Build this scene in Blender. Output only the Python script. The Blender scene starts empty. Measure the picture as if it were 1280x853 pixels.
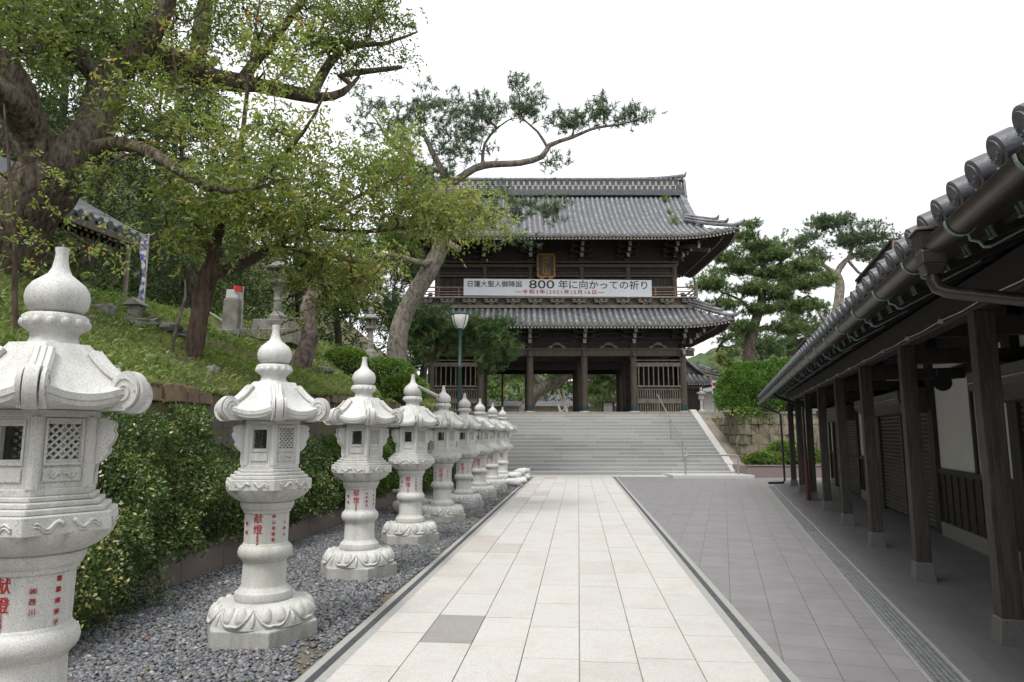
import bpy, math, random
import numpy as np
from mathutils import Vector, Matrix, noise as mnoise

# ------------------------------------------------------------------ camera, world, sun, exposure
scene = bpy.context.scene
COL = scene.collection
R = math.radians
PITCH, F = R(7.78), 853.0            # the photograph: 1280 px wide, 24 mm lens
CP, SP = math.cos(PITCH), math.sin(PITCH)
EYE = 1.6
cam = bpy.data.cameras.new('camera')
cam.lens = 24.0
cam.sensor_width = 36.0
cam.clip_start = 0.05
cam.clip_end = 2000
camo = bpy.data.objects.new('camera', cam)
camo.location = (0, 0, EYE)
camo.rotation_euler = (math.pi / 2 + PITCH, 0, 0)
COL.objects.link(camo)
scene.camera = camo

SUN_EL, SUN_AZ = R(60), R(215)       # azimuth measured clockwise from +Y
world = bpy.data.worlds.new('World')
scene.world = world
world.use_nodes = True
wt = world.node_tree
wt.nodes.clear()
sky = wt.nodes.new('ShaderNodeTexSky')
sky.sky_type = 'NISHITA'
sky.sun_disc = False
sky.sun_elevation = SUN_EL
sky.sun_rotation = SUN_AZ
sky.air_density = 1.0
sky.dust_density = 5.0
sky.ozone_density = 1.0
hs = wt.nodes.new('ShaderNodeHueSaturation')       # a bright even cloud cover: hardly any blue
hs.inputs['Saturation'].default_value = 0.14
bg = wt.nodes.new('ShaderNodeBackground')
bg.inputs['Strength'].default_value = 0.14
wo = wt.nodes.new('ShaderNodeOutputWorld')
wt.links.new(sky.outputs[0], hs.inputs['Color'])
cl = wt.nodes.new('ShaderNodeMix')                  # even cloud sheet over most of the sky
cl.data_type = 'RGBA'
cl.inputs[0].default_value = 0.72
cl.inputs[7].default_value = (4.55, 4.6, 4.7, 1)
wt.links.new(hs.outputs[0], cl.inputs[6])
wt.links.new(cl.outputs[2], bg.inputs['Color'])
wt.links.new(bg.outputs[0], wo.inputs['Surface'])
sl = bpy.data.lights.new('sun', 'SUN')
sl.energy = 0.95
sl.angle = R(13)
sl.color = (1.0, 0.965, 0.91)
slo = bpy.data.objects.new('sun', sl)
d = Vector((math.sin(SUN_AZ) * math.cos(SUN_EL), math.cos(SUN_AZ) * math.cos(SUN_EL), math.sin(SUN_EL)))
slo.rotation_euler = d.to_track_quat('Z', 'Y').to_euler()
slo.location = (0, -20, 60)
COL.objects.link(slo)
scene.view_settings.view_transform = 'Standard'
scene.view_settings.look = 'None'
scene.view_settings.gamma = 1.0
scene.view_settings.exposure = 1.2
scene.view_settings.use_curve_mapping = False
scene.cycles.use_denoising = True
scene.cycles.max_bounces = 8
scene.cycles.transparent_max_bounces = 8
scene.cycles.caustics_reflective = False
scene.cycles.caustics_refractive = False

WEEDS = []
rnd = random.Random(7)
rng = np.random.default_rng(11)

# ------------------------------------------------------------------ frames: path axis and shop axis
PA, BA = R(5.51), R(17.05)
def PF(u, v, z=0.0):
    return Vector((u * math.cos(PA) + v * math.sin(PA), -u * math.sin(PA) + v * math.cos(PA), z))
def BF(u, v, z=0.0):
    return Vector((u * math.cos(BA) + v * math.sin(BA), -u * math.sin(BA) + v * math.cos(BA), z))
def uv_of(X, Y):
    return X * math.cos(PA) - Y * math.sin(PA), X * math.sin(PA) + Y * math.cos(PA)
def ray(px, py):
    w = 426.5 - py
    return Vector((px - 640.0, F * CP - w * SP, w * CP + F * SP))
def P(px, py, Y):
    r = ray(px, py)
    t = Y / r.y
    return Vector((r.x * t, Y, EYE + r.z * t))
def S(px, Y):
    return px * Y / F

# ------------------------------------------------------------------ properties
def tag(o, label=None, cat=None, group=None, kind=None):
    if label: o['label'] = label
    if cat: o['category'] = cat
    if group: o['group'] = group
    if kind: o['kind'] = kind
    return o
def empty(name, loc=(0, 0, 0), rz=0.0):
    o = bpy.data.objects.new(name, None)
    o.location = loc
    o.rotation_euler = (0, 0, rz)
    o.empty_display_size = 0.2
    COL.objects.link(o)
    return o
def copy_tree(o, parent=None):
    c = o.copy()
    COL.objects.link(c)
    if parent: c.parent = parent
    for ch in list(o.children):
        copy_tree(ch, c)
    return c

# ------------------------------------------------------------------ materials
def _nodes(name):
    m = bpy.data.materials.new(name)
    m.use_nodes = True
    nt = m.node_tree
    return m, nt, nt.nodes['Principled BSDF']
def _pos(nt):
    return nt.nodes.new('ShaderNodeNewGeometry').outputs['Position']
def _noise(nt, src, scale, detail=4, rough=0.55):
    n = nt.nodes.new('ShaderNodeTexNoise')
    n.inputs['Scale'].default_value = scale
    n.inputs['Detail'].default_value = detail
    n.inputs['Roughness'].default_value = rough
    nt.links.new(src, n.inputs['Vector'])
    return n.outputs['Fac']
def _ramp(nt, fac, stops):
    r = nt.nodes.new('ShaderNodeValToRGB')
    e = r.color_ramp.elements
    while len(e) < len(stops): e.new(0.5)
    for i, (p, c) in enumerate(stops):
        e[i].position = p
        e[i].color = (*c, 1) if len(c) == 3 else c
    nt.links.new(fac, r.inputs['Fac'])
    return r.outputs['Color']
def _mix(nt, fac, a, b, mode='MIX'):
    m = nt.nodes.new('ShaderNodeMix')
    m.data_type = 'RGBA'
    m.blend_type = mode
    if isinstance(fac, float): m.inputs[0].default_value = fac
    else: nt.links.new(fac, m.inputs[0])
    for k, x in ((6, a), (7, b)):
        if isinstance(x, tuple): m.inputs[k].default_value = (*x, 1)
        else: nt.links.new(x, m.inputs[k])
    return m.outputs[2]
def _bump(nt, bsdf, h, strength, dist=0.02):
    b = nt.nodes.new('ShaderNodeBump')
    b.inputs['Strength'].default_value = strength
    b.inputs['Distance'].default_value = dist
    nt.links.new(h, b.inputs['Height'])
    nt.links.new(b.outputs[0], bsdf.inputs['Normal'])
def scl(c, k): return tuple(min(1.0, x * k) for x in c)
def plain(name, col, rough=0.6, var=0.25, scale=6.0, bump=0.15, bscale=40.0, metal=0.0, stretch=None, spec=0.5):
    m, nt, b = _nodes(name)
    src = _pos(nt)
    if stretch:
        mp = nt.nodes.new('ShaderNodeMapping')
        mp.inputs['Scale'].default_value = stretch
        tc = nt.nodes.new('ShaderNodeTexCoord')
        nt.links.new(tc.outputs['Object'], mp.inputs['Vector'])
        src = mp.outputs[0]
    f = _noise(nt, src, scale)
    c = _ramp(nt, f, [(0.25, scl(col, 1 - var)), (0.75, scl(col, 1 + var))])
    nt.links.new(c, b.inputs['Base Color'])
    b.inputs['Roughness'].default_value = rough
    b.inputs['Metallic'].default_value = metal
    b.inputs['Specular IOR Level'].default_value = spec
    if bump: _bump(nt, b, _noise(nt, src, bscale), bump)
    return m
def granite(name, col, speck, scale=260.0, amount=0.36, rough=0.55, tint=None, stain=None, bump=0.12, mottle=0.0, streak=0.0):
    """fine-grained stone: dark specks, lighter grains, faint broad staining, optional per-slab tone"""
    m, nt, b = _nodes(name)
    src = _pos(nt)
    f = _noise(nt, src, scale, 2, 0.7)
    c = _ramp(nt, f, [(amount - 0.03, speck), (amount + 0.05, col), (0.62, col), (0.72, scl(col, 1.18))])
    if stain:
        f2 = _noise(nt, src, 1.7, 5, 0.65)
        c = _mix(nt, _ramp(nt, f2, [(0.5, (0, 0, 0)), (0.75, (0.5, 0.5, 0.5))]), c, stain)
    if mottle:
        f3 = _noise(nt, src, 21.0, 8, 0.8)
        lo, hi = 1 - mottle, 1 + mottle * 0.35
        c = _mix(nt, 1.0, c, _ramp(nt, f3, [(0.30, (lo, lo * 0.985, lo * 0.96)), (0.52, (1, 1, 1)), (0.75, (hi, hi, hi))]), 'MULTIPLY')
        f4 = _noise(nt, src, 60.0, 3, 0.6)
        c = _mix(nt, _ramp(nt, f4, [(0.66, (0, 0, 0)), (0.74, (0.55, 0.55, 0.55))]), c, scl(col, 0.55))
    if streak:
        mp = nt.nodes.new('ShaderNodeMapping')
        mp.inputs['Scale'].default_value = (9, 9, 1.1)
        nt.links.new(src, mp.inputs['Vector'])
        f5 = _noise(nt, mp.outputs[0], 1.0, 6, 0.7)
        lo = 1 - streak
        c = _mix(nt, 1.0, c, _ramp(nt, f5, [(0.28, (lo, lo * 0.99, lo * 0.95)), (0.55, (1, 1, 1))]), 'MULTIPLY')
        f6 = _noise(nt, src, 0.33, 1, 0.5)
        c = _mix(nt, 1.0, c, _ramp(nt, f6, [(0.35, (0.93, 0.93, 0.915)), (0.65, (1.03, 1.03, 1.03))]), 'MULTIPLY')
    if tint:
        a = nt.nodes.new('ShaderNodeAttribute')
        a.attribute_name = 'tint'
        c = _mix(nt, 1.0, c, _ramp(nt, a.outputs['Fac'], tint), 'MULTIPLY')
    nt.links.new(c, b.inputs['Base Color'])
    b.inputs['Roughness'].default_value = rough
    if bump: _bump(nt, b, _noise(nt, src, scale * 0.5, 3), bump, 0.004)
    return m
def leafmat(name, stops, rough=0.45, trans=0.35, tcol=None, spec=0.4):
    m, nt, b = _nodes(name)
    a = nt.nodes.new('ShaderNodeAttribute')
    a.attribute_name = 'tint'
    c = _ramp(nt, a.outputs['Fac'], stops)
    nt.links.new(c, b.inputs['Base Color'])
    b.inputs['Roughness'].default_value = rough
    b.inputs['Specular IOR Level'].default_value = spec
    t = nt.nodes.new('ShaderNodeBsdfTranslucent')
    nt.links.new(_mix(nt, 1.0, c, tcol or (1.0, 1.25, 0.5), 'MULTIPLY'), t.inputs['Color'])
    mx = nt.nodes.new('ShaderNodeMixShader')
    mx.inputs[0].default_value = trans
    nt.links.new(b.outputs[0], mx.inputs[1])
    nt.links.new(t.outputs[0], mx.inputs[2])
    nt.links.new(mx.outputs[0], nt.nodes['Material Output'].inputs['Surface'])
    return m
def barkmat(name, dark, light, scale=9.0, zs=0.25, bump=0.9):
    m, nt, b = _nodes(name)
    mp = nt.nodes.new('ShaderNodeMapping')
    mp.inputs['Scale'].default_value = (1, 1, zs)
    nt.links.new(_pos(nt), mp.inputs['Vector'])
    f = _noise(nt, mp.outputs[0], scale, 8, 0.7)
    c = _ramp(nt, f, [(0.36, dark), (0.62, light)])
    f2 = _noise(nt, _pos(nt), 1.6, 4)
    c = _mix(nt, _ramp(nt, f2, [(0.52, (0, 0, 0)), (0.7, (0.45, 0.45, 0.45))]), c, scl(light, 1.3))
    nt.links.new(c, b.inputs['Base Color'])
    b.inputs['Roughness'].default_value = 0.9
    b.inputs['Specular IOR Level'].default_value = 0.15
    _bump(nt, b, f, bump, 0.09)
    return m

M = {}
M['granite'] = granite('white granite', (0.57, 0.57, 0.555), (0.29, 0.29, 0.285), 210, 0.405, 0.62, stain=(0.43, 0.43, 0.36), streak=0.24)
M['granite_base'] = granite('grimy base granite', (0.47, 0.47, 0.455), (0.25, 0.25, 0.245), 210, 0.41, 0.7, stain=(0.27, 0.27, 0.21), streak=0.34, mottle=0.16)
M['red'] = plain('red paint', (0.42, 0.02, 0.02), 0.5, 0.1, 8, 0)
M['slab'] = granite('paving granite', (0.53, 0.52, 0.505), (0.35, 0.34, 0.325), 110, 0.41, 0.65, mottle=0.11,
                    stain=(0.38, 0.355, 0.325), tint=[(0, (0.55, 0.535, 0.525)), (0.12, (0.86, 0.82, 0.795)), (0.3, (0.94, 0.93, 0.915)), (1, (1.0, 0.99, 0.97))])
M['joint'] = plain('joint mortar', (0.20, 0.185, 0.165), 0.9, 0.3, 10, 0.2)
M['kerbstone'] = granite('edging granite', (0.34, 0.34, 0.325), (0.2, 0.2, 0.19), 200, 0.4, 0.65, mottle=0.2)
M['poststone'] = granite('grey post stone', (0.15, 0.147, 0.142), (0.06, 0.06, 0.06), 150, 0.44, 0.75, stain=(0.10, 0.10, 0.095))
M['drainstone'] = granite('drain edge stone', (0.24, 0.235, 0.23), (0.14, 0.14, 0.135), 150, 0.42, 0.75, stain=(0.14, 0.135, 0.13))
M['edge_dark'] = plain('dark drain strip', (0.055, 0.057, 0.062), 0.5, 0.2, 20, 0.1)
M['step'] = granite('stair granite', (0.375, 0.38, 0.375), (0.24, 0.24, 0.24), 120, 0.38, 0.7, mottle=0.14,
                    tint=[(0, (0.76, 0.76, 0.76)), (0.5, (0.86, 0.86, 0.85)), (1, (1.0, 0.99, 0.975))], stain=(0.31, 0.305, 0.29))
M['nosing'] = granite('pale stair edge', (0.50, 0.50, 0.49), (0.36, 0.36, 0.35), 120, 0.36, 0.6)  # lighter strip along the front edge of each step
M['coping'] = granite('pale stone', (0.46, 0.46, 0.45), (0.34, 0.34, 0.33), 120, 0.36, 0.7, mottle=0.14)
M['concrete'] = plain('stained concrete', (0.20, 0.178, 0.142), 0.9, 0.3, 1.5, 0.2, 25)
M['oldstone'] = plain('weathered stone', (0.20, 0.195, 0.175), 0.9, 0.45, 5, 0.6, 30)
M['rubble'] = plain('wall stone', (0.19, 0.165, 0.12), 0.9, 0.6, 2.6, 0.5, 20)
M['darkrubble'] = plain('dark wall stone', (0.085, 0.08, 0.07), 0.92, 0.5, 3, 0.5, 20)
M['brownstone'] = plain('brown edge stone', (0.16, 0.115, 0.075), 0.92, 0.5, 4, 0.5, 20)
M['redgranite'] = granite('brown granite', (0.225, 0.185, 0.172), (0.11, 0.09, 0.085), 180, 0.42, 0.5)
M['wood'] = plain('weathered wood', (0.112, 0.089, 0.069), 0.75, 0.4, 3, 0.3, 20, stretch=(6, 6, 0.7))
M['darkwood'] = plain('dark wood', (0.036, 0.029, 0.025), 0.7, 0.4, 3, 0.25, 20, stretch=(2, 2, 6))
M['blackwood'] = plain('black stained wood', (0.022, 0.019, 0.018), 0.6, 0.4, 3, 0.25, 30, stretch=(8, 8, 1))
M['palewood'] = plain('pale wood', (0.24, 0.165, 0.11), 0.7, 0.25, 3, 0.2, 25)
M['greywood'] = plain('grey wood', (0.19, 0.165, 0.135), 0.8, 0.4, 4, 0.3, 25)
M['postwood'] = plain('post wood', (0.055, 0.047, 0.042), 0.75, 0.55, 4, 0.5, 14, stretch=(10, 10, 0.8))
M['whitepaint'] = plain('white end paint', (0.78, 0.76, 0.72), 0.8, 0.2, 10, 0)
M['tipgrey'] = plain('worn pale paint', (0.43, 0.41, 0.38), 0.85, 0.35, 8, 0)
M['plaster'] = plain('white plaster', (0.72, 0.715, 0.695), 0.85, 0.06, 2, 0.05, 60)
M['shutter'] = plain('brown shutter', (0.085, 0.074, 0.070), 0.55, 0.3, 3, 0.1, 60)
M['copper'] = plain('brown copper', (0.042, 0.033, 0.029), 0.36, 0.35, 5, 0.06, 30, metal=0.35)
M['verdigris'] = plain('verdigris', (0.19, 0.26, 0.235), 0.75, 0.3, 20, 0)
M['steel'] = plain('stainless steel', (0.30, 0.285, 0.26), 0.35, 0.1, 10, 0, metal=0.3)
M['greenpaint'] = plain('dark green paint', (0.018, 0.048, 0.042), 0.45, 0.15, 6, 0)
M['greenmetal'] = plain('green copper band', (0.03, 0.055, 0.055), 0.6, 0.3, 12, 0.1)
M['opal'] = plain('opal glass', (0.72, 0.72, 0.68), 0.25, 0.05, 3, 0)
M['banner'] = plain('white vinyl', (0.70, 0.73, 0.76), 0.5, 0.05, 1.5, 0.03, 5)
M['black'] = plain('black print', (0.02, 0.02, 0.024), 0.5, 0.1, 5, 0)
M['gold'] = plain('old gold', (0.36, 0.19, 0.045), 0.5, 0.35, 12, 0.2, 40, metal=0.3)
M['plaque'] = plain('plaque board', (0.085, 0.075, 0.062), 0.7, 0.3, 8, 0.1)
M['bag'] = plain('white sandbag', (0.58, 0.58, 0.56), 0.7, 0.15, 12, 0.3, 50)
M['greybag'] = plain('grey sack', (0.33, 0.33, 0.31), 0.75, 0.25, 14, 0.3, 50)
def clothmat():
    m, nt, b = _nodes('violet and white cloth')
    f = _noise(nt, _pos(nt), 9.0, 3, 0.6)
    nt.links.new(_ramp(nt, f, [(0.40, (0.10, 0.09, 0.26)), (0.50, (0.30, 0.28, 0.44)), (0.56, (0.62, 0.61, 0.64))]), b.inputs['Base Color'])
    b.inputs['Roughness'].default_value = 0.85
    return m
M['nobori'] = clothmat()
M['redcloth'] = plain('red cloth', (0.55, 0.03, 0.03), 0.8, 0.2, 6, 0)
M['rust'] = plain('rusty paint', (0.09, 0.025, 0.018), 0.6, 0.4, 12, 0)
M['grate'] = plain('galvanised grate', (0.27, 0.285, 0.29), 0.5, 0.3, 15, 0.1, 60, metal=0.5)
M['void'] = plain('drain bottom', (0.012, 0.012, 0.012), 0.9, 0.2, 10, 0)
M['bark_old'] = barkmat('old bark', (0.028, 0.022, 0.017), (0.19, 0.155, 0.12), 16, 0.35, 1.0)
M['bark_cherry'] = barkmat('cherry bark', (0.04, 0.029, 0.023), (0.15, 0.112, 0.086), 14)
M['bark_pine'] = barkmat('pine bark', (0.075, 0.065, 0.052), (0.27, 0.245, 0.205), 10, 0.5)
M['bark_dark'] = barkmat('dark bark', (0.03, 0.024, 0.02), (0.12, 0.10, 0.08), 10, 0.5)
M['bark_pale'] = barkmat('pale bark', (0.045, 0.033, 0.028), (0.27, 0.215, 0.195), 9, 0.7)
M['leaf_cherry'] = leafmat('cherry leaf', [(0, (0.114, 0.151, 0.048)), (0.45, (0.263, 0.295, 0.099)), (0.82, (0.403, 0.396, 0.156)), (0.95, (0.579, 0.361, 0.134)), (1, (0.600, 0.216, 0.099))], 0.4, 0.48)
M['leaf_old'] = leafmat('evergreen leaf', [(0, (0.083, 0.107, 0.034)), (0.6, (0.186, 0.221, 0.072)), (0.9, (0.316, 0.316, 0.115)), (1, (0.483, 0.301, 0.115))], 0.45, 0.38)
M['leaf_dark'] = leafmat('dark evergreen leaf', [(0, (0.033, 0.055, 0.020)), (0.7, (0.077, 0.122, 0.039)), (1, (0.154, 0.200, 0.070))], 0.5, 0.25)
M['leaf_hedge'] = leafmat('glossy hedge leaf', [(0, (0.046, 0.077, 0.026)), (0.5, (0.114, 0.171, 0.050)), (0.82, (0.244, 0.297, 0.091)), (1, (0.459, 0.431, 0.183))], 0.28, 0.2, spec=0.6)
M['leaf_azalea'] = leafmat('azalea leaf', [(0, (0.056, 0.102, 0.024)), (0.7, (0.130, 0.210, 0.043)), (1, (0.235, 0.300, 0.067))], 0.5, 0.3)
M['leaf_ball'] = leafmat('cypress leaf', [(0, (0.042, 0.095, 0.016)), (0.6, (0.095, 0.195, 0.028)), (1, (0.18, 0.30, 0.045))], 0.55, 0.3)
M['needle'] = leafmat('pine needle', [(0, (0.036, 0.071, 0.026)), (0.6, (0.073, 0.144, 0.041)), (0.92, (0.142, 0.218, 0.064)), (1, (0.237, 0.172, 0.077))], 0.5, 0.22)
M['needle_grey'] = leafmat('blue pine needle', [(0, (0.050, 0.080, 0.050)), (0.7, (0.112, 0.168, 0.092)), (1, (0.20, 0.245, 0.13))], 0.5, 0.25)
M['needle_bright'] = leafmat('bright pine needle', [(0, (0.050, 0.085, 0.030)), (0.55, (0.115, 0.175, 0.058)), (1, (0.22, 0.28, 0.11))], 0.5, 0.25)
M['grass'] = leafmat('grass blade', [(0, (0.12, 0.15, 0.05)), (0.5, (0.22, 0.265, 0.09)), (0.78, (0.30, 0.32, 0.13)), (1, (0.40, 0.34, 0.19))], 0.6, 0.35)
M['deadleaf'] = plain('fallen leaf', (0.21, 0.085, 0.03), 0.8, 0.5, 30, 0)
M['pebble'] = granite('pebble', (0.165, 0.172, 0.182), (0.10, 0.105, 0.115), 300, 0.40, 0.5,
                      tint=[(0, (0.42, 0.44, 0.48)), (0.72, (1.05, 1.05, 1.05)), (0.9, (1.5, 1.45, 1.4)), (0.97, (1.5, 1.2, 0.95)), (1, (2.6, 2.6, 2.5))], bump=0)
def tilemat(name):
    m, nt, b = _nodes(name)
    src = _pos(nt)
    f = _noise(nt, src, 2.8, 6, 0.7)
    c = _ramp(nt, f, [(0.32, (0.072, 0.075, 0.084)), (0.52, (0.138, 0.142, 0.154)), (0.74, (0.32, 0.325, 0.335))])
    f2 = _noise(nt, src, 17, 3, 0.6)
    c = _mix(nt, _ramp(nt, f2, [(0.55, (0, 0, 0)), (0.70, (0.6, 0.6, 0.6))]), c, (0.36, 0.36, 0.37))
    f3 = _noise(nt, src, 1.1, 4, 0.6)
    c = _mix(nt, _ramp(nt, f3, [(0.56, (0, 0, 0)), (0.72, (0.5, 0.5, 0.5))]), c, (0.10, 0.105, 0.055))
    nt.links.new(c, b.inputs['Base Color'])
    b.inputs['Roughness'].default_value = 0.55
    _bump(nt, b, f2, 0.2, 0.01)
    return m
M['tile'] = tilemat('grey roof tile')
M['pan'] = plain('dark pan tile', (0.070, 0.073, 0.080), 0.6, 0.45, 6, 0.2, 40)
M['tile_shop'] = plain('dark roof tile', (0.085, 0.089, 0.10), 0.42, 0.25, 14, 0.15, 60)
M['tile_edge'] = plain('roof tile edge', (0.17, 0.17, 0.175), 0.6, 0.35, 9, 0.15, 40)

def plazamat(name, k):
    m, nt, b = _nodes(name)
    tc = nt.nodes.new('ShaderNodeTexCoord')
    br = nt.nodes.new('ShaderNodeTexBrick')
    br.offset = 0.0
    br.squash = 1.0
    br.inputs['Scale'].default_value = 1.0
    br.inputs['Brick Width'].default_value = 0.345
    br.inputs['Row Height'].default_value = 0.345
    br.inputs['Mortar Size'].default_value = 0.0035
    br.inputs['Mortar Smooth'].default_value = 0.3
    br.inputs['Bias'].default_value = 0.0
    br.inputs['Color1'].default_value = (0.203 * k, 0.200 * k, 0.205 * k, 1)
    br.inputs['Color2'].default_value = (0.228 * k, 0.225 * k, 0.231 * k, 1)
    br.inputs['Mortar'].default_value = (0.10, 0.088, 0.078, 1)
    nt.links.new(tc.outputs['Object'], br.inputs['Vector'])
    f = _noise(nt, _pos(nt), 3.0, 6, 0.7)
    c = _mix(nt, 1.0, br.outputs['Color'], _ramp(nt, f, [(0.3, (0.86, 0.84, 0.83)), (0.7, (1.08, 1.08, 1.09))]), 'MULTIPLY')
    f2 = _noise(nt, _pos(nt), 130, 3, 0.6)
    c = _mix(nt, 1.0, c, _ramp(nt, f2, [(0.35, (0.85, 0.85, 0.85)), (0.65, (1.1, 1.1, 1.1))]), 'MULTIPLY')
    nt.links.new(c, b.inputs['Base Color'])
    b.inputs['Roughness'].default_value = 0.5
    mt = nt.nodes.new('ShaderNodeMath')
    mt.operation = 'SUBTRACT'
    nt.links.new(f2, mt.inputs[0])
    nt.links.new(br.outputs['Fac'], mt.inputs[1])
    _bump(nt, b, mt.outputs[0], 0.35, 0.004)
    return m
M['plaza'] = plazamat('grey plaza tile', 1.0)
M['plaza_darker'] = plazamat('darker plaza tile', 0.62)  # plaza tile pattern reused with its colours scaled darker
def groundmat(name, c0, c1, c2, sc=1.2):
    m, nt, b = _nodes(name)
    src = _pos(nt)
    f = _noise(nt, src, sc, 8, 0.7)
    c = _ramp(nt, f, [(0.3, c0), (0.5, c1), (0.68, c2)])
    f2 = _noise(nt, src, 45, 4, 0.6)
    c = _mix(nt, 1.0, c, _ramp(nt, f2, [(0.3, (0.7, 0.7, 0.7)), (0.7, (1.25, 1.25, 1.25))]), 'MULTIPLY')
    nt.links.new(c, b.inputs['Base Color'])
    b.inputs['Roughness'].default_value = 0.95
    b.inputs['Specular IOR Level'].default_value = 0.1
    _bump(nt, b, f2, 0.6, 0.03)
    return m
M['soil'] = groundmat('mossy soil', (0.085, 0.066, 0.045), (0.10, 0.095, 0.05), (0.10, 0.12, 0.05))
M['court'] = groundmat('pale courtyard gravel', (0.25, 0.23, 0.2), (0.31, 0.29, 0.255), (0.35, 0.33, 0.29), 3)
M['earth'] = groundmat('dry earth', (0.10, 0.085, 0.065), (0.16, 0.135, 0.10), (0.12, 0.12, 0.115), 2.2)
M['farhill'] = groundmat('wooded hillside', (0.035, 0.055, 0.025), (0.06, 0.085, 0.04), (0.085, 0.115, 0.055), 0.35)

# ------------------------------------------------------------------ mesh builder
class MB:
    def __init__(self):
        self.v, self.f, self.t = [], [], []
        self.tint = 0.5
    def quad_add(self, vs, fs):
        n = len(self.v)
        self.v.extend(vs)
        for f in fs:
            self.f.append(tuple(n + i for i in f))
            self.t.append(self.tint)
        return self
    def box(self, c, s, rz=0.0, top=1.0, rx=0.0, ry=0.0):
        hx, hy, hz = s[0] / 2, s[1] / 2, s[2] / 2
        vs = [(-hx, -hy, -hz), (hx, -hy, -hz), (hx, hy, -hz), (-hx, hy, -hz),
              (-hx * top, -hy * top, hz), (hx * top, -hy * top, hz), (hx * top, hy * top, hz), (-hx * top, hy * top, hz)]
        if rz or rx or ry:
            m = Matrix.Rotation(rz, 3, 'Z') @ Matrix.Rotation(ry, 3, 'Y') @ Matrix.Rotation(rx, 3, 'X')
            vs = [m @ Vector(p) for p in vs]
        vs = [(p[0] + c[0], p[1] + c[1], p[2] + c[2]) for p in vs]
        return self.quad_add(vs, [(3, 2, 1, 0), (4, 5, 6, 7), (0, 1, 5, 4), (1, 2, 6, 5), (2, 3, 7, 6), (3, 0, 4, 7)])
    def bx(self, x0, x1, y0, y1, z0, z1):
        return self.box(((x0 + x1) / 2, (y0 + y1) / 2, (z0 + z1) / 2), (x1 - x0, y1 - y0, z1 - z0))
    def beam(self, p, q, w, h):
        p, q = Vector(p), Vector(q)
        d = (q - p).normalized()
        s = d.cross(Vector((0, 0, 1)))
        s = Vector((1, 0, 0)) if s.length < 1e-4 else s.normalized()
        u = s.cross(d)
        vs = []
        for o in (p, q):
            for a, b in ((-1, -1), (1, -1), (1, 1), (-1, 1)):
                vs.append(tuple(o + s * a * w / 2 + u * b * h / 2))
        return self.quad_add(vs, [(0, 1, 2, 3), (7, 6, 5, 4), (0, 4, 5, 1), (1, 5, 6, 2), (2, 6, 7, 3), (3, 7, 4, 0)])
    def tube(self, pts, rad, n=8, caps=True, phase=0.0):
        pts = [Vector(p) for p in pts]
        if not hasattr(rad, '__len__'): rad = [rad] * len(pts)
        vs, fs = [], []
        ref = None
        for i, p in enumerate(pts):
            a = pts[max(0, i - 1)]
            b = pts[min(len(pts) - 1, i + 1)]
            d = (b - a)
            d = d.normalized() if d.length > 1e-9 else Vector((0, 0, 1))
            if ref is None:
                ref = d.orthogonal().normalized()
            ref = (ref - d * ref.dot(d))
            ref = ref.normalized() if ref.length > 1e-6 else d.orthogonal().normalized()
            w = d.cross(ref)
            for k in range(n):
                an = phase + 2 * math.pi * k / n
                vs.append(tuple(p + (ref * math.cos(an) + w * math.sin(an)) * rad[i]))
        for i in range(len(pts) - 1):
            for k in range(n):
                k2 = (k + 1) % n
                fs.append((i * n + k, i * n + k2, (i + 1) * n + k2, (i + 1) * n + k))
        if caps:
            fs.append(tuple(range(n - 1, -1, -1)))
            fs.append(tuple((len(pts) - 1) * n + k for k in range(n)))
        return self.quad_add(vs, fs)
    def lathe(self, prof, n=24, c=(0, 0, 0), phase=0.0, rf=None, zf=None, closed=True):
        vs, fs = [], []
        for r, z in prof:
            for k in range(n):
                a = phase + 2 * math.pi * k / n
                rr = rf(r, z, a) if rf else r
                zz = zf(r, z, a) if zf else z
                vs.append((c[0] + rr * math.cos(a), c[1] + rr * math.sin(a), c[2] + zz))
        for i in range(len(prof) - 1):
            for k in range(n):
                k2 = (k + 1) % n
                fs.append((i * n + k, i * n + k2, (i + 1) * n + k2, (i + 1) * n + k))
        if closed:
            fs.append(tuple(range(n - 1, -1, -1)))
            fs.append(tuple((len(prof) - 1) * n + k for k in range(n)))
        return self.quad_add(vs, fs)
    def grid(self, fn, nu, nv):
        vs = [tuple(fn(i / nu, j / nv)) for j in range(nv + 1) for i in range(nu + 1)]
        fs = [(j * (nu + 1) + i, j * (nu + 1) + i + 1, (j + 1) * (nu + 1) + i + 1, (j + 1) * (nu + 1) + i)
              for j in range(nv) for i in range(nu)]
        return self.quad_add(vs, fs)
    def extrude(self, poly, d):
        """closed 3-D polygon swept by vector d"""
        n = len(poly)
        d = Vector(d)
        vs = [tuple(Vector(p)) for p in poly] + [tuple(Vector(p) + d) for p in poly]
        fs = [tuple(range(n - 1, -1, -1)), tuple(range(n, 2 * n))]
        fs += [(i, (i + 1) % n, n + (i + 1) % n, n + i) for i in range(n)]
        return self.quad_add(vs, fs)
    def build(self, name, mat, parent=None, smooth=False, bevel=0.0, tint=False, loc=None, rz=None, angle=None):
        me = bpy.data.meshes.new(name)
        me.from_pydata([tuple(p) for p in self.v], [], self.f)
        if tint:
            a = me.attributes.new('tint', 'FLOAT', 'FACE')
            a.data.foreach_set('value', np.array(self.t, dtype=np.float32))
        me.materials.append(mat)
        if smooth:
            me.polygons.foreach_set('use_smooth', [True] * len(me.polygons))
            if angle: me.set_sharp_from_angle(angle=R(angle))
        me.update()
        o = bpy.data.objects.new(name, me)
        if loc is not None: o.location = loc
        if rz is not None: o.rotation_euler = (0, 0, rz)
        COL.objects.link(o)
        if parent is not None: o.parent = parent
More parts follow.
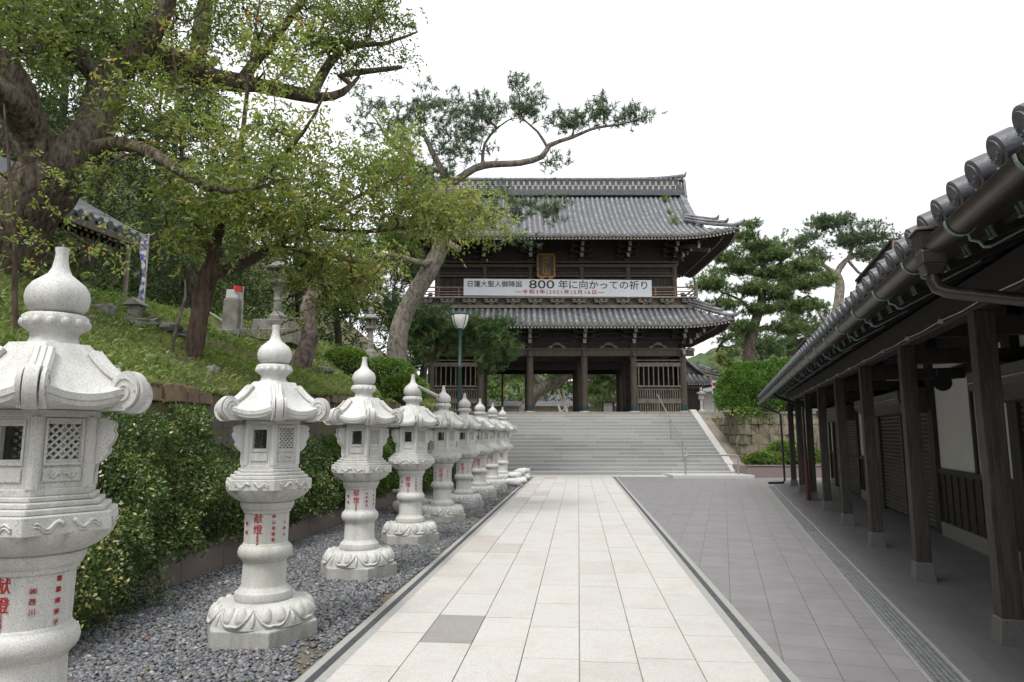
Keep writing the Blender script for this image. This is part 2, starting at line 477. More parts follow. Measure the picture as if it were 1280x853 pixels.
        if bevel:
            b = o.modifiers.new('edge', 'BEVEL')
            b.width = bevel
            b.segments = 2
            b.limit_method = 'ANGLE'
            b.angle_limit = R(35)
        return o
def np_mesh(name, verts, nper, tint, mat, parent=None, faces=None, smooth=False):
    """verts (N*nper, 3); each run of nper verts is one face unless faces (one template per item) is given"""
    me = bpy.data.meshes.new(name)
    nv = len(verts)
    me.vertices.add(nv)
    me.vertices.foreach_set('co', np.ascontiguousarray(verts, dtype=np.float32).ravel())
    if faces is None:
        nf, k = nv // nper, nper
        idx = np.arange(nv, dtype=np.int32)
    else:
        items = nv // nper
        k = faces.shape[1]
        idx = (np.arange(items)[:, None, None] * nper + faces[None]).astype(np.int32).reshape(-1)
        nf = items * len(faces)
        tint = np.repeat(tint, len(faces))
    me.loops.add(nf * k)
    me.loops.foreach_set('vertex_index', idx)
    me.polygons.add(nf)
    me.polygons.foreach_set('loop_start', np.arange(nf, dtype=np.int32) * k)
    me.polygons.foreach_set('loop_total', np.full(nf, k, dtype=np.int32))
    me.update(calc_edges=True)
    a = me.attributes.new('tint', 'FLOAT', 'FACE')
    a.data.foreach_set('value', np.ascontiguousarray(tint, dtype=np.float32))
    me.materials.append(mat)
    if smooth: me.polygons.foreach_set('use_smooth', np.ones(nf, dtype=bool))
    o = bpy.data.objects.new(name, me)
    COL.objects.link(o)
    if parent is not None: o.parent = parent
    return o
def unit(a):
    return a / np.maximum(1e-9, np.linalg.norm(a, axis=1, keepdims=True))
def leaf_verts(pos, dirs, length, width, fold=0.25, up=None):
    """diamond leaves: base, side, tip, side"""
    n = len(pos)
    d = unit(dirs)
    r = up if up is not None else rng.normal(size=(n, 3)) + np.array([0, 0, 0.8])
    s = unit(np.cross(d, r))
    nn = np.cross(s, d)
    L = np.asarray(length).reshape(-1, 1)
    W = np.asarray(width).reshape(-1, 1)
    v = np.empty((n, 4, 3))
    v[:, 0] = pos
    v[:, 1] = pos + d * L * 0.42 + s * W * 0.5 + nn * W * fold
    v[:, 2] = pos + d * L
    v[:, 3] = pos + d * L * 0.42 - s * W * 0.5 + nn * W * fold
    return v.reshape(-1, 3)
def text_mesh(body, size, extrude=0.004, bold=0.0, sx=1.0, line=1.0, space=1.0):
    cu = bpy.data.curves.new('lettering', 'FONT')
    cu.body = body
    cu.size = size
    cu.extrude = extrude
    cu.offset = bold
    cu.align_x = 'CENTER'
    cu.align_y = 'CENTER'
    cu.space_line = line
    cu.space_character = space
    cu.resolution_u = 3
    o = bpy.data.objects.new('lettering', cu)
    COL.objects.link(o)
    me = bpy.data.meshes.new_from_object(o.evaluated_get(bpy.context.evaluated_depsgraph_get()))
    bpy.data.objects.remove(o)
    bpy.data.curves.remove(cu)
    for v in me.vertices: v.co.x *= sx
    return me
def text_obj(name, body, size, mat, parent, loc, rot=(math.pi / 2, 0, 0), **k):
    me = text_mesh(body, size, **k)
    me.name = name
    me.materials.clear()
    me.materials.append(mat)
    o = bpy.data.objects.new(name, me)
    o.location = loc
    o.rotation_euler = rot
    o.parent = parent
    COL.objects.link(o)
    return o
def smoothstep(a, b, x):
    t = min(1.0, max(0.0, (x - a) / (b - a)))
    return t * t * (3 - 2 * t)

# ------------------------------------------------------------------ terrain
def hill_uv(u, v):
    s = max(0.0, -4.95 - u)
    n = 0.16 * mnoise.noise(Vector((u * 0.8, v * 0.8, 3))) * min(1, s) + 0.05 * mnoise.noise(Vector((u * 3, v * 3, 9)))
    base = 2.15 + 0.32 * smoothstep(8, 16, v) + (0.50 + 0.11 * smoothstep(13, 21, v)) * min(s, 3.5) + 0.12 * max(0, min(s, 9) - 3.5)
    k = smoothstep(25.5, 31.5, v)
    z = base * (1 - k) + 2.6 * k
    return z + 0.85 * max(0, s - 9.5) + n * (1 - 0.7 * k)
def hill_z(X, Y):
    return hill_uv(*uv_of(X, Y))
def on_hill(px, py, y0=5.0, y1=60.0):
    """where the sight line through a spot of the photograph meets the slope"""
    Y = y0
    while Y < y1:
        p = P(px, py, Y)
        if p.z <= hill_z(p.x, p.y): break
        Y += 0.03
    p.z = hill_z(p.x, p.y)
    return p

b = MB()
b.grid(lambda i, j: (-260 + 520 * i, -60 + 560 * j, -0.06), 8, 8)
tag(b.build('ground', M['earth']), kind='structure')
b = MB()
us = [-1, 0, .25, .5, .8, 1.2, 1.6, 2, 2.5, 3, 3.5, 4, 5, 6, 7, 8, 9, 10, 12, 14, 17, 21, 26, 34, 45]
NV = 130
def hill_pt(i, j):
    q, v = us[round(i * (len(us) - 1))], -8 + 98 * j
    return PF(-4.96, v, -0.3) if q < 0 else PF(-4.95 - q, v, hill_uv(-4.95 - q, v))
b.grid(hill_pt, len(us) - 1, NV)
tag(b.build('hill', M['soil'], smooth=True), kind='structure')
b = MB()
b.bx(-30, 90, 33.05, 230, 1.0, 2.67)
tag(b.build('courtyard', M['court']), kind='structure')
# shop-side paving, aligned with the shop
b = MB()
b.grid(lambda i, j: (-9 + 13.2 * i, -6 + 35 * j, 0.0), 1, 1)
tag(b.build('plaza', M['plaza'], rz=-BA), kind='structure')
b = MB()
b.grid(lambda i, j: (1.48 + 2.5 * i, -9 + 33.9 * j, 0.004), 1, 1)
tag(b.build('arcade_floor', M['plaza_darker'], rz=-BA), kind='structure')
# gravel strip with the lanterns
b = MB()
b.grid(lambda i, j: (-4.4 + 2.6 * i, -4 + 31.3 * j, 0.006), 10, 60)
tag(b.build('gravel_bed', M['earth'], rz=-PA), kind='structure')

# ------------------------------------------------------------------ the central path
U0, U1 = -1.65, 1.213
pth = empty('path', (0, 0, 0), -PA)
tag(pth, kind='structure')
b = MB()
b.bx(U0 - 0.001, U1 + 0.001, -3, 27.2, -0.05, 0.012)
b.build('bedding', M['joint'], pth)
b = MB()
w7 = (U1 - U0) / 7
for c in range(7):
    v = -3.0 + rnd.random() * 0.7
    while v < 27.2:
        L = rnd.choice((0.62, 0.8, 0.8, 0.82, 0.95))
        ve = min(v + L, 27.2)
        t = min(1, max(0.22, rnd.gauss(0.7, 0.25)))
        if c <= 1 and v > 7 and rnd.random() < 0.35: t = rnd.uniform(0.08, 0.2)
        if c == 4 and 16 < v < 20 and rnd.random() < 0.5: t = 0.12
        if c == 1 and v < 5.85 < ve: t = 0.0
        b.tint = t
        dz = rnd.uniform(0, 0.002)
        b.bx(U0 + c * w7 + 0.0042, U0 + (c + 1) * w7 - 0.0042, v + 0.0035, ve - 0.0035, 0.0, 0.018 + dz)
        v = ve
b.build('paving_slab', M['slab'], pth, tint=True)
for sgn, e in ((-1, U0), (1, U1)):
    b, b2, b3 = MB(), MB(), MB()
    lo, hi = (e - 0.20, e) if sgn < 0 else (e, e + 0.20)
    b.bx(lo, hi, -3, 27.2, -0.05, 0.014)
    m = (lo + hi) / 2 + sgn * 0.005
    v = -3.0
    while v < 27.1:
        ve = min(v + 0.6, 27.15)
        b2.bx(m - 0.028, m + 0.028, v + 0.006, ve - 0.006, 0.0, 0.018)
        v = ve
    b.build('edge_stone', M['kerbstone'], pth)
    b2.build('edge_drain', M['edge_dark'], pth)
# apron in front of the stairs
b = MB()
b.bx(-3.4, 8.9, 26.2, 27.6, -0.02, 0.022)
tag(b.build('stair_apron', M['slab'], tint=True), kind='structure')
b = MB()
b.bx(5.9, 8.9, 25.45, 26.8, -0.02, 0.11)
tag(b.build('kerb_step', M['coping'], bevel=0.01), kind='structure')

# ------------------------------------------------------------------ pebbles
ICO_V = []
g = (1 + 5 ** 0.5) / 2
for a_, b_ in ((1, g), (-1, g), (1, -g), (-1, -g)):
    ICO_V += [(0, a_, b_), (a_, b_, 0), (b_, 0, a_)]
ICO_V = np.array(ICO_V) / math.sqrt(1 + g * g)
def _icofaces():
    fs = []
    n = 12
    for i in range(n):
        for j in range(i + 1, n):
            for k in range(j + 1, n):
                e = [np.linalg.norm(ICO_V[x] - ICO_V[y]) for x, y in ((i, j), (j, k), (i, k))]
                if max(e) < 1.1:
                    c = np.cross(ICO_V[j] - ICO_V[i], ICO_V[k] - ICO_V[i])
                    fs.append((i, j, k) if c.dot(ICO_V[i]) > 0 else (i, k, j))
    return np.array(fs)
ICO_F = _icofaces()
def pebbles(n, u0, u1, v0, v1, size):
    uu = rng.uniform(u0, u1, n)
    vv = v0 + (v1 - v0) * rng.random(n) ** 1.25
    keep = np.array([mnoise.noise(Vector((a * 1.1, c_ * 1.1, 0))) + 1.6 * min(0.5, (-1.88 - a)) + 0.35 > rng.random() * 0.25 for a, c_ in zip(uu, vv)])
    uu, vv = uu[keep], vv[keep]
    n = len(uu)
    sc = size * rng.uniform(0.55, 1.35, (n, 1, 1)) * np.stack([rng.uniform(0.8, 1.4, n), rng.uniform(0.7, 1, n), rng.uniform(0.4, 0.7, n)], 1)[:, None, :]
    v = ICO_V[None] * sc * (1 + rng.uniform(-0.18, 0.18, (n, 12, 1)))
    a = rng.uniform(0, math.tau, n)
    ca, sa = np.cos(a)[:, None], np.sin(a)[:, None]
    x, y = v[..., 0] * ca - v[..., 1] * sa, v[..., 0] * sa + v[..., 1] * ca
    tl = rng.uniform(-0.5, 0.5, (n, 1))
    z = v[..., 2] + x * tl
    c_, s_ = math.cos(PA), math.sin(PA)
    X, Y = uu * c_ + vv * s_, -uu * s_ + vv * c_
    zz = 0.008 + size * rng.uniform(0.05, 0.7, n)
    out = np.stack([x + X[:, None], y + Y[:, None], z + zz[:, None]], -1).reshape(-1, 3)
    return out, rng.random(n)
va, ta = pebbles(42000, -4.25, -1.87, 3.2, 13, 0.0190)
vb, tb = pebbles(9000, -4.25, -1.87, 12, 22, 0.026)
tag(np_mesh('gravel', np.concatenate([va, vb]), 12, np.concatenate([ta, tb]), M['pebble'], faces=ICO_F, smooth=True),
    'dark grey pebbles strewn round the feet of the white lanterns', 'gravel', kind='stuff')

# ------------------------------------------------------------------ stone lanterns
def hexr(r, a, phase=math.pi / 6):
    """distance to a regular hexagon with corner radius r; corners at phase + k*60 deg"""
    t = (a - phase) % (math.pi / 3) - math.pi / 6
    return r * math.cos(math.pi / 6) / math.cos(t)
def arc_text(body, size, radius, ang, z, bold=0.0, line=1.0, sx=1.0):
    """characters carved one under the other round a shaft; z is the middle of the column"""
    out = bpy.data.meshes.new('inscription')
    V, Fc = [], []
    for q, ch in enumerate(body):
        me = text_mesh(ch, size, 0.0015, bold, sx)
        dz = ((len(body) - 1) / 2 - q) * size * 1.12 * line
        n = len(V)
        xs = [v.co.x for v in me.vertices]; ys = [v.co.y for v in me.vertices]
        cx, cy = (min(xs) + max(xs)) / 2, (min(ys) + max(ys)) / 2
        for v in me.vertices:
            a = ang + (v.co.x - cx) / radius
            rr = radius + v.co.z
            V.append((rr * math.cos(a), rr * math.sin(a), z + dz + v.co.y - cy))
        Fc += [tuple(n + i for i in p.vertices) for p in me.polygons]
        bpy.data.meshes.remove(me)
    out.from_pydata(V, [], Fc)
    return out
def add_text(name, me, parent):
    me.name = name
    me.materials.clear()
    me.materials.append(M['red'])
    o = bpy.data.objects.new(name, me)
    o.parent = parent
    COL.objects.link(o)
    return o
def petals(k, depth, z0, z1):
    def rf(r, z, a):
        t = (a * k / math.tau) % 1.0
        w = abs(math.sin(math.pi * t)) ** 0.55
        return r * (1 - depth * (1 - w))
    return rf
def make_lantern():
    root = empty('stone_lantern')
    g = M['granite']
    b = MB()
    b.lathe([(0.452, 0.0), (0.452, 0.125), (0.44, 0.135)], 6, phase=math.pi / 6)
    b.build('base_slab', M['granite_base'], root, bevel=0.008)
    # lotus foot
    b = MB()
    prof = []
    for i in range(11):
        t = i / 10
        prof.append((0.255 + 0.145 * math.cos(t * math.pi / 2) ** 0.75, 0.135 + 0.15 * math.sin(t * math.pi / 2) ** 1.1))
    b.lathe([(0.392, 0.132)] + prof, 64)
    def foot(a, t):
        q = t * math.pi / 2
        return Vector(((0.255 + 0.145 * max(0, math.cos(q)) ** 0.75) * math.cos(a), (0.255 + 0.145 * max(0, math.cos(q)) ** 0.75) * math.sin(a), 0.135 + 0.15 * math.sin(q) ** 1.1))
    for k in range(8):
        a0 = k * math.pi / 4 + 0.1
        rim = []
        for i in range(17):
            sx = -1 + i / 8
            rim.append(foot(a0 + sx * 0.375, 0.04 + 0.62 * abs(sx) ** 2.2 + 0.07 * (1 - min(1, abs(sx) * 3))) * 1.0 + Vector((0, 0, 0.006)))
        b.tube(rim, [0.006] + [0.013] * 15 + [0.006], 6)
        for e in (-1, 1):
            lobe = [foot(a0 + e * 0.165 * (1 - 0.2 * f), 0.12 + 0.66 * f) * (1 - 0.085 * math.sin(math.pi * min(1, f + .2))) for f in (0, .08, .2, .4, .65, .85, 1)]
            b.tube(lobe, [0.015, 0.038, 0.052, 0.056, 0.048, 0.032, 0.012], 12)
        b.tube([foot(a0 + 0.393, 0.12 + 0.5 * f) for f in (0, .3, .6, 1)], [0.01, 0.02, 0.018, 0.006], 8)
    b.build('lotus_foot', g, root, smooth=True, angle=60)
    # round shaft with rings
    b = MB()
    pr = [(0.205, 0.27), (0.218, 0.285), (0.225, 0.315), (0.217, 0.35), (0.195, 0.365), (0.188, 0.378), (0.178, 0.384), (0.172, 0.40), (0.167, 0.58),
          (0.177, 0.588), (0.180, 0.600), (0.190, 0.605), (0.206, 0.625), (0.212, 0.655), (0.206, 0.685), (0.190, 0.705), (0.180, 0.71), (0.176, 0.722),
          (0.170, 0.727), (0.173, 0.96), (0.184, 0.965), (0.188, 0.985), (0.196, 0.99), (0.208, 1.02), (0.211, 1.045), (0.195, 1.06)]
    b.lathe(pr, 40)
    b.build('shaft', g, root, smooth=True, angle=40)
    # lotus under the platform
    b = MB()
    b.lathe([(0.20, 1.05), (0.232, 1.062), (0.275, 1.085), (0.315, 1.12), (0.33, 1.155)], 96,
            rf=lambda r, z, a: r * (1 - 0.10 * (1 - abs(math.sin(a * 6)) ** 0.6) * min(1, (z - 1.05) / 0.05)) * (0.9 + 0.1 * hexr(1.1, a) / 1.0))
    b.build('lotus_bowl', g, root, smooth=True, angle=55)
    b = MB()
    for r, z0, z1 in ((0.362, 1.15, 1.235), (0.33, 1.236, 1.262), (0.298, 1.263, 1.288), (0.268, 1.289, 1.312)):
        b.lathe([(r, z0), (r, z1)], 6, phase=math.pi / 6)
    pf = b.build('platform', g, root, bevel=0.006)
    for k in range(6):                           # carved waves in each side panel
        b = MB()
        a = k * math.pi / 3
        rr = 0.362 * math.cos(math.pi / 6) + 0.002
        t = Vector((-math.sin(a), math.cos(a), 0))
        n = Vector((math.cos(a), math.sin(a), 0))
        for s0, wv in ((-1, 0.0), (1, 1.5)):
            pts = []
            for i in range(15):
                f = i / 14
                pts.append(n * rr + t * (s0 * (0.02 + 0.115 * f)) + Vector((0, 0, 1.192 + 0.018 * math.sin(f * 8.5 + wv) * (1 - 0.3 * f))))
            b.tube(pts, [0.011 * (1 - 0.5 * i / 14) for i in range(15)], 6)
            b.tube([p + Vector((0, 0, -0.014)) for p in pts[3:]], 0.006, 5)
        b.build('wave_carving', g, pf, smooth=True)
    # fire box: six posts, sill, lintel, panels
    HR = 0.242
    ap = HR * math.cos(math.pi / 6)
    b = MB()
    b.lathe([(HR + 0.004, 1.312), (HR + 0.004, 1.345)], 6, phase=math.pi / 6)
    b.lathe([(HR + 0.004, 1.668), (HR + 0.004, 1.70)], 6, phase=math.pi / 6)
    for k in range(6):
        a = math.pi / 6 + k * math.pi / 3
        b.tube([(HR * 0.9 * math.cos(a), HR * 0.9 * math.sin(a), 1.34), (HR * 0.9 * math.cos(a), HR * 0.9 * math.sin(a), 1.67)], 0.032, 8, phase=0)
    fb = b.build('fire_box', g, root, bevel=0.004)
    def face(mb, k, x0, x1, z0, z1, dep=0.03, off=0.0):
        a = k * math.pi / 3
        n = Vector((math.cos(a), math.sin(a), 0))
        t = Vector((-math.sin(a), math.cos(a), 0))
        c = n * (ap - dep / 2 - 0.006 + off) + t * (x0 + x1) / 2
        mb.box((c.x, c.y, (z0 + z1) / 2), (dep, x1 - x0, z1 - z0), rz=a)
    hw = HR / 2 - 0.012
    for k in range(6):
        b = MB()
        if k in (0, 3):                          # solid side with an open cloud-edged door leaf
            face(b, k, -hw, hw, 1.34, 1.67)
            b.build('side_panel', g, fb)
            continue
        win = k in (1, 4)
        zz0, zz1, hx = (1.475, 1.625, 0.055) if win else (1.475, 1.635, 0.068)
        face(b, k, -hw, -hx, 1.34, 1.67)
        face(b, k, hx, hw, 1.34, 1.67)
        face(b, k, -hx, hx, 1.34, zz0)
        face(b, k, -hx, hx, zz1, 1.67)
        for e in (-1, 1):                        # raised frame
            face(b, k, e * hx - 0.006 + 0.009 * e, e * hx + 0.006 + 0.009 * e, zz0 - 0.015, zz1 + 0.015, 0.012, 0.008)
        face(b, k, -hx - 0.015, hx + 0.015, zz1 + 0.0155, zz1 + 0.027, 0.012, 0.008)
        face(b, k, -hx - 0.015, hx + 0.015, zz0 - 0.027, zz0 - 0.0155, 0.012, 0.008)
        face(b, k, -hx - 0.012, hx + 0.012, 1.375, 1.435, 0.010, 0.008)
        b.build('window_panel', g, fb, bevel=0.002)
        if not win:
            b = MB()
            a = k * math.pi / 3
            n = Vector((math.cos(a), math.sin(a), 0))
            t = Vector((-math.sin(a), math.cos(a), 0))
            c = n * (ap - 0.022) + Vector((0, 0, (zz0 + zz1) / 2))
            H, W = (zz1 - zz0) / 2, hx
            for i in range(-4, 5):
                for sg in (-1, 1):
                    o = i * 0.036
                    # line z = sg*x + o clipped to the opening
                    x0, x1 = -W, W
                    lo, hi = sorted(((-H - o) * sg, (H - o) * sg))
                    x0, x1 = max(x0, lo), min(x1, hi)
                    if x1 - x0 < 0.01: continue
                    p = c + t * x0 + Vector((0, 0, sg * x0 + o)) + n * 0.002 * sg
                    q = c + t * x1 + Vector((0, 0, sg * x1 + o)) + n * 0.002 * sg
                    b.beam(p, q, 0.014, 0.009)
            b.build('lattice', g, fb)
            b = MB()
            for e in (-1, 1):
                pts = [n * (ap + 0.005) + t * (e * (0.008 + 0.05 * i / 9)) + Vector((0, 0, 1.405 + 0.012 * math.sin(i * 0.9))) for i in range(10)]
                b.tube(pts, 0.007, 5)
            b.build('panel_carving', g, fb, smooth=True)
    for k in (0, 3):                             # scalloped door leaves standing out from both sides
        a = k * math.pi / 3
        n = Vector((math.cos(a), math.sin(a), 0))
        t = Vector((-math.sin(a), math.cos(a), 0))
        out = [(0.0, 1.38), (0.018, 1.40), (0.022, 1.44), (0.05, 1.465), (0.075, 1.50), (0.07, 1.525), (0.088, 1.555), (0.098, 1.585), (0.085, 1.61), (0.095, 1.63), (0.088, 1.652), (0.055, 1.665), (0.0, 1.668)]
        for e in (-1, 1):
            b = MB()
            b.extrude([n * (ap - 0.01 + x) + t * e * (hw - 0.012) + Vector((0, 0, z)) for x, z in out], t * e * -0.026)
            b.build('door_leaf', g, fb, bevel=0.004)
    # roof
    def rr(tt, a):                               # tt 0 = top, 1 = eave
        e = 0.170 + 0.222 * tt
        c6 = abs(((a - math.pi / 6) % (math.pi / 3)) / (math.pi / 3) - 0.5) * 2     # 1 on a corner
        return hexr(e / math.cos(math.pi / 6) * 0.955, a) * (1 + 0.035 * tt * c6 ** 3)
    def rz_(tt, a):
        c6 = abs(((a - math.pi / 6) % (math.pi / 3)) / (math.pi / 3) - 0.5) * 2
        return 2.015 - 0.245 * (0.25 * tt + 0.75 * (1 - (1 - tt) ** 1.6)) + 0.06 * tt ** 2 * c6 ** 2.2
    b = MB()
    NA, NT = 72, 12
    vs, fs = [], []
    rows = []
    for i in range(NT + 1):
        rows.append([(rr(i / NT, math.tau * k / NA + math.pi / 6), rz_(i / NT, math.tau * k / NA + math.pi / 6)) for k in range(NA)])
    drop = [(1.0, -0.030), (0.985, -0.032), (0.975, -0.055), (0.90, -0.075), (0.45, -0.075)]
    for q, dz in drop:
        rows.append([(rows[NT][k][0] * q, rows[NT][k][1] * (1 if q > 0.95 else 0) + (dz if q > 0.95 else (1.715 if q > 0.8 else 1.698))) for k in range(NA)])
    for row in rows:
        for k in range(NA):
            a = math.tau * k / NA + math.pi / 6
            vs.append((row[k][0] * math.cos(a), row[k][0] * math.sin(a), row[k][1]))
    for i in range(len(rows) - 1):
        for k in range(NA):
            k2 = (k + 1) % NA
            fs.append((i * NA + k2, i * NA + k, (i + 1) * NA + k, (i + 1) * NA + k2))
    fs.append(tuple(range(NA)))
    b.quad_add(vs, fs)
    rf = b.build('roof', g, root, smooth=True, angle=35)
    for k in range(6):                           # ridge rolls and corner scrolls
        a = math.pi / 6 + k * math.pi / 3
        n = Vector((math.cos(a), math.sin(a), 0))
        t = Vector((-math.sin(a), math.cos(a), 0))
        b = MB()
        path = [n * (rr(i / 8, a) - 0.004) + Vector((0, 0, rz_(i / 8, a) + 0.004)) for i in range(1, 8)]
        for e in (-1, 0, 1):
            b.tube([p + t * e * 0.026 for p in path], [0.020] * 7, 6)
        # volute: a wide band rolled up at the eave corner
        c = n * 0.405 + Vector((0, 0, 1.790))
        for e, wd, rad in ((0, 0.052, 1.0), (-1, 0.016, 0.86), (1, 0.016, 0.86)):
            prof = []
            for i in range(26):
                f = i / 25
                an = -math.pi * 0.62 + f * math.pi * 1.5
                r_ = 0.078 * rad
                prof.append(c + n * (r_ * math.cos(an) * 1.05) + Vector((0, 0, r_ * math.sin(an) * 1.25)))
            off = t * (e * 0.042)
            b.extrude([p + off - t * wd * 0.5 for p in prof], t * wd)
        for e in (-1, 1):                        # the spiral cut into both faces
            sp = []
            for i in range(26):
                f = i / 25
                an = f * math.pi * 3.6
                r_ = 0.058 * (1 - f * 0.85)
                sp.append(c + t * e * 0.051 + n * r_ * math.cos(an) + Vector((0, 0, r_ * 1.2 * math.sin(an))))
            b.tube(sp, 0.0065, 5)
        b.extrude([c + n * x + Vector((0, 0, z)) - t * 0.05 for x, z in ((-0.09, -0.092), (0.015, -0.092), (0.050, -0.03), (0.0, 0.045), (-0.09, 0.0))], t * 0.10)
        b.build('scroll', g, rf, smooth=True, angle=40)
    # finial: lotus cup and jewel
    b = MB()
    b.lathe([(0.118, 2.005), (0.120, 2.02), (0.106, 2.032), (0.098, 2.055), (0.106, 2.078), (0.128, 2.095), (0.136, 2.125), (0.136, 2.155), (0.124, 2.166), (0.085, 2.17)], 84,
            rf=lambda r, z, a: r * (1 + (0.05 * abs(math.sin(a * 7)) ** 0.6 - 0.02 if 2.085 < z < 2.165 else 0)))
    for k in range(14):
        an = math.tau * (k + 0.5) / 14
        for q in range(1):
            c = (0.128 * math.cos(an), 0.128 * math.sin(an), 2.122)
            b.lathe([(0.004, -0.026), (0.018, -0.018), (0.024, 0.0), (0.018, 0.018), (0.004, 0.026)], 8, c=c)
    fn = b.build('finial_cup', g, root, smooth=True, angle=60)
    b = MB()
    b.lathe([(0.09, 2.17), (0.118, 2.185), (0.134, 2.215), (0.139, 2.25), (0.133, 2.285), (0.112, 2.32), (0.078, 2.348), (0.052, 2.37), (0.038, 2.40),
             (0.030, 2.44), (0.027, 2.475), (0.031, 2.497), (0.031, 2.503), (0.02, 2.506)], 36)
    b.build('finial_jewel', g, root, smooth=True, angle=60)
    return root
LANT = [
    ('white granite lantern nearest the camera, its left side cut off by the picture edge', '(株)西川', '齋藤麻美子'),
    ('white granite lantern second from the camera, its whole hexagonal foot in view', '(株)山吉商事', '上四六'),
    ('white granite lantern third from the camera, below the small old grey lantern on the slope', '山本美代', '小川正'),
    ('white granite lantern fourth from the camera along the gravel', '大西義夫', '中野一'),
    ('white granite lantern fifth from the camera, in the middle of the row', '高木正一', '木下文'),
    ('white granite lantern sixth from the camera, before the green lamp post', '加川千代', '三浦光'),
    ('white granite lantern third from the far end of the row', '石井三郎', ''),
    ('white granite lantern next to last in the row, with sandbags starting at its foot', '川名正', ''),
    ('white granite lantern farthest down the row, close before the grey stairs', '', '')]
proto = make_lantern()
LV = [3.07, 5.50, 7.93, 10.36, 12.79, 15.22, 17.65, 20.3, 23.0]
LU = -2.54
for i, v in enumerate(LV):
    o = proto if i == 0 else copy_tree(proto)
    o.location = PF(LU, v, 0.012)
    o.rotation_euler = (0, 0, R(30) - PA + R(rnd.uniform(-2, 2)))
    tag(o, LANT[i][0], 'stone lantern', 'white granite lanterns in a row beside the path')
for i, v in enumerate(LV):
    o = [x for x in bpy.data.objects if x.name.startswith('stone_lantern') and x.parent is None and (x.location - PF(LU, v, 0.012)).length < 0.01][0]
    rad = 0.1745
    th = -119
    add_text('inscription', arc_text('献燈', 0.075, rad, R(th), 0.885, 0.0, 0.98), o)
    add_text('inscription', arc_text('三日月会', 0.022, rad, R(th), 0.768), o)
    if LANT[i][1]: add_text('inscription', arc_text(LANT[i][1].replace('(株)', '㈱'), 0.030, rad, R(th + 40), 0.85, 0, 1.35), o)
    if LANT[i][2]: add_text('inscription', arc_text(LANT[i][2], 0.027, rad, R(th + 74), 0.84, 0, 1.6), o)
    if 0 < i < 7: add_text('inscription', arc_text('四郎', 0.03, rad, R(th - 36), 0.85, 0.0004, 2.0), o)

# ------------------------------------------------------------------ kerb, retaining wall
def wall_blocks(name, mat, pt, length, z0, z1, rows, mean, depth, rough=0.03, tint=False):
    """coursed rough blocks; pt(along, out, z) -> point"""
    b = MB()
    h = (z1 - z0) / rows
    for r in range(rows):
        x = -rnd.random() * mean
        while x < length:
            w = mean * rnd.uniform(0.6, 1.4)
            a0, a1 = max(0, x) + 0.006, min(length, x + w) - 0.006
            if a1 - a0 > 0.03:
                o = [rnd.uniform(0, rough) for _ in range(4)]
                zz0, zz1 = z0 + r * h + 0.005, z0 + (r + 1) * h - 0.005
                vs = [pt(a0, -depth, zz0), pt(a1, -depth, zz0), pt(a1, o[0], zz0), pt(a0, o[1], zz0),
                      pt(a0, -depth, zz1), pt(a1, -depth, zz1), pt(a1, o[2], zz1), pt(a0, o[3], zz1)]
                b.tint = rnd.random()
                b.quad_add([tuple(p) for p in vs], [(3, 2, 1, 0), (4, 5, 6, 7), (0, 1, 5, 4), (1, 2, 6, 5), (2, 3, 7, 6), (3, 0, 4, 7)])
            x += w
    return b
root = empty('retaining_wall', PF(-4.95, -4), -PA)
tag(root, 'dark stone retaining wall of the grassy slope, mostly hidden behind the shrubs', 'wall')
b = wall_blocks('', None, lambda a, o, z: Vector((o - 0.02, a, z * (1 + 0.16 * smoothstep(12, 20, a)))), 31, 0.0, 1.98, 6, 0.55, 0.4, 0.05)
b.build('stone_course', M['darkrubble'], root, bevel=0.015)
b = MB()
x = 0
while x < 31:
    w = rnd.uniform(0.25, 0.6)
    h = rnd.uniform(0.14, 0.34)
    if rnd.random() < 0.85:
        b.box((-0.13 + rnd.uniform(-0.04, 0.04), x + w / 2, 1.99 + 0.32 * smoothstep(12, 20, x) + h / 2), (0.30, w - 0.02, h), rz=rnd.uniform(-0.08, 0.08), top=0.9, rx=rnd.uniform(-.06, .06))
    x += w
b.build('edge_stone', M['brownstone'], root, bevel=0.02)
root = empty('granite_kerb', PF(-4.3, 4.6), -PA)
tag(root, 'low brown granite kerb holding back the shrubs beside the gravel', 'kerb')
b, b2 = MB(), MB()
x = 0.0
while x < 20.5:
    b.bx(-0.10, 0.0, x + 0.004, x + 0.89, -0.02, 0.30)
    b2.bx(-0.12, 0.015, x + 0.004, x + 0.89, 0.302, 0.345)
    x += 0.894
b.build('kerb_block', M['redgranite'], root, bevel=0.004)
b2.build('kerb_cap', M['redgranite'], root, bevel=0.006)

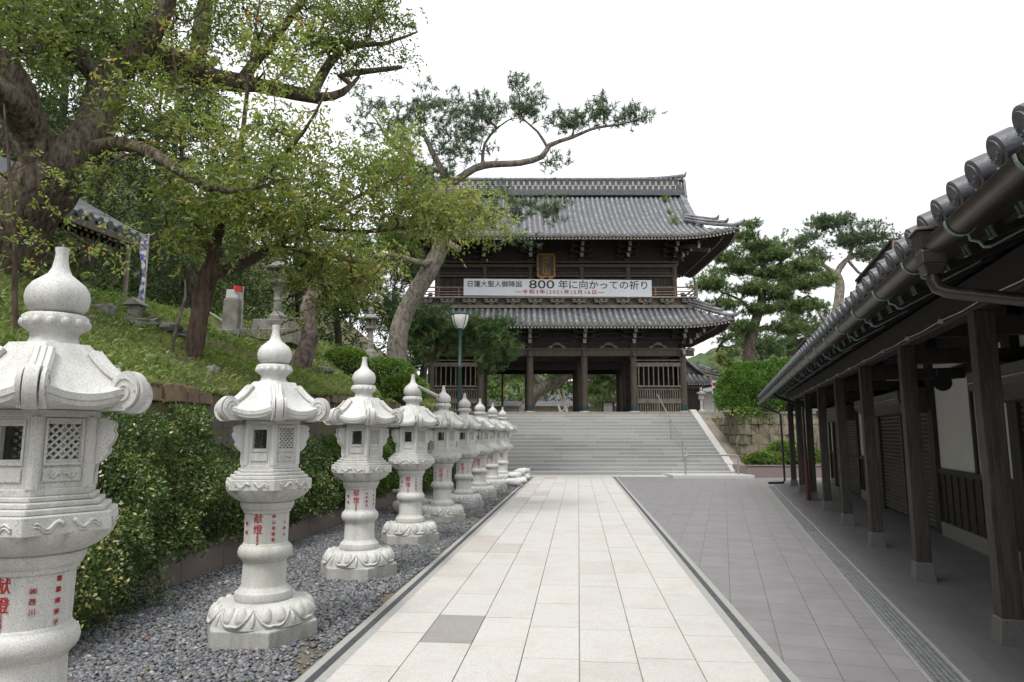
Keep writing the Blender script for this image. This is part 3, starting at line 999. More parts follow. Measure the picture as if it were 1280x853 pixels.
# ------------------------------------------------------------------ stairs and rails
SX0, SX1, SY0, NST = -2.7, 8.65, 27.45, 18
TREAD, RISE = 0.33, 2.67 / 18
st = empty('stone_stairs', ((SX0 + SX1) / 2, SY0, 0))
tag(st, 'broad grey granite stairs climbing to the temple gate', 'stairs')
for i in range(NST):
    b = MB()
    x = SX0 - rnd.random() * 1.2
    while x < SX1:
        w = rnd.uniform(0.9, 2.2)
        a0, a1 = max(SX0, x), min(SX1, x + w)
        b.tint = min(1, max(0, rnd.gauss(0.5, 0.3)))
        y1 = SY0 + i * TREAD + (TREAD + 0.05 if i < NST - 1 else 0.6)
        ys = SY0 + i * TREAD - (0.25 if i == 0 else 0)
        if a1 - a0 > 0.02:
            b.bx(a0 - st.location.x + 0.002, a1 - st.location.x - 0.002, ys - SY0, y1 - SY0, i * RISE - (0.02 if i == 0 else 0.06), (i + 1) * RISE)
        x += w
    sp0 = b.build('step', M['step'], st, tint=True, bevel=0.008)
    b = MB()
    ys = i * TREAD - (0.25 if i == 0 else 0)
    b.bx(SX0 - st.location.x + 0.01, SX1 - st.location.x - 0.01, ys - 0.004, ys + 0.05, (i + 1) * RISE - 0.020, (i + 1) * RISE + 0.003)
    b.build('nosing', M['nosing'], sp0)
def cheek(x0, x1, dz, y0=SY0 - 0.1):
    b = MB()
    yt = SY0 + NST * TREAD
    prof = [(y0, 0.0), (y0, 0.16 + dz), (yt - 0.05, NST * RISE + 0.12 + dz), (yt + 0.5, NST * RISE + 0.12 + dz), (yt + 0.5, 0)]
    b.extrude([(x0 - st.location.x, y - SY0, z) for y, z in prof], (x1 - x0, 0, 0))
    return b
cheek(SX1, SX1 + 0.30, 0.0).build('side_coping', M['coping'], st, bevel=0.012)
cheek(SX0 - 0.30, SX0, 0.0).build('side_coping', M['coping'], st, bevel=0.012)
b = MB()      # bare concrete slope between the stairs and the rubble wall
b.grid(lambda i, j: (SX1 + 0.302 + 0.68 * i - st.location.x, 0.0 + j * 5.6, 0.02 + 2.55 * j - 0.12 * i + 0.35 * math.sin(i * 3.0) * (1 - j) * 0.4), 8, 12)
b.build('concrete_slope', M['concrete'], st, smooth=True)

def stair_z(y): return max(0, min(NST, (y - SY0) / TREAD + 1)) * RISE
hr = empty('stair_handrail', (7.0, 28.0, stair_z(28.0)))
tag(hr, 'long stainless handrail slanting down the right half of the stairs', 'handrail')
b = MB()
b.tube([(0, 5.1, 2.67 - stair_z(28) + 0.72), (0, 5.0, 2.67 - stair_z(28) + 0.86), (0, 4.6, 2.48 - stair_z(28) + 0.86), (0, 0.1, 0.80), (0, -0.15, 0.69), (0, -0.13, 0.60)], 0.024, 10)
b.build('rail', M['steel'], hr, smooth=True, angle=50)
for yy in (4.6, 2.4, 0.35):
    b = MB()
    z0 = stair_z(28 + yy) - stair_z(28)
    b.tube([(0, yy, z0 - 0.02), (0, yy, 0.80 + (yy - 0.1) * (2.48 - stair_z(28) + 0.06) / 4.5 - 0.01)], 0.019, 8)
    b.build('post', M['steel'], hr, smooth=True, angle=50)
gr = empty('guard_rail', (7.48, 25.95, 0.11))
tag(gr, 'low bent stainless guard rail standing before the foot of the stairs', 'handrail')
b = MB()
pts = [(-0.99, 0, -0.02), (-0.99, 0, 0.62)]
for k in range(5): pts.append((-0.99 + 0.09 * (1 - math.cos(k * math.pi / 8)), 0, 0.62 + 0.09 * math.sin(k * math.pi / 8)))
pts += [(-p[0], 0, p[2]) for p in reversed(pts)]
b.tube(pts, 0.034, 10)
b.build('hoop', M['steel'], gr, smooth=True, angle=50)
b = MB()
b.tube([(-0.985, 0, 0.38), (0.985, 0, 0.38)], 0.014, 8)
b.build('crossbar', M['steel'], gr, smooth=True, angle=50)

# ------------------------------------------------------------------ tiled roofs
def tile_roof(parent, W, D, prof, tmax_f, tmax_s, verge=None, lift=0.3, lift_from=0.55, pitch=0.27, rad=0.075, sides='fblr',
              mat='tile', rafters=True, reach=2.0, soffit_drop=0.30, seg=0.30, hip=True, name=''):
    """hipped skirt (verge None) or hip-and-gable roof. W, D: half width and half depth of the eave line.
    prof(t): height at inward distance t. sides: front(-y) back left right."""
    def lf(a, A, t):
        x = max(0.0, (abs(a) / A - lift_from) / (1 - lift_from))
        return lift * x ** 2.4 * max(0.0, 1 - t / 3.2)
    def frame(side):
        if side == 'f': return W, D, lambda a, t, z: (a, -D + t, z)
        if side == 'b': return W, D, lambda a, t, z: (-a, D - t, z)
        if side == 'r': return D, W, lambda a, t, z: (W - t, a, z)
        return D, W, lambda a, t, z: (-W + t, -a, z)
    rolls, pans, ends = MB(), MB(), MB()
    raf, tip, soff, fas = MB(), MB(), MB(), MB()
    for side in sides:
        A, B, pt = frame(side)
        fb = side in 'fb'
        n = int(2 * A / pitch)
        n -= (n % 2 == 0)
        sp = 2 * A / (n + 1)
        for i in range(n + 1):
            a0 = -A + i * sp
            for ctr in (False, True):
                a = a0 + sp / 2 if not ctr else a0 + sp
                if ctr and i == n: continue
                if fb: T = tmax_f if (verge is not None and abs(a) <= verge) else min(tmax_f if verge is not None else tmax_f, A - abs(a))
                else: T = min(tmax_s, A - abs(a)) if verge is None else min(tmax_s, A - abs(a))
                if T < 0.12: continue
                m = max(1, int(round(T / seg)))
                vs, fs = [], []
                if not ctr:                       # flat pan tiles between the rolls
                    for j in range(m + 1):
                        t = T * j / m
                        hw = sp / 2
                        for e in (-1, 1):
                            aa = a + e * hw
                            vs.append(pt(aa, t, prof(t) + lf(aa, A, t) - 0.012))
                    fs = [(2 * j, 2 * j + 1, 2 * j + 3, 2 * j + 2) for j in range(m)]
                    pans.quad_add(vs, fs)
                else:
                    K = 5
                    for j in range(m):
                        for q, rr_ in ((0.0, rad), (0.98, rad * 0.86)):
                            t = T * (j + q) / m
                            z = prof(t) + lf(a, A, t) - 0.012
                            for k in range(K + 1):
                                an = math.pi * k / K
                                vs.append(pt(a + rr_ * math.cos(an), t - (0.05 if j == 0 and q == 0 else 0), z + rr_ * 1.05 * math.sin(an)))
                    nr = 2 * m
                    fs = [(r * (K + 1) + k, r * (K + 1) + k + 1, (r + 1) * (K + 1) + k + 1, (r + 1) * (K + 1) + k) for r in range(nr - 1) for k in range(K)]
                    rolls.quad_add(vs, fs)
                    # eave disc
                    c = [pt(a + rad * 1.08 * math.cos(math.tau * k / 10), -0.055, prof(0) + lf(a, A, 0) + 0.012 + rad * 1.08 * math.sin(math.tau * k / 10)) for k in range(10)]
                    c2 = [pt(a + rad * 1.08 * math.cos(math.tau * k / 10), 0.02, prof(0) + lf(a, A, 0) + 0.012 + rad * 1.08 * math.sin(math.tau * k / 10)) for k in range(10)]
                    ends.quad_add(c + c2, [tuple(range(10))] + [(k, k + 10, (k + 1) % 10 + 10, (k + 1) % 10) for k in range(10)])
        # eave board and soffit
        NB = 40
        def eb(z0, z1, t0, t1, mb):
            vs, fs = [], []
            for i in range(NB + 1):
                a = -A + 2 * A * i / NB
                a_ = a * (A - t0) / A
                a1_ = a * (A - t1) / A
                for tt, aa, zz in ((t0, a_, z0), (t0, a_, z1), (t1, a1_, z0), (t1, a1_, z1)):
                    vs.append(pt(aa, tt, prof(0) + lf(aa, A, 0) + zz))
            for i in range(NB):
                o, p = 4 * i, 4 * i + 4
                fs += [(o, p, p + 1, o + 1), (o + 2, o + 3, p + 3, p + 2), (o, o + 2, p + 2, p), (o + 1, p + 1, p + 3, o + 3)]
            mb.quad_add(vs, fs)
        eb(-0.10, -0.025, 0.0, 0.10, fas)
        if rafters:
            # soffit sheet rising towards the wall
            vs, fs = [], []
            for i in range(NB + 1):
                a = -A + 2 * A * i / NB
                for tt in (0.06, reach):
                    aa = a * (A - tt) / A
                    vs.append(pt(aa, tt, prof(0) + lf(aa, A, tt) - 0.105 + 0.30 * (tt - 0.06)))
            fs = [(2 * i, 2 * i + 1, 2 * i + 3, 2 * i + 2) for i in range(NB)]
            soff.quad_add(vs, fs)
            rp = 0.165
            k = int(2 * (A - 0.08) / rp)
            for i in range(k + 1):
                a = -A + 0.08 + i * (2 * A - 0.16) / k
                for t0, dz, hh in ((0.13, -0.155, 0.085), (0.62, -0.125, 0.095)):
                    if A - abs(a) < t0 - 0.02: continue
                    te = min(reach, A - abs(a) + 0.02) if abs(a) > A - reach else reach
                    if te - t0 < 0.08: te = t0 + 0.08
                    l0 = prof(0) + lf(a, A, t0) + dz
                    z0_, z1_ = l0 + 0.30 * t0 - (0.05 if t0 > 0.5 else 0), l0 + 0.30 * te - (0.05 if t0 > 0.5 else 0)
                    p, q = Vector(pt(a, t0, z0_)), Vector(pt(a, te, z1_))
                    raf.beam(p, q, 0.066, hh)
                    dd = (q - p).normalized()
                    tip.beam(p - dd * 0.016, p - dd * 0.001, 0.092, hh + 0.03)
    rolls.quad_add(ends.v, ends.f)
    rolls.build('roof_tile', M[mat], parent, smooth=True, angle=50)
    pans.build('pan_tile', M['pan'], parent)
    fas.build('eave_board', M['greywood'], parent)
    if rafters:
        soff.build('soffit', M['darkwood'], parent)
        rf_ = raf.build('rafter', M['darkwood'], parent)
        rf_['kind'] = 'stuff'
        tip.build('rafter_tip', M['whitepaint'], rf_)
    if hip and 'f' in sides:
        for sx in (-1, 1):
            for sy in ((-1, 1) if 'b' in sides else (-1,)):
                T0 = 0.0
                T1 = min(tmax_f, tmax_s) if verge is None else min(W - verge + 0.6, tmax_s)
                b = MB()
                pts = []
                for i in range(13):
                    t = T0 + (T1 - T0) * i / 12
                    pts.append(Vector((sx * (W - t), sy * (D - t), prof(t) + lf(1, 1, t) + 0.06)))
                pts[0] += Vector((sx * 0.06, sy * 0.06, 0.06))
                b.tube(pts, [0.10] * 13, 8)
                b.tube([p + Vector((0, 0, 0.14)) for p in pts[3:]], [0.10] * 10, 8)
                b.tube([p + Vector((0, 0, 0.26)) for p in pts[5:]], [0.085] * 8, 8)
                for q in (0, 3, 5):               # upturned end tiles
                    p = pts[q] + Vector((0, 0, (0.0, 0.0, 0.0, 0.14, 0.0, 0.26)[q]))
                    b.tube([p + Vector((-sx * 0.05, -sy * 0.05, 0)), p + Vector((sx * 0.07, sy * 0.07, 0.05)), p + Vector((sx * 0.12, sy * 0.12, 0.17))], [0.10, 0.085, 0.035], 8)
                p = pts[-1] + Vector((0, 0, 0.2))
                b.box(tuple(p), (0.16, 0.16, 0.5), rz=math.pi / 4)
                b.build('hip_ridge', M['tile'], parent, smooth=True, angle=45)

# ------------------------------------------------------------------ the two-storey temple gate
GX, GY, GZ = 2.264, 36.6, 2.67
gate = empty('temple_gate', (GX, GY, GZ))
tag(gate, 'great two-storey wooden temple gate with grey tiled roofs at the top of the stairs', 'gate')
def gz(z): return z - GZ
def lower_prof(t): return gz(6.80) + 0.56 * t + 0.05 * t * t
def upper_prof(t):
    return gz(11.08) + 0.44 * t + 0.0675 * t * t
up_t = 4.85
CX = [-6.325, -3.845, -1.365, 1.365, 3.845, 6.325]
# columns
for iy, y in enumerate((-2.4, 0.0, 2.4)):
    for x in CX:
        if iy == 1 and abs(x) > 5: pass
        b = MB()
        b.lathe([(0.165, 0.05), (0.172, 1.2), (0.170, 2.4), (0.158, 3.55)], 16, c=(x, y, 0))
        c = b.build('column', M['wood'], gate, smooth=True, angle=40)
        b = MB()
        b.lathe([(0.178, 0.06), (0.182, 0.075), (0.182, 0.37), (0.176, 0.385)], 16, c=(x, y, 0))
        b.build('metal_band', M['greenmetal'], c, smooth=True, angle=40)
        b = MB()
        b.lathe([(0.29, 0.0), (0.28, 0.04), (0.22, 0.075), (0.20, 0.08)], 16, c=(x, y, 0))
        b.build('plinth_stone', M['coping'], c, smooth=True, angle=40)
# tie beams and lintels
b = MB()
for y in (-2.4, 0.0, 2.4):
    b.bx(-6.9, 6.9, y - 0.09, y + 0.09, gz(5.50), gz(5.80))
    b.bx(-6.9, 6.9, y - 0.16, y + 0.16, gz(5.803), gz(5.90))
for x in CX:
    b.bx(x - 0.09, x + 0.09, -2.8, 2.8, gz(5.45), gz(5.68))
b.build('tie_beam', M['wood'], gate, bevel=0.015)
b = MB()
b.bx(-3.8, 3.8, 2.32, 2.40, gz(5.0), gz(5.48))
b.bx(-3.8, 3.8, -0.05, 0.05, gz(5.05), gz(5.48))
b.bx(-6.3, 6.3, -2.34, 2.34, gz(5.905), gz(5.96))
b.build('inner_board', M['darkwood'], gate)
# side bays: board walls round the guardian rooms and front lattices
for sx in (-1, 1):
    x0, x1 = sorted((sx * 3.845, sx * 6.325))
    b = MB()
    b.bx(x0, x1, 0.06, 0.10, 0.0, gz(5.45))
    b.bx(x0, x1, 2.36, 2.44, 0.0, gz(5.45))
    xx = sx * 6.325
    b.bx(xx - 0.03, xx + 0.03, -2.25, -0.15, 0.9, gz(5.45))
    b.bx(xx - 0.03, xx + 0.03, 0.15, 2.25, 0.0, gz(5.45))
    xx = sx * 3.845
    b.bx(xx - 0.03, xx + 0.03, 0.15, 2.25, 0.0, gz(5.45))
    b.build('side_wall', M['darkwood'], gate)
    b = MB()
    b.bx(x0 + 0.14, x1 - 0.14, -2.50, -2.33, gz(4.97), gz(5.17))
    b.bx(x0 + 0.14, x1 - 0.14, -2.48, -2.34, gz(3.93), gz(4.02))
    b.bx(x0 + 0.14, x1 - 0.14, -2.47, -2.36, gz(3.80), gz(3.86))
    b.bx(x0 + 0.14, x1 - 0.14, -2.48, -2.35, gz(3.12), gz(3.36))
    b.bx(x0 + 0.14, x1 - 0.14, -2.47, -2.36, 0.0, 0.07)
    b.bx(x0 + 0.14, x1 - 0.14, -2.46, -2.36, gz(5.26), gz(5.32))
    la = b.build('lattice_frame', M['greywood'], gate, bevel=0.008)
    b = MB()
    k = 9
    for i in range(k):
        x = x0 + 0.25 + (x1 - x0 - 0.5) * i / (k - 1)
        b.bx(x - 0.028, x + 0.028, -2.45, -2.385, gz(4.0), gz(5.0))
    k = 19
    for i in range(k):
        x = x0 + 0.2 + (x1 - x0 - 0.4) * i / (k - 1)
        b.bx(x - 0.028, x + 0.028, -2.44, -2.39, 0.05, gz(3.82))
    b.build('lattice_bar', M['greywood'], la)
    b = MB()
    b.bx(x0 + 0.2, x1 - 0.2, -2.25, -2.2, 0.05, gz(3.8))
    b.build('back_board', M['darkwood'], la)
    # inside rails along the passage
    b = MB()
    xx = sx * 3.845
    for z in (0.1, 0.7, 1.3, 1.9, 2.5):
        b.bx(xx - 0.04, xx + 0.04, -2.25, -0.15, z, z + 0.08)
    for i in range(10):
        y = -2.2 + 2.0 * i / 9
        b.bx(xx - 0.025, xx + 0.025, y - 0.03, y + 0.03, 0.1, 2.5)
    b.build('passage_lattice', M['darkwood'], gate)
# frieze above the beam with frog-leg struts
b = MB()
b.bx(-6.3, 6.3, -2.42, -2.36, gz(5.90), gz(7.0))
b.bx(-6.3, 6.3, 2.36, 2.42, gz(5.90), gz(7.0))
b.bx(-6.36, -6.28, -2.36, 2.36, gz(5.90), gz(7.0))
b.bx(6.28, 6.36, -2.36, 2.36, gz(5.90), gz(7.0))
for z in (6.12, 6.36, 6.6):
    b.bx(-6.6, 6.6, -2.50, -2.425, gz(z), gz(z + 0.10))
b.build('frieze', M['darkwood'], gate)
for i in range(5):
    x = (CX[i] + CX[i + 1]) / 2
    b = MB()
    out = [(-0.46, 0), (-0.40, 0.10), (-0.24, 0.15), (-0.16, 0.25), (0, 0.30), (0.16, 0.25), (0.24, 0.15), (0.40, 0.10), (0.46, 0), (0.26, 0), (0.20, 0.11), (0.08, 0.16), (-0.08, 0.16), (-0.20, 0.11), (-0.26, 0)]
    n = len(out)
    vs = [(x + p, -2.56, gz(5.90) + q) for p, q in out] + [(x + p, -2.46, gz(5.90) + q) for p, q in out]
    fs = [(k, (k + 1) % n, n + (k + 1) % n, n + k) for k in range(n)]
    for k in range(4): fs.append((k, k + 1, n - 2 - k if k < 5 else 0, n - 1 - k))
    top = list(range(0, 9))
    ins = list(range(14, 8, -1))
    # front faces as a strip between outer and inner outline
    pairs = [(0, 14), (1, 14), (2, 13), (3, 12), (4, 12), (4, 11), (5, 11), (6, 10), (7, 9), (8, 9)]
    fs = fs[:n]
    for (o1, i1), (o2, i2) in zip(pairs, pairs[1:]):
        f = [o1, o2, i2, i1]
        f = list(dict.fromkeys(f))
        if len(f) >= 3: fs.append(tuple(f))
    b.quad_add(vs, fs)
    b.build('frog_leg_strut', M['greywood'], gate)
# bracket sets
def bracket(x, y, z0, dirx, diry, tiers=3, step=0.30, rise=0.24, side=True, wall=0.55):
    dm, tm = MB(), MB()
    L = math.hypot(dirx, diry)
    ux, uy = dirx / L, diry / L
    an = math.atan2(uy, ux)
    k = L                                     # diagonals reach further
    dm.box((x, y, z0 + 0.09), (0.30, 0.30, 0.18), top=1.25)
    for t in range(tiers):
        o = step * (t + 1) * k
        z = z0 + 0.22 + rise * t
        dm.box((x + ux * o / 2, y + uy * o / 2, z + 0.06), (o + 0.22, 0.13, 0.13), rz=an)
        tm.box((x + ux * (o + 0.13), y + uy * (o + 0.13), z + 0.06), (0.06, 0.15, 0.15), rz=an)
        dm.box((x + ux * o, y + uy * o, z + 0.165), (0.20, 0.20, 0.09), rz=an, top=1.15)
        tm.box((x + ux * (o + 0.108), y + uy * (o + 0.108), z + 0.165), (0.014, 0.19, 0.075), rz=an)
        if side:
            dm.box((x + ux * step * t, y + uy * step * t, z + 0.06), (0.12, 2 * wall, 0.12), rz=an)
            for e in (-1, 1):
                px_, py_ = x + ux * step * t - uy * e * wall * 0.9, y + uy * step * t + ux * e * wall * 0.9
                dm.box((px_, py_, z + 0.165), (0.18, 0.2, 0.09), rz=an, top=1.15)
    o = bk = dm.build('bracket', M['darkwood'], gate)
    tm.build('bracket_tip', M['tipgrey'], bk)
for i, x in enumerate(CX):
    bracket(x, -2.4, gz(5.91), 0, -1, 3, 0.27, 0.235)
for sx in (-1, 1):
    bracket(sx * 6.325, -2.4, gz(5.91), sx, -1, 3, 0.27, 0.235, False)
    for y in (-2.4, 0, 2.4): bracket(sx * 6.325, y, gz(5.91), sx, 0, 3, 0.27, 0.235)
    b = MB()                                   # carved beam noses at the corners
    for dx, dy in ((sx, 0), (0, -1)):
        b.box((sx * 6.325 + dx * 0.42, -2.4 + dy * 0.30, gz(5.66)), (0.30 if dx else 0.16, 0.16 if dx else 0.30, 0.22))
        b.box((sx * 6.325 + dx * 0.46, -2.4 + dy * 0.34, gz(5.80)), (0.36 if dx else 0.34, 0.34, 0.06))
    b.build('beam_nose', M['tipgrey'], gate, bevel=0.02)
tile_roof(gate, 8.36, 4.5, lower_prof, 1.95, 1.95, None, lift=0.32, lift_from=0.62, pitch=0.285, rad=0.085, reach=2.0)
# balcony with its own row of small brackets
b = MB()
b.bx(-6.9, 6.9, -3.0, 3.0, gz(7.86), gz(8.02))
b.bx(-6.6, 6.6, -2.75, 2.75, gz(8.02), gz(8.36))
b.build('balcony_base', M['greywood'], gate)
b = MB()
b.bx(-7.05, 7.05, -3.12, 3.12, gz(8.37), gz(8.42))
b.build('balcony_floor', M['tipgrey'], gate, bevel=0.01)
for i in range(13):
    x = -6.6 + 13.2 * i / 12
    b = MB()
    b.box((x, -2.90, gz(8.08)), (0.18, 0.22, 0.10), top=1.3)
    b.box((x, -2.93, gz(8.18)), (0.62, 0.18, 0.09), top=1.08)
    for e in (-1, 0, 1): b.box((x + e * 0.26, -2.94, gz(8.275)), (0.17, 0.22, 0.10), top=1.25)
    b.box((x, -3.06, gz(8.19)), (0.1, 0.16, 0.12))
    b.build('balcony_bracket', M['greywood'], gate, bevel=0.01)
rail = MB()
mid = MB()
yr = -3.03
for z, h in ((8.52, 0.05), (8.66, 0.05), (8.87, 0.07)):
    mb = mid if z < 8.8 else rail
    mb.bx(-7.0, 7.0, yr - 0.03, yr + 0.03, gz(z), gz(z + h))
    for sx in (-1, 1): mb.bx(sx * 6.97 - 0.03, sx * 6.97 + 0.03, -3.0, 3.0, gz(z), gz(z + h))
for i in range(15):
    x = -6.9 + 13.8 * i / 14
    mid.bx(x - 0.03, x + 0.03, yr - 0.025, yr + 0.025, gz(8.42), gz(8.87))
for sx in (-1, 1):
    for y in (-3.03, 3.0):
        rail.bx(sx * 6.97 - 0.07, sx * 6.97 + 0.07, y - 0.07, y + 0.07, gz(8.42), gz(9.08))
rl = rail.build('balcony_railing', M['greywood'], gate, bevel=0.008)
mid.build('railing_bar', M['palewood'], rl)
# upper storey
b = MB()
b.bx(-6.05, 6.05, -2.10, 2.10, gz(8.42), gz(11.9))
b.build('upper_wall', M['darkwood'], gate)
b = MB()
UX = [-6.1, -3.7, -1.31, 1.31, 3.7, 6.1]
for x in UX:
    for y in (-2.15, 2.15):
        b.lathe([(0.14, gz(8.42)), (0.14, gz(10.3))], 14, c=(x, y, 0))
b.build('upper_column', M['wood'], gate, smooth=True, angle=40)
b = MB()
for z, h, o in ((8.95, 0.09, 0.02), (9.62, 0.12, 0.10), (9.80, 0.07, 0.04), (10.12, 0.16, 0.12), (10.36, 0.08, 0.16)):
    b.bx(-6.15 - o, 6.15 + o, -2.16 - o, -2.1, gz(z), gz(z + h))
    b.bx(-6.15 - o, 6.15 + o, 2.1, 2.16 + o, gz(z), gz(z + h))
    for sx in (-1, 1): b.bx(sx * (6.1 + o / 2) - 0.06 - o / 2, sx * (6.1 + o / 2) + 0.06 + o / 2, -2.098, 2.098, gz(z), gz(z + h))
for i in range(5):
    for k in range(7):
        x = UX[i] + (UX[i + 1] - UX[i]) * (k + 0.5) / 7
        b.bx(x - 0.02, x + 0.02, -2.14, -2.1, gz(8.45), gz(9.6))
b.build('rail_beam', M['wood'], gate, bevel=0.01)
for x in UX:
    bracket(x, -2.15, gz(10.4), 0, -1, 4, 0.30, 0.22)
for sx in (-1, 1):
    bracket(sx * 6.1, -2.15, gz(10.4), sx, -1, 4, 0.32, 0.22, False)
    for y in (-2.15, 0, 2.15): bracket(sx * 6.1, y, gz(10.4), sx, 0, 4, 0.30, 0.22)
    for dx, dy in ((0.55, -1), (1, -0.55)):   # slanting tail rafters of the corner
        b = MB()
        p = Vector((sx * 6.1, -2.15, gz(11.25)))
        q = p + Vector((sx * dx * 1.6, dy * 1.6, -0.42))
        b.beam(p, q, 0.14, 0.18)
        t = b.build('tail_rafter', M['wood'], gate)
        b = MB()
        dd = (q - p).normalized()
        b.beam(q + dd * 0.001, q + dd * 0.03, 0.142, 0.182)
        b.build('rafter_tip', M['tipgrey'], t)
tile_roof(gate, 8.68, 4.85, upper_prof, up_t, 2.3, 7.2, lift=0.42, lift_from=0.60, pitch=0.272, rad=0.078, reach=2.8)
# gable ends and verge
for sx in (-1, 1):
    b = MB()
    for sy in (-1, 1):
        pts = [Vector((sx * 7.12, sy * (4.85 - t), upper_prof(t) + 0.10)) for t in [1.45 + (up_t - 1.45) * i / 10 for i in range(11)]]
        b.tube(pts, [0.12] * 11, 8)
        b.tube([p + Vector((sx * 0.17, 0, -0.02)) for p in pts], [0.095] * 11, 8)
    b.build('verge_ridge', M['tile'], gate, smooth=True, angle=45)
    b = MB()
    for sy in (-1, 1):
        pts = [Vector((sx * 7.05, sy * (4.85 - t), upper_prof(t) - 0.16)) for t in [1.45 + (up_t - 1.45) * i / 8 for i in range(9)]]
        for p, q in zip(pts, pts[1:]): b.beam(p, q, 0.10, 0.26)
    b.build('barge_board', M['greywood'], gate)
    b = MB()
    prof = [(sx * 6.5, sy_ * (4.85 - t), upper_prof(t) - 0.05) for sy_, ts in ((-1, [2.2, 3, 4, 4.85]), (1, [4.0, 3, 2.2])) for t in ts]
    b.extrude(prof, (sx * 0.08, 0, 0))
    b.build('gable_wall', M['darkwood'], gate)
# main ridge: courses of thin tiles with a hexagon pattern, capped with rolls
zr = upper_prof(up_t)
b = MB()
b.bx(-7.25, 7.25, -0.34, 0.34, zr - 0.12, zr + 0.14)
b.bx(-7.2, 7.2, -0.27, 0.27, zr + 0.142, zr + 0.20)
b.bx(-7.15, 7.15, -0.20, 0.20, zr + 0.20, zr + 0.78)
for i in range(61):
    pass
b.bx(-7.25, 7.25, -0.27, 0.27, zr + 0.78, zr + 0.84)
rg = b.build('main_ridge', M['pan'], gate, bevel=0.02)
b = MB()
for r, (zz, of) in enumerate(((0.28, 0.0), (0.55, 0.5))):
    k = 44
    for i in range(k):
        x = -7.0 + 14.0 * (i + of) / k
        if abs(x) > 7.05: continue
        for dx in (-0.13, 0.13): b.bx(x + dx - 0.022, x + dx + 0.022, -0.222, -0.198, zr + zz - 0.03, zr + zz + 0.18)
        b.bx(x - 0.15, x + 0.15, -0.224, -0.198, zr + zz + 0.181, zr + zz + 0.21)
b.build('ridge_pattern', M['tipgrey'], rg)
b = MB()
pts = []
for i in range(31):
    x = -7.3 + 14.6 * i / 30
    pts.append(Vector((x, 0, zr + 0.90 + 0.22 * (abs(x) / 7.3) ** 6)))
b.tube(pts, [0.12] * 31, 10)
for i in range(52):
    x = -7.1 + 14.2 * i / 51
    b.tube([(x, -0.30, zr + 0.845), (x, 0.30, zr + 0.845)], 0.055, 8)
for sx in (-1, 1):
    b.tube([(sx * 7.2, 0, zr + 1.05), (sx * 7.4, 0, zr + 1.15), (sx * 7.5, 0, zr + 1.36)], [0.12, 0.09, 0.03], 8)
b.build('ridge_cap', M['tile'], rg, smooth=True, angle=45)
for sx in (-1, 1):
    b = MB()
    b.extrude([(sx * 7.26, y, zr + z) for y, z in ((-0.42, -0.55), (0.42, -0.55), (0.48, -0.2), (0.30, 0.25), (0.22, 0.75), (0, 0.98), (-0.22, 0.75), (-0.30, 0.25), (-0.48, -0.2))], (sx * 0.14, 0, 0))
    b.lathe([(0.12, 0), (0.12, 0.08)], 12, c=(0, 0, 0))
    b2 = MB()
    b.build('ogre_tile', M['tile'], gate, bevel=0.03)
for (px, py, r_, lab) in ((831, 242, .20, 'small green weed growing at the end of the main roof ridge'), (836, 259, .10, 'tiny green weed halfway up the upper roof'), (842, 274, .26, 'largest green weed growing on the upper roof beside the hip ridge')):
    Yw = GY - 4.85 + (0.0 if py > 290 else {242: 4.3, 259: 3.2, 274: 2.0}[py])
    tw = Yw - GY + 4.85
    q = Vector((P(px, py, Yw).x, Yw, GZ + upper_prof(tw) + 0.03))
    WEEDS.append((q, r_, lab))
# hanging name plaque
pq = empty('name_plaque', (GX - 0.53, GY - 2.66, 10.12))
tag(pq, 'dark upright name plaque in a ragged gold frame under the upper eave', 'plaque')
pq.rotation_euler = (R(-8), 0, 0)
b = MB()
b.bx(-0.34, 0.34, 0.0, 0.06, -0.56, 0.56)
b.build('board', M['plaque'], pq)
b = MB()
def ragged(sx0, sy0, n, horiz):
    for i in range(n):
        f = (i + 0.5) / n * 2 - 1
        w = 0.10 + 0.035 * math.sin(i * 2.4)
        if horiz: b.box((f * 0.42, 0.02, sy0), (0.9 / n * 1.02, 0.09, w))
        else: b.box((sx0, 0.021, f * 0.6), (w, 0.092, 1.22 / n * 1.02))
ragged(0, 0.61, 9, True); ragged(0, -0.61, 9, True); ragged(-0.42, 0, 11, False); ragged(0.42, 0, 11, False)
for e in (-1, 1): b.box((e * 0.22, 0.02, -0.70), (0.16, 0.08, 0.14), top=1.4)
b.build('frame', M['gold'], pq, bevel=0.012)
text_obj('lettering', '小\n湊\n山', 0.40, M['gold'], pq, (0, -0.006, 0.0), line=0.86, bold=0.012)
b = MB()
for e in (-1, 1): b.tube([(e * 0.3, 0.05, 0.6), (e * 0.3, 0.25, 0.95)], 0.015, 6)
b.build('hanger', M['darkwood'], pq)
# congratulation banner on the railing
bn = empty('event_banner', (GX + 0.02, GY - 3.13, 8.86))
bn.rotation_euler = (0, R(0.5), 0)
tag(bn, 'long white banner with black and red Japanese writing on the gate balcony', 'banner')
b = MB()
b.grid(lambda i, j: (-4.70 + 9.40 * i, -0.012 + 0.006 * math.sin(i * 37) * math.sin(j * 3), -0.425 + 0.85 * j), 60, 4)
b.grid(lambda i, j: (4.70 - 9.40 * i, 0.0 + 0.006 * math.sin((1 - i) * 37) * math.sin(j * 3), -0.425 + 0.85 * j), 60, 4)
b.build('sheet', M['banner'], bn, smooth=True)
text_obj('lettering', '日蓮大聖人御降誕', 0.335, M['black'], bn, (-3.16, -0.022, 0.14), sx=1.04, bold=0.002)
text_obj('lettering', '800', 0.60, M['black'], bn, (-0.80, -0.022, 0.14), sx=1.45, bold=0.004)
text_obj('lettering', '年に向かっての祈り', 0.47, M['black'], bn, (2.30, -0.022, 0.13), sx=1.08, bold=0.003)
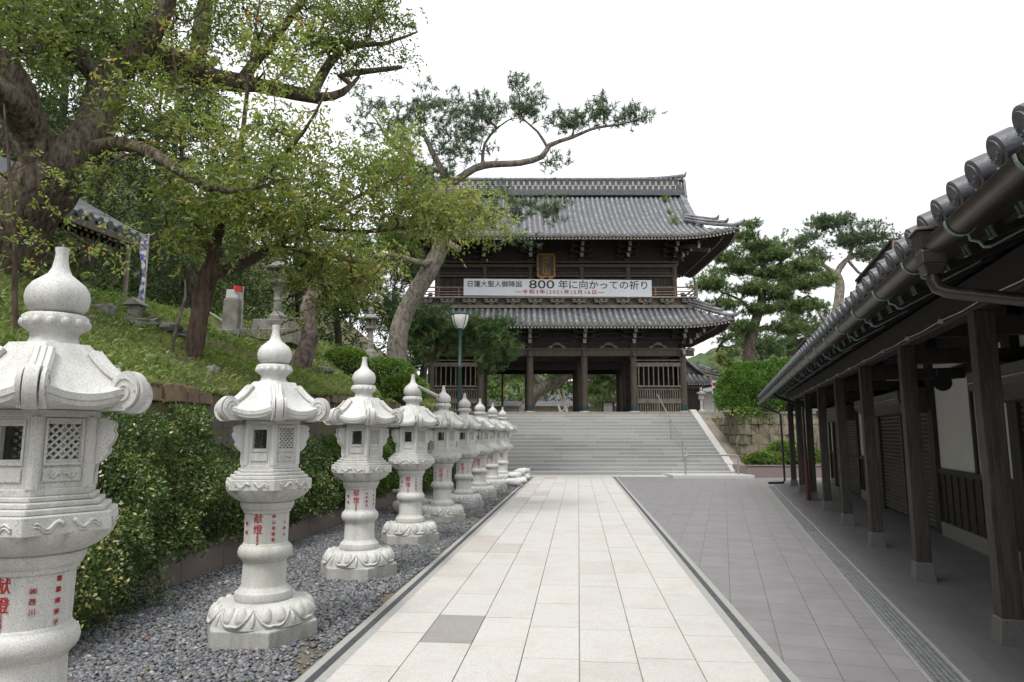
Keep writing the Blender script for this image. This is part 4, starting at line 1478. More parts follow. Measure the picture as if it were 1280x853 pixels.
text_obj('lettering', '―令和3年(2021年)2月16日―', 0.235, M['red'], bn, (0.10, -0.022, -0.23), sx=1.25, bold=0.003, space=1.28)

# ------------------------------------------------------------------ the shop arcade on the right
EU, EZ, PU, WU = 1.25, 2.635, 2.06, 3.32          # gutter line, its height, post line, wall line
V0, V1 = -9.0, 24.6
shop = empty('shop_arcade', (0, 0, 0), -BA)
shop.location = BF(PU, V0, 0)
OV = V0
OU = PU
tag(shop, 'long dark wooden shop row with an open arcade of square posts and a tiled eave', 'shop building')
def L(u, v, z): return Vector((u - OU, v - OV, z))
class LB(MB):
    def bx(self, u0, u1, v0, v1, z0, z1):
        return MB.bx(self, u0 - OU, u1 - OU, v0 - OV, v1 - OV, z0, z1)
posts = [6.41 + 2.43 * k for k in range(-6, 8)]
for v in posts:
    b = LB()
    b.bx(PU - 0.078, PU + 0.078, v - 0.078, v + 0.078, 0.19, 2.60)
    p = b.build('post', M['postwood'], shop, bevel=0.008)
    b = MB()
    q = L(PU, v, 0.095)
    b.box((q.x, q.y, q.z), (0.225, 0.225, 0.21), top=0.80)
    b.build('post_stone', M['poststone'], p, bevel=0.012)
b = LB()
b.bx(PU - 0.075, PU + 0.075, V0, V1 - 0.3, 2.60, 2.88)
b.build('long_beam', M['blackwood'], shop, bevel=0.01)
for v in posts:
    b = LB()
    b.bx(PU + 0.08, WU + 0.02, v - 0.06, v + 0.06, 2.40, 2.55)
    b.bx(PU + 0.08, WU + 0.02, v - 0.05, v + 0.05, 2.70, 2.84)
    b.build('tie_beam', M['blackwood'], shop)
# electric line with clips along the beam
b = MB()
for i, v in enumerate([3.5 + 1.215 * k for k in range(17)]):
    q = L(PU - 0.09, v, 2.64)
    b.box(tuple(q), (0.03, 0.06, 0.035))
    q2 = L(PU - 0.09, v + 1.2, 2.64)
    b.tube([q + Vector((-0.01, 0, 0)), (q + q2) / 2 + Vector((-0.01, 0, -0.015)), q2 + Vector((-0.01, 0, 0))], 0.006, 5)
b.build('cable', M['tipgrey'], shop)
# roof: sheet, tile rolls, eave discs
SL = 0.40
RW = 3.9
def rz_at(u): return EZ + 0.17 + SL * (u - EU)
b = LB()
vs = []
b.extrude([L(EU + 0.02, V0, rz_at(EU)), L(EU + RW, V0, rz_at(EU + RW)), L(EU + RW, V0, rz_at(EU + RW) - 0.10), L(EU + 0.02, V0, rz_at(EU) - 0.05)], (0, V1 - V0, 0))
b.build('pan_tile', M['tile_shop'], shop)
b, e = MB(), MB()
n = int((V1 - V0) / 0.285)
for i in range(n + 1):
    v = V0 + 0.06 + i * 0.285
    pts, rads = [], []
    m = 12
    for j in range(m):
        for q, rr_ in ((0.0, 0.066), (0.97, 0.055)):
            u = EU - 0.02 + RW * (j + q) / m
            pts.append(L(u, v, rz_at(u) + 0.035))
            rads.append(rr_)
    b.tube(pts, rads, 9)
    d0 = (pts[1] - pts[0]).normalized()
    e.tube([pts[0] - d0 * 0.055, pts[0] - d0 * 0.050, pts[0] + d0 * 0.03], [0.070, 0.078, 0.078], 20)
    e.tube([pts[0] - d0 * 0.062, pts[0] - d0 * 0.05], [0.056, 0.06], 20)
    for k in range(9):
        an = math.tau * k / 9
        c = pts[0] - d0 * 0.06 + Vector((0.0, math.cos(an) * 0.04, math.sin(an) * 0.04))
        e.box(tuple(c), (0.012, 0.012, 0.012))
    if i < n:                                     # scooped lip tile between two rolls
        lip = [L(EU + 0.0, v + 0.07 + 0.145 * k / 6, rz_at(EU) + 0.012 - 0.05 * math.sin(math.pi * k / 6)) for k in range(7)]
        low = [p + Vector((0, 0, -0.05)) for p in reversed(lip)]
        e.extrude(lip + low, (0.02, 0, 0.008))
b.quad_add(e.v, e.f)
b.build('roof_tile', M['tile_shop'], shop, smooth=True, angle=40)
b = LB()                                          # ridge and back slope
b.bx(EU + RW - 0.15, EU + RW + 0.15, V0, V1, rz_at(EU + RW) - 0.02, rz_at(EU + RW) + 0.35)
b.extrude([L(EU + RW, V0, rz_at(EU + RW) - 0.02), L(EU + 2 * RW, V0, rz_at(EU)), L(EU + 2 * RW, V0, rz_at(EU) - 0.1), L(EU + RW, V0, rz_at(EU + RW) - 0.12)], (0, V1 - V0, 0))
b.build('ridge', M['tile_shop'], shop)
# boarded soffit and rafters with copper-capped ends
b = LB()
b.extrude([L(EU + 0.05, V0, rz_at(EU) - 0.062), L(WU + 0.1, V0, rz_at(WU + 0.1) - 0.115), L(WU + 0.1, V0, rz_at(WU + 0.1) - 0.135), L(EU + 0.05, V0, rz_at(EU) - 0.085)], (0, V1 - V0, 0))
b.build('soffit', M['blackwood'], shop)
v = V0 + 0.2
while v < V1:
    b, e = MB(), MB()
    p, q = L(EU + 0.30, v, rz_at(EU + 0.30) - 0.150), L(WU + 0.1, v, rz_at(WU + 0.1) - 0.185)
    b.beam(p, q, 0.055, 0.075)
    dd = (q - p).normalized()
    for s_ in (-1, 1):
        e.beam(p - dd * 0.012 + Vector((0, s_ * 0.028, 0)), p + dd * 0.004 + Vector((0, s_ * 0.028, 0)), 0.005, 0.075)
        e.beam(p - dd * 0.012 + Vector((0, 0, s_ * 0.035)), p + dd * 0.004 + Vector((0, 0, s_ * 0.035)), 0.056, 0.005)
    rf = b.build('rafter', M['blackwood'], shop)
    e.build('rafter_cap', M['verdigris'], rf)
    v += 0.43
for z in (0.16, 0.55, 0.95, 1.35, 1.7):
    b = LB()
    u = EU + 0.18 + z
    b.bx(u, u + 0.05, V0, V1, rz_at(u) - 0.125 - 0.05 * z / 2, rz_at(u) - 0.083 - 0.05 * z / 2)
    b.build('soffit_batten', M['blackwood'], shop)
# half-round gutter, straps, hopper and downpipes
def gutter_z(v): return EZ - 0.0022 * abs(v - 4.9)
b = MB()
prof = []
for k in range(11):
    an = math.pi + math.pi * k / 10
    prof.append((0.067 * math.cos(an), 0.072 * math.sin(an)))
for k in range(11):
    an = math.tau - math.pi * k / 10
    prof.append((0.062 * math.cos(an), 0.067 * math.sin(an)))
for va, vb_ in ((V0 + 0.05, 4.22), (4.44, V1 - 0.25)):
    nseg = 2
    pa, pb = L(EU - 0.065, va, gutter_z(va) + 0.035), L(EU - 0.065, vb_, gutter_z(vb_) + 0.035)
    b.extrude([(pa.x + x, pa.y, pa.z + z) for x, z in prof], pb - pa)
    for s_ in (-1, 1): b.tube([pa + Vector((s_ * 0.065, 0, 0)), pb + Vector((s_ * 0.065, 0, 0))], 0.008, 6)
gt = b.build('gutter', M['copper'], shop, smooth=True, angle=40)
v = 1.2 - 0.88 * 8
while v < V1 - 0.3:
    b = MB()
    c = L(EU - 0.065, v, gutter_z(v) + 0.035)
    pts = [c + Vector((0.074 * math.cos(math.pi + math.pi * k / 8), 0, 0.079 * math.sin(math.pi + math.pi * k / 8))) for k in range(9)]
    for p, q in zip(pts, pts[1:]): b.beam(p, q, 0.022, 0.006)
    hook = [c + Vector((0.03, 0, -0.074)), c + Vector((0.035, 0, -0.105)), c + Vector((0.07, 0, -0.115)), c + Vector((0.09, 0, -0.145)), c + Vector((0.12, 0, -0.145)), c + Vector((0.36, 0, -0.02))]
    b.tube(hook[:5], 0.0075, 6)
    b.tube(hook[4:], 0.005, 6)
    b.build('gutter_strap', M['verdigris'], gt)
    v += 0.88
b = MB()
c = L(EU - 0.075, 4.33, EZ + 0.02)
for r0, r1, z0, z1 in ((0.085, 0.095, 0.085, 0.11), (0.082, 0.066, -0.02, 0.085), (0.066, 0.066, -0.10, -0.02), (0.066, 0.040, -0.16, -0.10)):
    # stacked hopper: wide lip, tapered box, neck
    vs = []
    lo, hi = (r1, r0) if z0 >= 0.09 else (r1, r0)
    for r_, z in ((r1, z0), (r0, z1)):
        for x, y in ((-1, -1), (1, -1), (1, 1), (-1, 1)):
            vs.append((c.x + x * r_, c.y + y * r_, c.z + z))
    b.quad_add(vs, [(3, 2, 1, 0), (4, 5, 6, 7), (0, 1, 5, 4), (1, 2, 6, 5), (2, 3, 7, 6), (3, 0, 4, 7)])
b.build('rain_hopper', M['copper'], shop, bevel=0.008)
b = MB()
path = [c + Vector((0, 0, -0.13)), c + Vector((0, 0, -0.19)), c + Vector((0.015, -0.005, -0.235)), c + Vector((0.06, -0.02, -0.265)), L(PU - 0.22, 4.05, 2.22), L(PU - 0.15, 3.99, 2.12), L(PU - 0.13, 3.98, 1.9), L(PU - 0.13, 3.98, 0.02)]
b.tube(path, 0.036, 12)
b.build('downpipe', M['copper'], shop, smooth=True, angle=45)
b = MB()
vd = posts[11] - 0.22
b.tube([L(EU - 0.065, vd - 0.9, 2.66), L(EU - 0.06, vd - 0.85, 2.55), L(EU + 0.05, vd - 0.75, 2.48), L(PU - 0.16, vd - 0.1, 2.30), L(PU - 0.15, vd, 2.2), L(PU - 0.15, vd, 1.0)], 0.035, 10)
dp = b.build('downpipe', M['copper'], shop, smooth=True, angle=45)
b = MB()
b.tube([L(PU - 0.15, vd, 1.0), L(PU - 0.15, vd, 0.0)], 0.046, 10)
b.build('pipe_guard', M['rust'], dp, smooth=True, angle=45)
b = MB()
ve = V1 - 0.35
b.tube([L(EU - 0.065, ve, 2.63), L(EU - 0.06, ve + 0.02, 2.56), L(EU + 0.02, ve + 0.05, 2.52), L(PU - 0.3, ve + 0.1, 2.32), L(PU - 0.22, ve + 0.1, 2.25), L(PU - 0.2, ve + 0.1, 0.12), L(PU - 0.25, ve + 0.05, 0.04), L(EU + 0.1, ve - 0.2, 0.035)], 0.035, 10)
b.build('downpipe', M['copper'], shop, smooth=True, angle=45)
# wall: shutters with housings, plaster bays, wainscot
bays = [('s', -8.8, -4.2), ('w', -4.0, -1.2), ('s', -1.0, 4.3), ('s', 4.5, 9.45), ('w', 9.6, 12.85), ('s', 13.0, 16.95), ('w', 17.1, 19.6), ('s', 19.75, 23.6), ('w', 23.7, 24.5)]
b = LB()
b.bx(WU + 0.10, WU + 0.16, V0, V1 - 0.1, 0, 3.5)
b.bx(WU, WU + 0.16, V0, V1 - 0.1, 2.42, 2.60)
b.build('back_wall', M['blackwood'], shop)
for kind, va, vb_ in bays:
    for v in (va, vb_):
        b = LB()
        b.bx(WU - 0.04, WU + 0.10, v - 0.07, v + 0.07, 0, 3.3)
        b.build('wall_post', M['blackwood'], shop, bevel=0.006)
    if kind == 's':
        b = MB()
        N = 26
        prof = []
        for i in range(N):
            z = 0.04 + 1.95 * i / N
            prof += [(WU + 0.03, z), (WU + 0.008, z + 0.016), (WU + 0.0, z + 0.036), (WU + 0.008, z + 0.058), (WU + 0.03, z + 0.070)]
        vs = []
        for u, z in prof:
            for v in (va + 0.07, vb_ - 0.07): vs.append(tuple(L(u, v, z)))
        b.quad_add(vs, [(2 * i, 2 * i + 1, 2 * i + 3, 2 * i + 2) for i in range(len(prof) - 1)])
        sh = b.build('shutter', M['shutter'], shop)
        b = LB()
        nm = 3 if vb_ - va > 4.5 else 2
        for i in range(1, nm):
            v = va + (vb_ - va) * i / nm
            b.bx(WU - 0.03, WU - 0.002, v - 0.03, v + 0.03, 0.02, 1.98)
        b.build('shutter_rail', M['shutter'], sh)
        b = LB()
        hv = vb_ + 0.06 if va > 4.4 else vb_
        prof = [(WU - 0.01, 1.97), (WU - 0.28, 1.97), (WU - 0.46, 2.13), (WU - 0.48, 2.33), (WU - 0.01, 2.40)]
        b.extrude([L(u, va - 0.0, z) for u, z in prof], (0, hv - va - 0.0, 0))
        hs_ = b.build('shutter_housing', M['shutter'], shop, bevel=0.006)
        b = MB()
        b.beam(L(WU - 0.487, va + 0.01, 2.20), L(WU - 0.487, hv - 0.01, 2.20), 0.012, 0.012)
        b.build('housing_seam', M['tipgrey'], hs_)
    else:
        b = LB()
        b.bx(WU + 0.03, WU + 0.098, va + 0.07, vb_ - 0.07, 1.06, 2.42)
        b.bx(WU + 0.03, WU + 0.098, va + 0.07, vb_ - 0.07, 2.602, 2.74)
        b.build('plaster', M['plaster'], shop)
        b = LB()
        v = (va + vb_) / 2 - 0.2
        b.bx(WU - 0.02, WU + 0.05, va + 0.07, vb_ - 0.07, 0.98, 1.06)
        b.bx(WU - 0.01, WU + 0.08, v - 0.035, v + 0.035, 1.06, 2.42)
        b.build('wall_frame', M['blackwood'], shop)
        b = LB()
        b.bx(WU + 0.01, WU + 0.098, va + 0.07, vb_ - 0.07, 0.22, 0.98)
        nb = int((vb_ - va) / 0.3)
        for i in range(1, nb):
            v = va + (vb_ - va) * i / nb
            b.bx(WU - 0.012, WU + 0.008, v - 0.02, v + 0.02, 0.22, 0.98)
        b.build('wainscot', M['darkwood'], shop)
        b = LB()
        b.bx(WU - 0.03, WU + 0.098, va + 0.07, vb_ - 0.07, -0.02, 0.215)
        b.build('wall_footing', M['drainstone'], shop)
    b = LB()
    b.bx(WU + 0.06, WU + 0.098, va + 0.07, vb_ - 0.07, 2.61, 2.9)
    if kind == 's': b.build('plaster', M['plaster'], shop)
# loudspeaker under the arcade
sp_ = empty('horn_speaker', BF(WU - 0.55, 10.3, 2.27), -BA)
tag(sp_, 'small dark horn loudspeaker fixed under the arcade roof before the white wall', 'loudspeaker')
b = MB()
b.tube([(0, 0.16, 0), (0, 0.05, 0), (0, -0.03, 0), (0, -0.10, 0), (0, -0.12, 0)], [0.035, 0.04, 0.06, 0.10, 0.112], 16)
b.build('horn', M['black'], sp_, smooth=True, angle=50)
b = MB()
b.tube([(0, 0.08, 0), (0, 0.08, 0.20)], 0.012, 6)
b.build('bracket', M['black'], sp_)
# slotted drain along the eave
dr = empty('drain_grate', BF(1.345, -1.5, 0.0), -BA)
tag(dr, 'long steel drain grate in the dark paving along the arcade', 'drain')
b = MB()
b.bx(-0.10, 0.10, 0, 24.6, 0.001, 0.003)
b.build('channel', M['void'], dr)
b = MB()
for u in (-0.116, 0.116): b.bx(u - 0.016, u + 0.016, 0, 24.6, -0.02, 0.006)
b.build('edge_stone', M['drainstone'], dr)
b = MB()
for u in (-0.092, -0.055, -0.018, 0.018, 0.055, 0.092): b.bx(u - 0.0065, u + 0.0065, 0, 24.6, 0.003, 0.012)
v = 0.0
while v < 24.55:
    b.bx(-0.085, 0.085, v, v + 0.01, 0.0035, 0.0075)
    v += 0.03 if v < 14 else 0.06
b.build('grate_bar', M['grate'], dr)
# two upright signboards standing on the shop roof
for i, (v, ln, lab) in enumerate(((7.25, 1.9, 'larger wooden signboard standing edge-on above the shop eave, nearer the camera'),
                              (14.5, 1.7, 'smaller wooden signboard standing above the shop eave toward the stairs'))):
    o = empty('roof_signboard', BF(1.72, v, rz_at(1.72)), -BA)
    tag(o, lab, 'signboard', 'wooden signboards on the shop roof')
    b = MB()
    b.bx(-0.06, 0.04, 0.06, ln - 0.06, 0.05, 0.47)
    b.build('board', M['darkwood'], o)
    b = MB()
    b.bx(-0.09, 0.09, 0.0, ln, 0.471, 0.50)
    b.build('cap_board', M['darkwood'], o, bevel=0.006)
    b = MB()
    for y in (-0.02, ln - 0.04): b.bx(-0.075, 0.075, y, y + 0.058, 0, 0.47)
    b.build('frame', M['greywood'], o, bevel=0.008)
    b = MB()
    for y in (0.2, ln - 0.2): b.beam((0.08, y, 0.4), (0.5, y, 0.2), 0.05, 0.05)
    b.build('brace', M['wood'], o)
    b = MB()
    b.bx(0.08, 0.30, 0.02, 0.06, 0.26, 0.45)
    b.build('white_plate', M['banner'], o)

# ------------------------------------------------------------------ right of the stairs
rw = empty('stone_wall', (9.55, 28.2, 0))
tag(rw, 'old rough stone retaining wall right of the stairs under the round bush', 'wall')
def rough(p):
    return Vector(p) + Vector((0.05 * mnoise.noise(Vector(p) * 2.1), 0.07 * mnoise.noise(Vector(p) * 2.7 + Vector((5, 0, 0))), 0.05 * mnoise.noise(Vector(p) * 2.3 + Vector((0, 9, 0)))))
b = wall_blocks('', None, lambda a, o, z: rough((a, -o, z)), 9.0, -0.05, 2.40, 6, 0.42, 0.5, 0.10)
b.build('stone_course', M['rubble'], rw, bevel=0.03)
b = wall_blocks('', None, lambda a, o, z: rough((-o + 0.02, 0.05 + a, z)), 4.9, -0.05, 2.40, 6, 0.42, 0.45, 0.10)
b.build('side_course', M['rubble'], rw, bevel=0.03)
b = MB()
b.bx(0.15, 9.0, 0.1, 4.9, 0.0, 2.36)
b.build('rubble_fill', M['concrete'], rw)
b = MB()
b.bx(0.1, 9.0, -0.06, 0.5, 2.402, 2.52)
b.build('wall_cap', M['oldstone'], rw, bevel=0.03)
b = MB()
b.bx(10.4, 30, 28.9, 34, 0.5, 2.57)
b.bx(10.2, 30, 31.5, 40, 0.5, 2.66)
tag(b.build('upper_terrace', M['soil']), kind='structure')
pl = empty('planter', (9.75, 25.9, 0))
tag(pl, 'low dark stone planter with clipped shrubs at the end of the arcade', 'planter')
b = MB()
b.bx(-0.95, 2.2, 0, 0.12, 0, 0.42)
b.bx(-0.95, -0.83, 0.122, 1.8, 0, 0.42)
b.build('side_panel', M['redgranite'], pl, bevel=0.006)
b = MB()
b.bx(-1.0, 2.2, -0.03, 0.16, 0.421, 0.46)
b.build('rim', M['redgranite'], pl, bevel=0.006)
b = MB()
b.bx(-0.82, 2.2, 0.125, 1.8, 0.0, 0.38)
b.build('soil', M['soil'], pl)

# stone post behind the round bush
p = P(964, 470, 33.0)
sp = empty('stone_post', (p.x, p.y, 2.6))
tag(sp, 'tall weathered stone post rising behind the round green bush', 'stone post')
b = MB()
b.box((0, 0, 1.3), (0.48, 0.40, 2.6), top=0.94, rz=0.2)
b.build('shaft', M['oldstone'], sp, bevel=0.03)
b = MB()
b.box((0, 0, 0.12), (0.85, 0.75, 0.24), rz=0.2)
b.build('foot_block', M['oldstone'], sp, bevel=0.03)

# little hall behind the gate on the right
hall = empty('small_hall', (10.7, 46.5, 2.67), math.pi / 2)
tag(hall, 'small hall with a curved grey tiled roof seen past the right corner of the gate', 'hall')
def hp(t): return 2.25 + 0.42 * t + 0.13 * t * t
tile_roof(hall, 2.8, 2.8, hp, 2.8, 1.2, 1.9, lift=0.35, pitch=0.3, rad=0.085, reach=1.2, sides='flrb')
b = MB()
b.bx(-1.7, 1.7, -1.7, 1.7, 0.4, 2.5)
b.build('wall', M['darkwood'], hall)
b = MB()
for y in (-1.7, -0.6, 0.6, 1.7): b.bx(-1.85, -1.70, y - 0.09, y + 0.09, 0.35, 2.5)
b.bx(-1.88, -1.72, -1.9, 1.9, 1.9, 2.08)
b.build('timber_frame', M['greywood'], hall)
b = MB()
b.bx(-2.2, 2.2, -2.2, 2.2, 0, 0.38)
b.build('foundation', M['coping'], hall)
b = MB()
b.bx(-2.0, 2.0, -0.2, 0.2, hp(2.8) - 0.1, hp(2.8) + 0.4)
b.build('ridge', M['tile'], hall, bevel=0.03)
for sx in (-1, 1):
    b = MB()
    for sy in (-1, 1):
        pts = [Vector((sx * 1.92, sy * (2.8 - t), hp(t) + 0.09)) for t in [0.9 + 1.9 * k / 8 for k in range(9)]]
        b.tube(pts, 0.11, 8)
    b.build('verge_ridge', M['tile'], hall, smooth=True, angle=45)
    b = MB()
    b.extrude([(sx * 1.7, q * (2.8 - t), hp(t) - 0.04) for q, ts in ((-1, (1.2, 2, 2.8)), (1, (2, 1.2))) for t in ts], (sx * 0.06, 0, 0))
    b.build('gable_wall', M['wood'], hall)
# white-walled building far behind it
far = empty('white_building', (17.5, 60, 2.67))
tag(far, 'pale far building with vertical ribbed wall behind the small hall', 'building')
b = MB()
for i in range(40): b.bx(-4 + 0.2 * i, -4 + 0.2 * i + 0.13, -0.05, 0, 0.3, 2.6)
b.bx(-4, 4, 0.002, 4, 0, 2.6)
b.build('wall', M['coping'], far)
b = MB()
b.extrude([(-4.5, -0.8, 2.6), (-4.5, 2, 3.6), (-4.5, 4.8, 2.6)], (9, 0, 0))
b.build('roof', M['tile'], far)
# white lantern on the podium corner, red-lettered sign, white post
p = P(877, 514, 34.0)
wl = empty('garden_lantern', (p.x, p.y, 2.66))
tag(wl, 'slim pale stone lantern beside the right corner column of the gate', 'stone lantern')
def simple_lantern(root, k, mat, base=True):
    b = MB(); b.lathe([(0.30 * k, 0), (0.30 * k, 0.16 * k), (0.22 * k, 0.2 * k), (0.13 * k, 0.30 * k)], 6); b.build('base', mat, root, bevel=0.01)
    b = MB(); b.lathe([(0.12 * k, 0.29 * k), (0.105 * k, 0.6 * k), (0.125 * k, 0.62 * k), (0.125 * k, 0.68 * k), (0.105 * k, 0.70 * k), (0.12 * k, 1.05 * k)], 14); b.build('shaft', mat, root, smooth=True, angle=40)
    b = MB(); b.lathe([(0.14 * k, 1.04 * k), (0.27 * k, 1.14 * k), (0.27 * k, 1.22 * k)], 6); b.build('platform', mat, root, bevel=0.01)
    b = MB()
    for a in range(6):
        an = a * math.pi / 3
        b.box((0.17 * k * math.cos(an), 0.17 * k * math.sin(an), 1.38 * k), (0.07 * k, 0.08 * k, 0.33 * k), rz=an)
    b.lathe([(0.18 * k, 1.22 * k), (0.18 * k, 1.27 * k)], 6); b.lathe([(0.18 * k, 1.50 * k), (0.18 * k, 1.55 * k)], 6)
    b.lathe([(0.13 * k, 1.26 * k), (0.13 * k, 1.36 * k)], 6); b.lathe([(0.13 * k, 1.46 * k), (0.13 * k, 1.5 * k)], 6)
    b.build('fire_box', mat, root)
    b = MB(); b.lathe([(0.2 * k, 1.545 * k), (0.36 * k, 1.56 * k), (0.37 * k, 1.62 * k), (0.26 * k, 1.68 * k), (0.14 * k, 1.78 * k), (0.09 * k, 1.80 * k)], 36, rf=lambda r, z, a: r * (1 + 0.10 * abs(math.cos(3 * a)) ** 6 * (r > 0.3 * k))); b.build('roof', mat, root, smooth=True, angle=50)
    b = MB(); b.lathe([(0.08 * k, 1.79 * k), (0.13 * k, 1.84 * k), (0.09 * k, 1.88 * k), (0.125 * k, 1.95 * k), (0.11 * k, 2.03 * k), (0.02 * k, 2.12 * k)], 16); b.build('finial', mat, root, smooth=True, angle=60)
simple_lantern(wl, 0.60, M['granite'])
p = P(894, 514, 36.0)
sg = empty('red_sign', (p.x, p.y, 2.66))
tag(sg, 'small white and red notice on a thin post near the small hall', 'sign')
b = MB(); b.tube([(0, 0, 0), (0, 0, 1.9)], 0.03, 8); b.build('post', M['steel'], sg)
b = MB(); b.bx(-0.15, 0.15, -0.05, -0.032, 1.05, 1.75); b.build('panel', M['banner'], sg)
b = MB(); b.bx(-0.11, 0.11, -0.056, -0.051, 1.46, 1.64); b.bx(-0.11, 0.11, -0.056, -0.051, 1.18, 1.32); b.build('red_mark', M['red'], sg)

# ------------------------------------------------------------------ behind the gate
nb_ = empty('notice_board', (P(760, 512, 45).x, 45, 2.67))
tag(nb_, 'dark-framed grey notice board standing beyond the gate passage', 'notice board')
b = MB(); b.bx(-0.30, 0.30, -0.02, 0.02, 0.15, 0.95); b.build('panel', M['coping'], nb_)
b = MB()
for e in (-1, 1): b.bx(e * 0.36 - 0.05, e * 0.36 + 0.05, -0.05, 0.05, 0, 1.0)
b.bx(-0.46, 0.46, -0.1, 0.1, 1.001, 1.07)
b.build('frame', M['darkwood'], nb_)
tb_ = empty('leaning_board', (P(598, 512, 37.5).x, 37.8, 2.67))
tag(tb_, 'tall pale board standing inside the left side of the gate passage', 'board')
b = MB(); b.box((0, 0, 0.95), (0.10, 1.6, 1.9), rz=0.15); b.build('board', M['banner'], tb_)
b = MB(); b.box((0.06, -0.8, 0.95), (0.06, 0.06, 1.95), rz=0.15); b.build('frame', M['greywood'], tb_)
rp_ = empty('rusty_pole', (P(627, 512, 38).x, 41, 2.67))
tag(rp_, 'thin rusty red pole standing just beyond the gate passage', 'pole')
b = MB(); b.tube([(0, 0, 0), (0, 0, 4.0)], 0.06, 8); b.build('shaft', M['rust'], rp_)
b = MB(); b.lathe([(0.14, 0), (0.14, 0.1)], 12); b.build('foot', M['oldstone'], rp_)
for i, (xa, ya, xb, yb) in enumerate(((693, 490, 703, 514), (699, 492, 712, 515), (703, 486, 711, 515), (714, 505, 690, 516))):
    pa, pb = P(xa, ya, 50), P(xb, yb, 49)
    pb.z = 2.67
    o = empty('prop_pole', pb)
    tag(o, ('pale wooden prop pole under the bent pine beyond the gate, leftmost of the props', 'second pale prop pole under the bent pine beyond the gate', 'steepest pale prop pole under the bent pine beyond the gate', 'lowest pale prop pole lying almost flat beyond the gate')[i], 'pole', 'props under the bent pine')
    b = MB(); b.tube([(0, 0, 0), tuple(pa - pb)], 0.08, 8); b.build('shaft', M['tipgrey'], o)
lw = empty('long_wall', (2.0, 66, 2.67))
tag(lw, 'low tiled white and brown wall across the courtyard beyond the gate', 'wall')
b = MB(); b.bx(-16, 16, 0, 0.4, 0, 1.6); b.build('panel', M['concrete'], lw)
b = MB(); b.extrude([(-16.3, -0.5, 1.6), (-16.3, 0.2, 2.1), (-16.3, 0.9, 1.6)], (32.6, 0, 0)); b.build('roof', M['pan'], lw)
for i, (px, w_) in enumerate(((640, 3.4), (705, 4.2))):
    p = P(px, 505, 75)
    o = empty('courtyard_hall', (p.x, 84, 2.67))
    tag(o, ('low dark hall roof glimpsed left of the bent pine beyond the gate', 'low grey hall roof glimpsed through the middle of the gate')[i], 'hall', 'halls beyond the gate')
    b = MB(); b.bx(-w_, w_, -2, 2, 0, 2.6); b.build('wall', M['wood'], o)
    b = MB(); b.extrude([(-w_ - 1, -3.2, 2.4), (-w_ - 1, 0, 4.0), (-w_ - 1, 3.2, 2.4)], (2 * w_ + 2, 0, 0)); b.build('roof', M['pan'], o)

# ------------------------------------------------------------------ lamp post
p = PF(-3.25, 18.6)
lp = empty('street_lamp', (p.x, p.y, 0))
tag(lp, 'dark green street lamp with a white cup-shaped glass head behind the lantern row', 'street lamp')
b = MB()
b.lathe([(0.11, 0), (0.11, 0.7), (0.085, 0.75), (0.06, 0.8), (0.052, 3.4), (0.062, 3.42), (0.062, 3.50), (0.045, 3.52), (0.04, 4.30), (0.055, 4.36), (0.07, 4.45), (0.10, 4.52)], 14)
b.build('pole', M['greenpaint'], lp, smooth=True, angle=40)
b = MB()
b.lathe([(0.10, 4.52), (0.17, 4.62), (0.215, 4.75), (0.235, 4.86), (0.235, 4.90)], 20)
b.build('lamp_shade', M['opal'], lp, smooth=True, angle=40)
b = MB()
b.lathe([(0.245, 4.90), (0.25, 4.93), (0.12, 4.98), (0.03, 5.0)], 20)
for k in range(4):
    an = math.pi / 4 + k * math.pi / 2
    b.tube([(r_ * math.cos(an), r_ * math.sin(an), z) for r_, z in ((0.105, 4.51), (0.178, 4.62), (0.223, 4.75), (0.243, 4.86), (0.245, 4.91))], 0.010, 5)
b.build('lamp_cage', M['greenpaint'], lp, smooth=True, angle=40)

# ------------------------------------------------------------------ sandbags at the end of the row
def sack(mb, c, s, rz):
    vs, fs = [], []
    n, m = 12, 7
    mm = Matrix.Rotation(rz, 3, 'Z')
    for j in range(m + 1):
        ph = -math.pi / 2 + math.pi * j / m
        for i in range(n):
            th = math.tau * i / n
            x, y, z = [math.copysign(abs(q) ** 0.7, q) for q in (math.cos(ph) * math.cos(th), math.cos(ph) * math.sin(th), math.sin(ph))]
            w = 1 + 0.10 * mnoise.noise(Vector((x * 2 + c[0] * 7, y * 2 + c[1] * 5, z * 2)))
            p = mm @ Vector((x * s[0] * w, y * s[1] * w, z * s[2] * w))
            vs.append((c[0] + p.x, c[1] + p.y, c[2] + p.z))
    for j in range(m):
        for i in range(n):
            i2 = (i + 1) % n
            fs.append((j * n + i, j * n + i2, (j + 1) * n + i2, (j + 1) * n + i))
    mb.quad_add(vs, fs)
    e = mm @ Vector((s[0] * 1.05, 0, 0))      # tied neck
    mb.tube([(c[0] + e.x * 0.85, c[1] + e.y * 0.85, c[2] + s[2] * 0.3), (c[0] + e.x * 1.15, c[1] + e.y * 1.15, c[2] + s[2] * 0.3), (c[0] + e.x * 1.3, c[1] + e.y * 1.3, c[2] + s[2] * 0.1)], [s[1] * 0.3, s[1] * 0.16, s[1] * 0.4], 7)
places = [(-2.0, 21.6), (-2.15, 22.3), (-1.95, 22.7), (-2.25, 23.2), (-2.0, 23.6), (-2.2, 24.2), (-1.98, 24.6), (-2.2, 25.2), (-2.0, 25.6), (-2.1, 26.2), (-2.12, 22.9, 1), (-2.1, 24.4, 1), (-2.05, 25.5, 1), (-2.35, 25.8)]
labs = ['first', 'second', 'third', 'fourth', 'fifth', 'sixth', 'seventh', 'eighth', 'ninth', 'tenth']
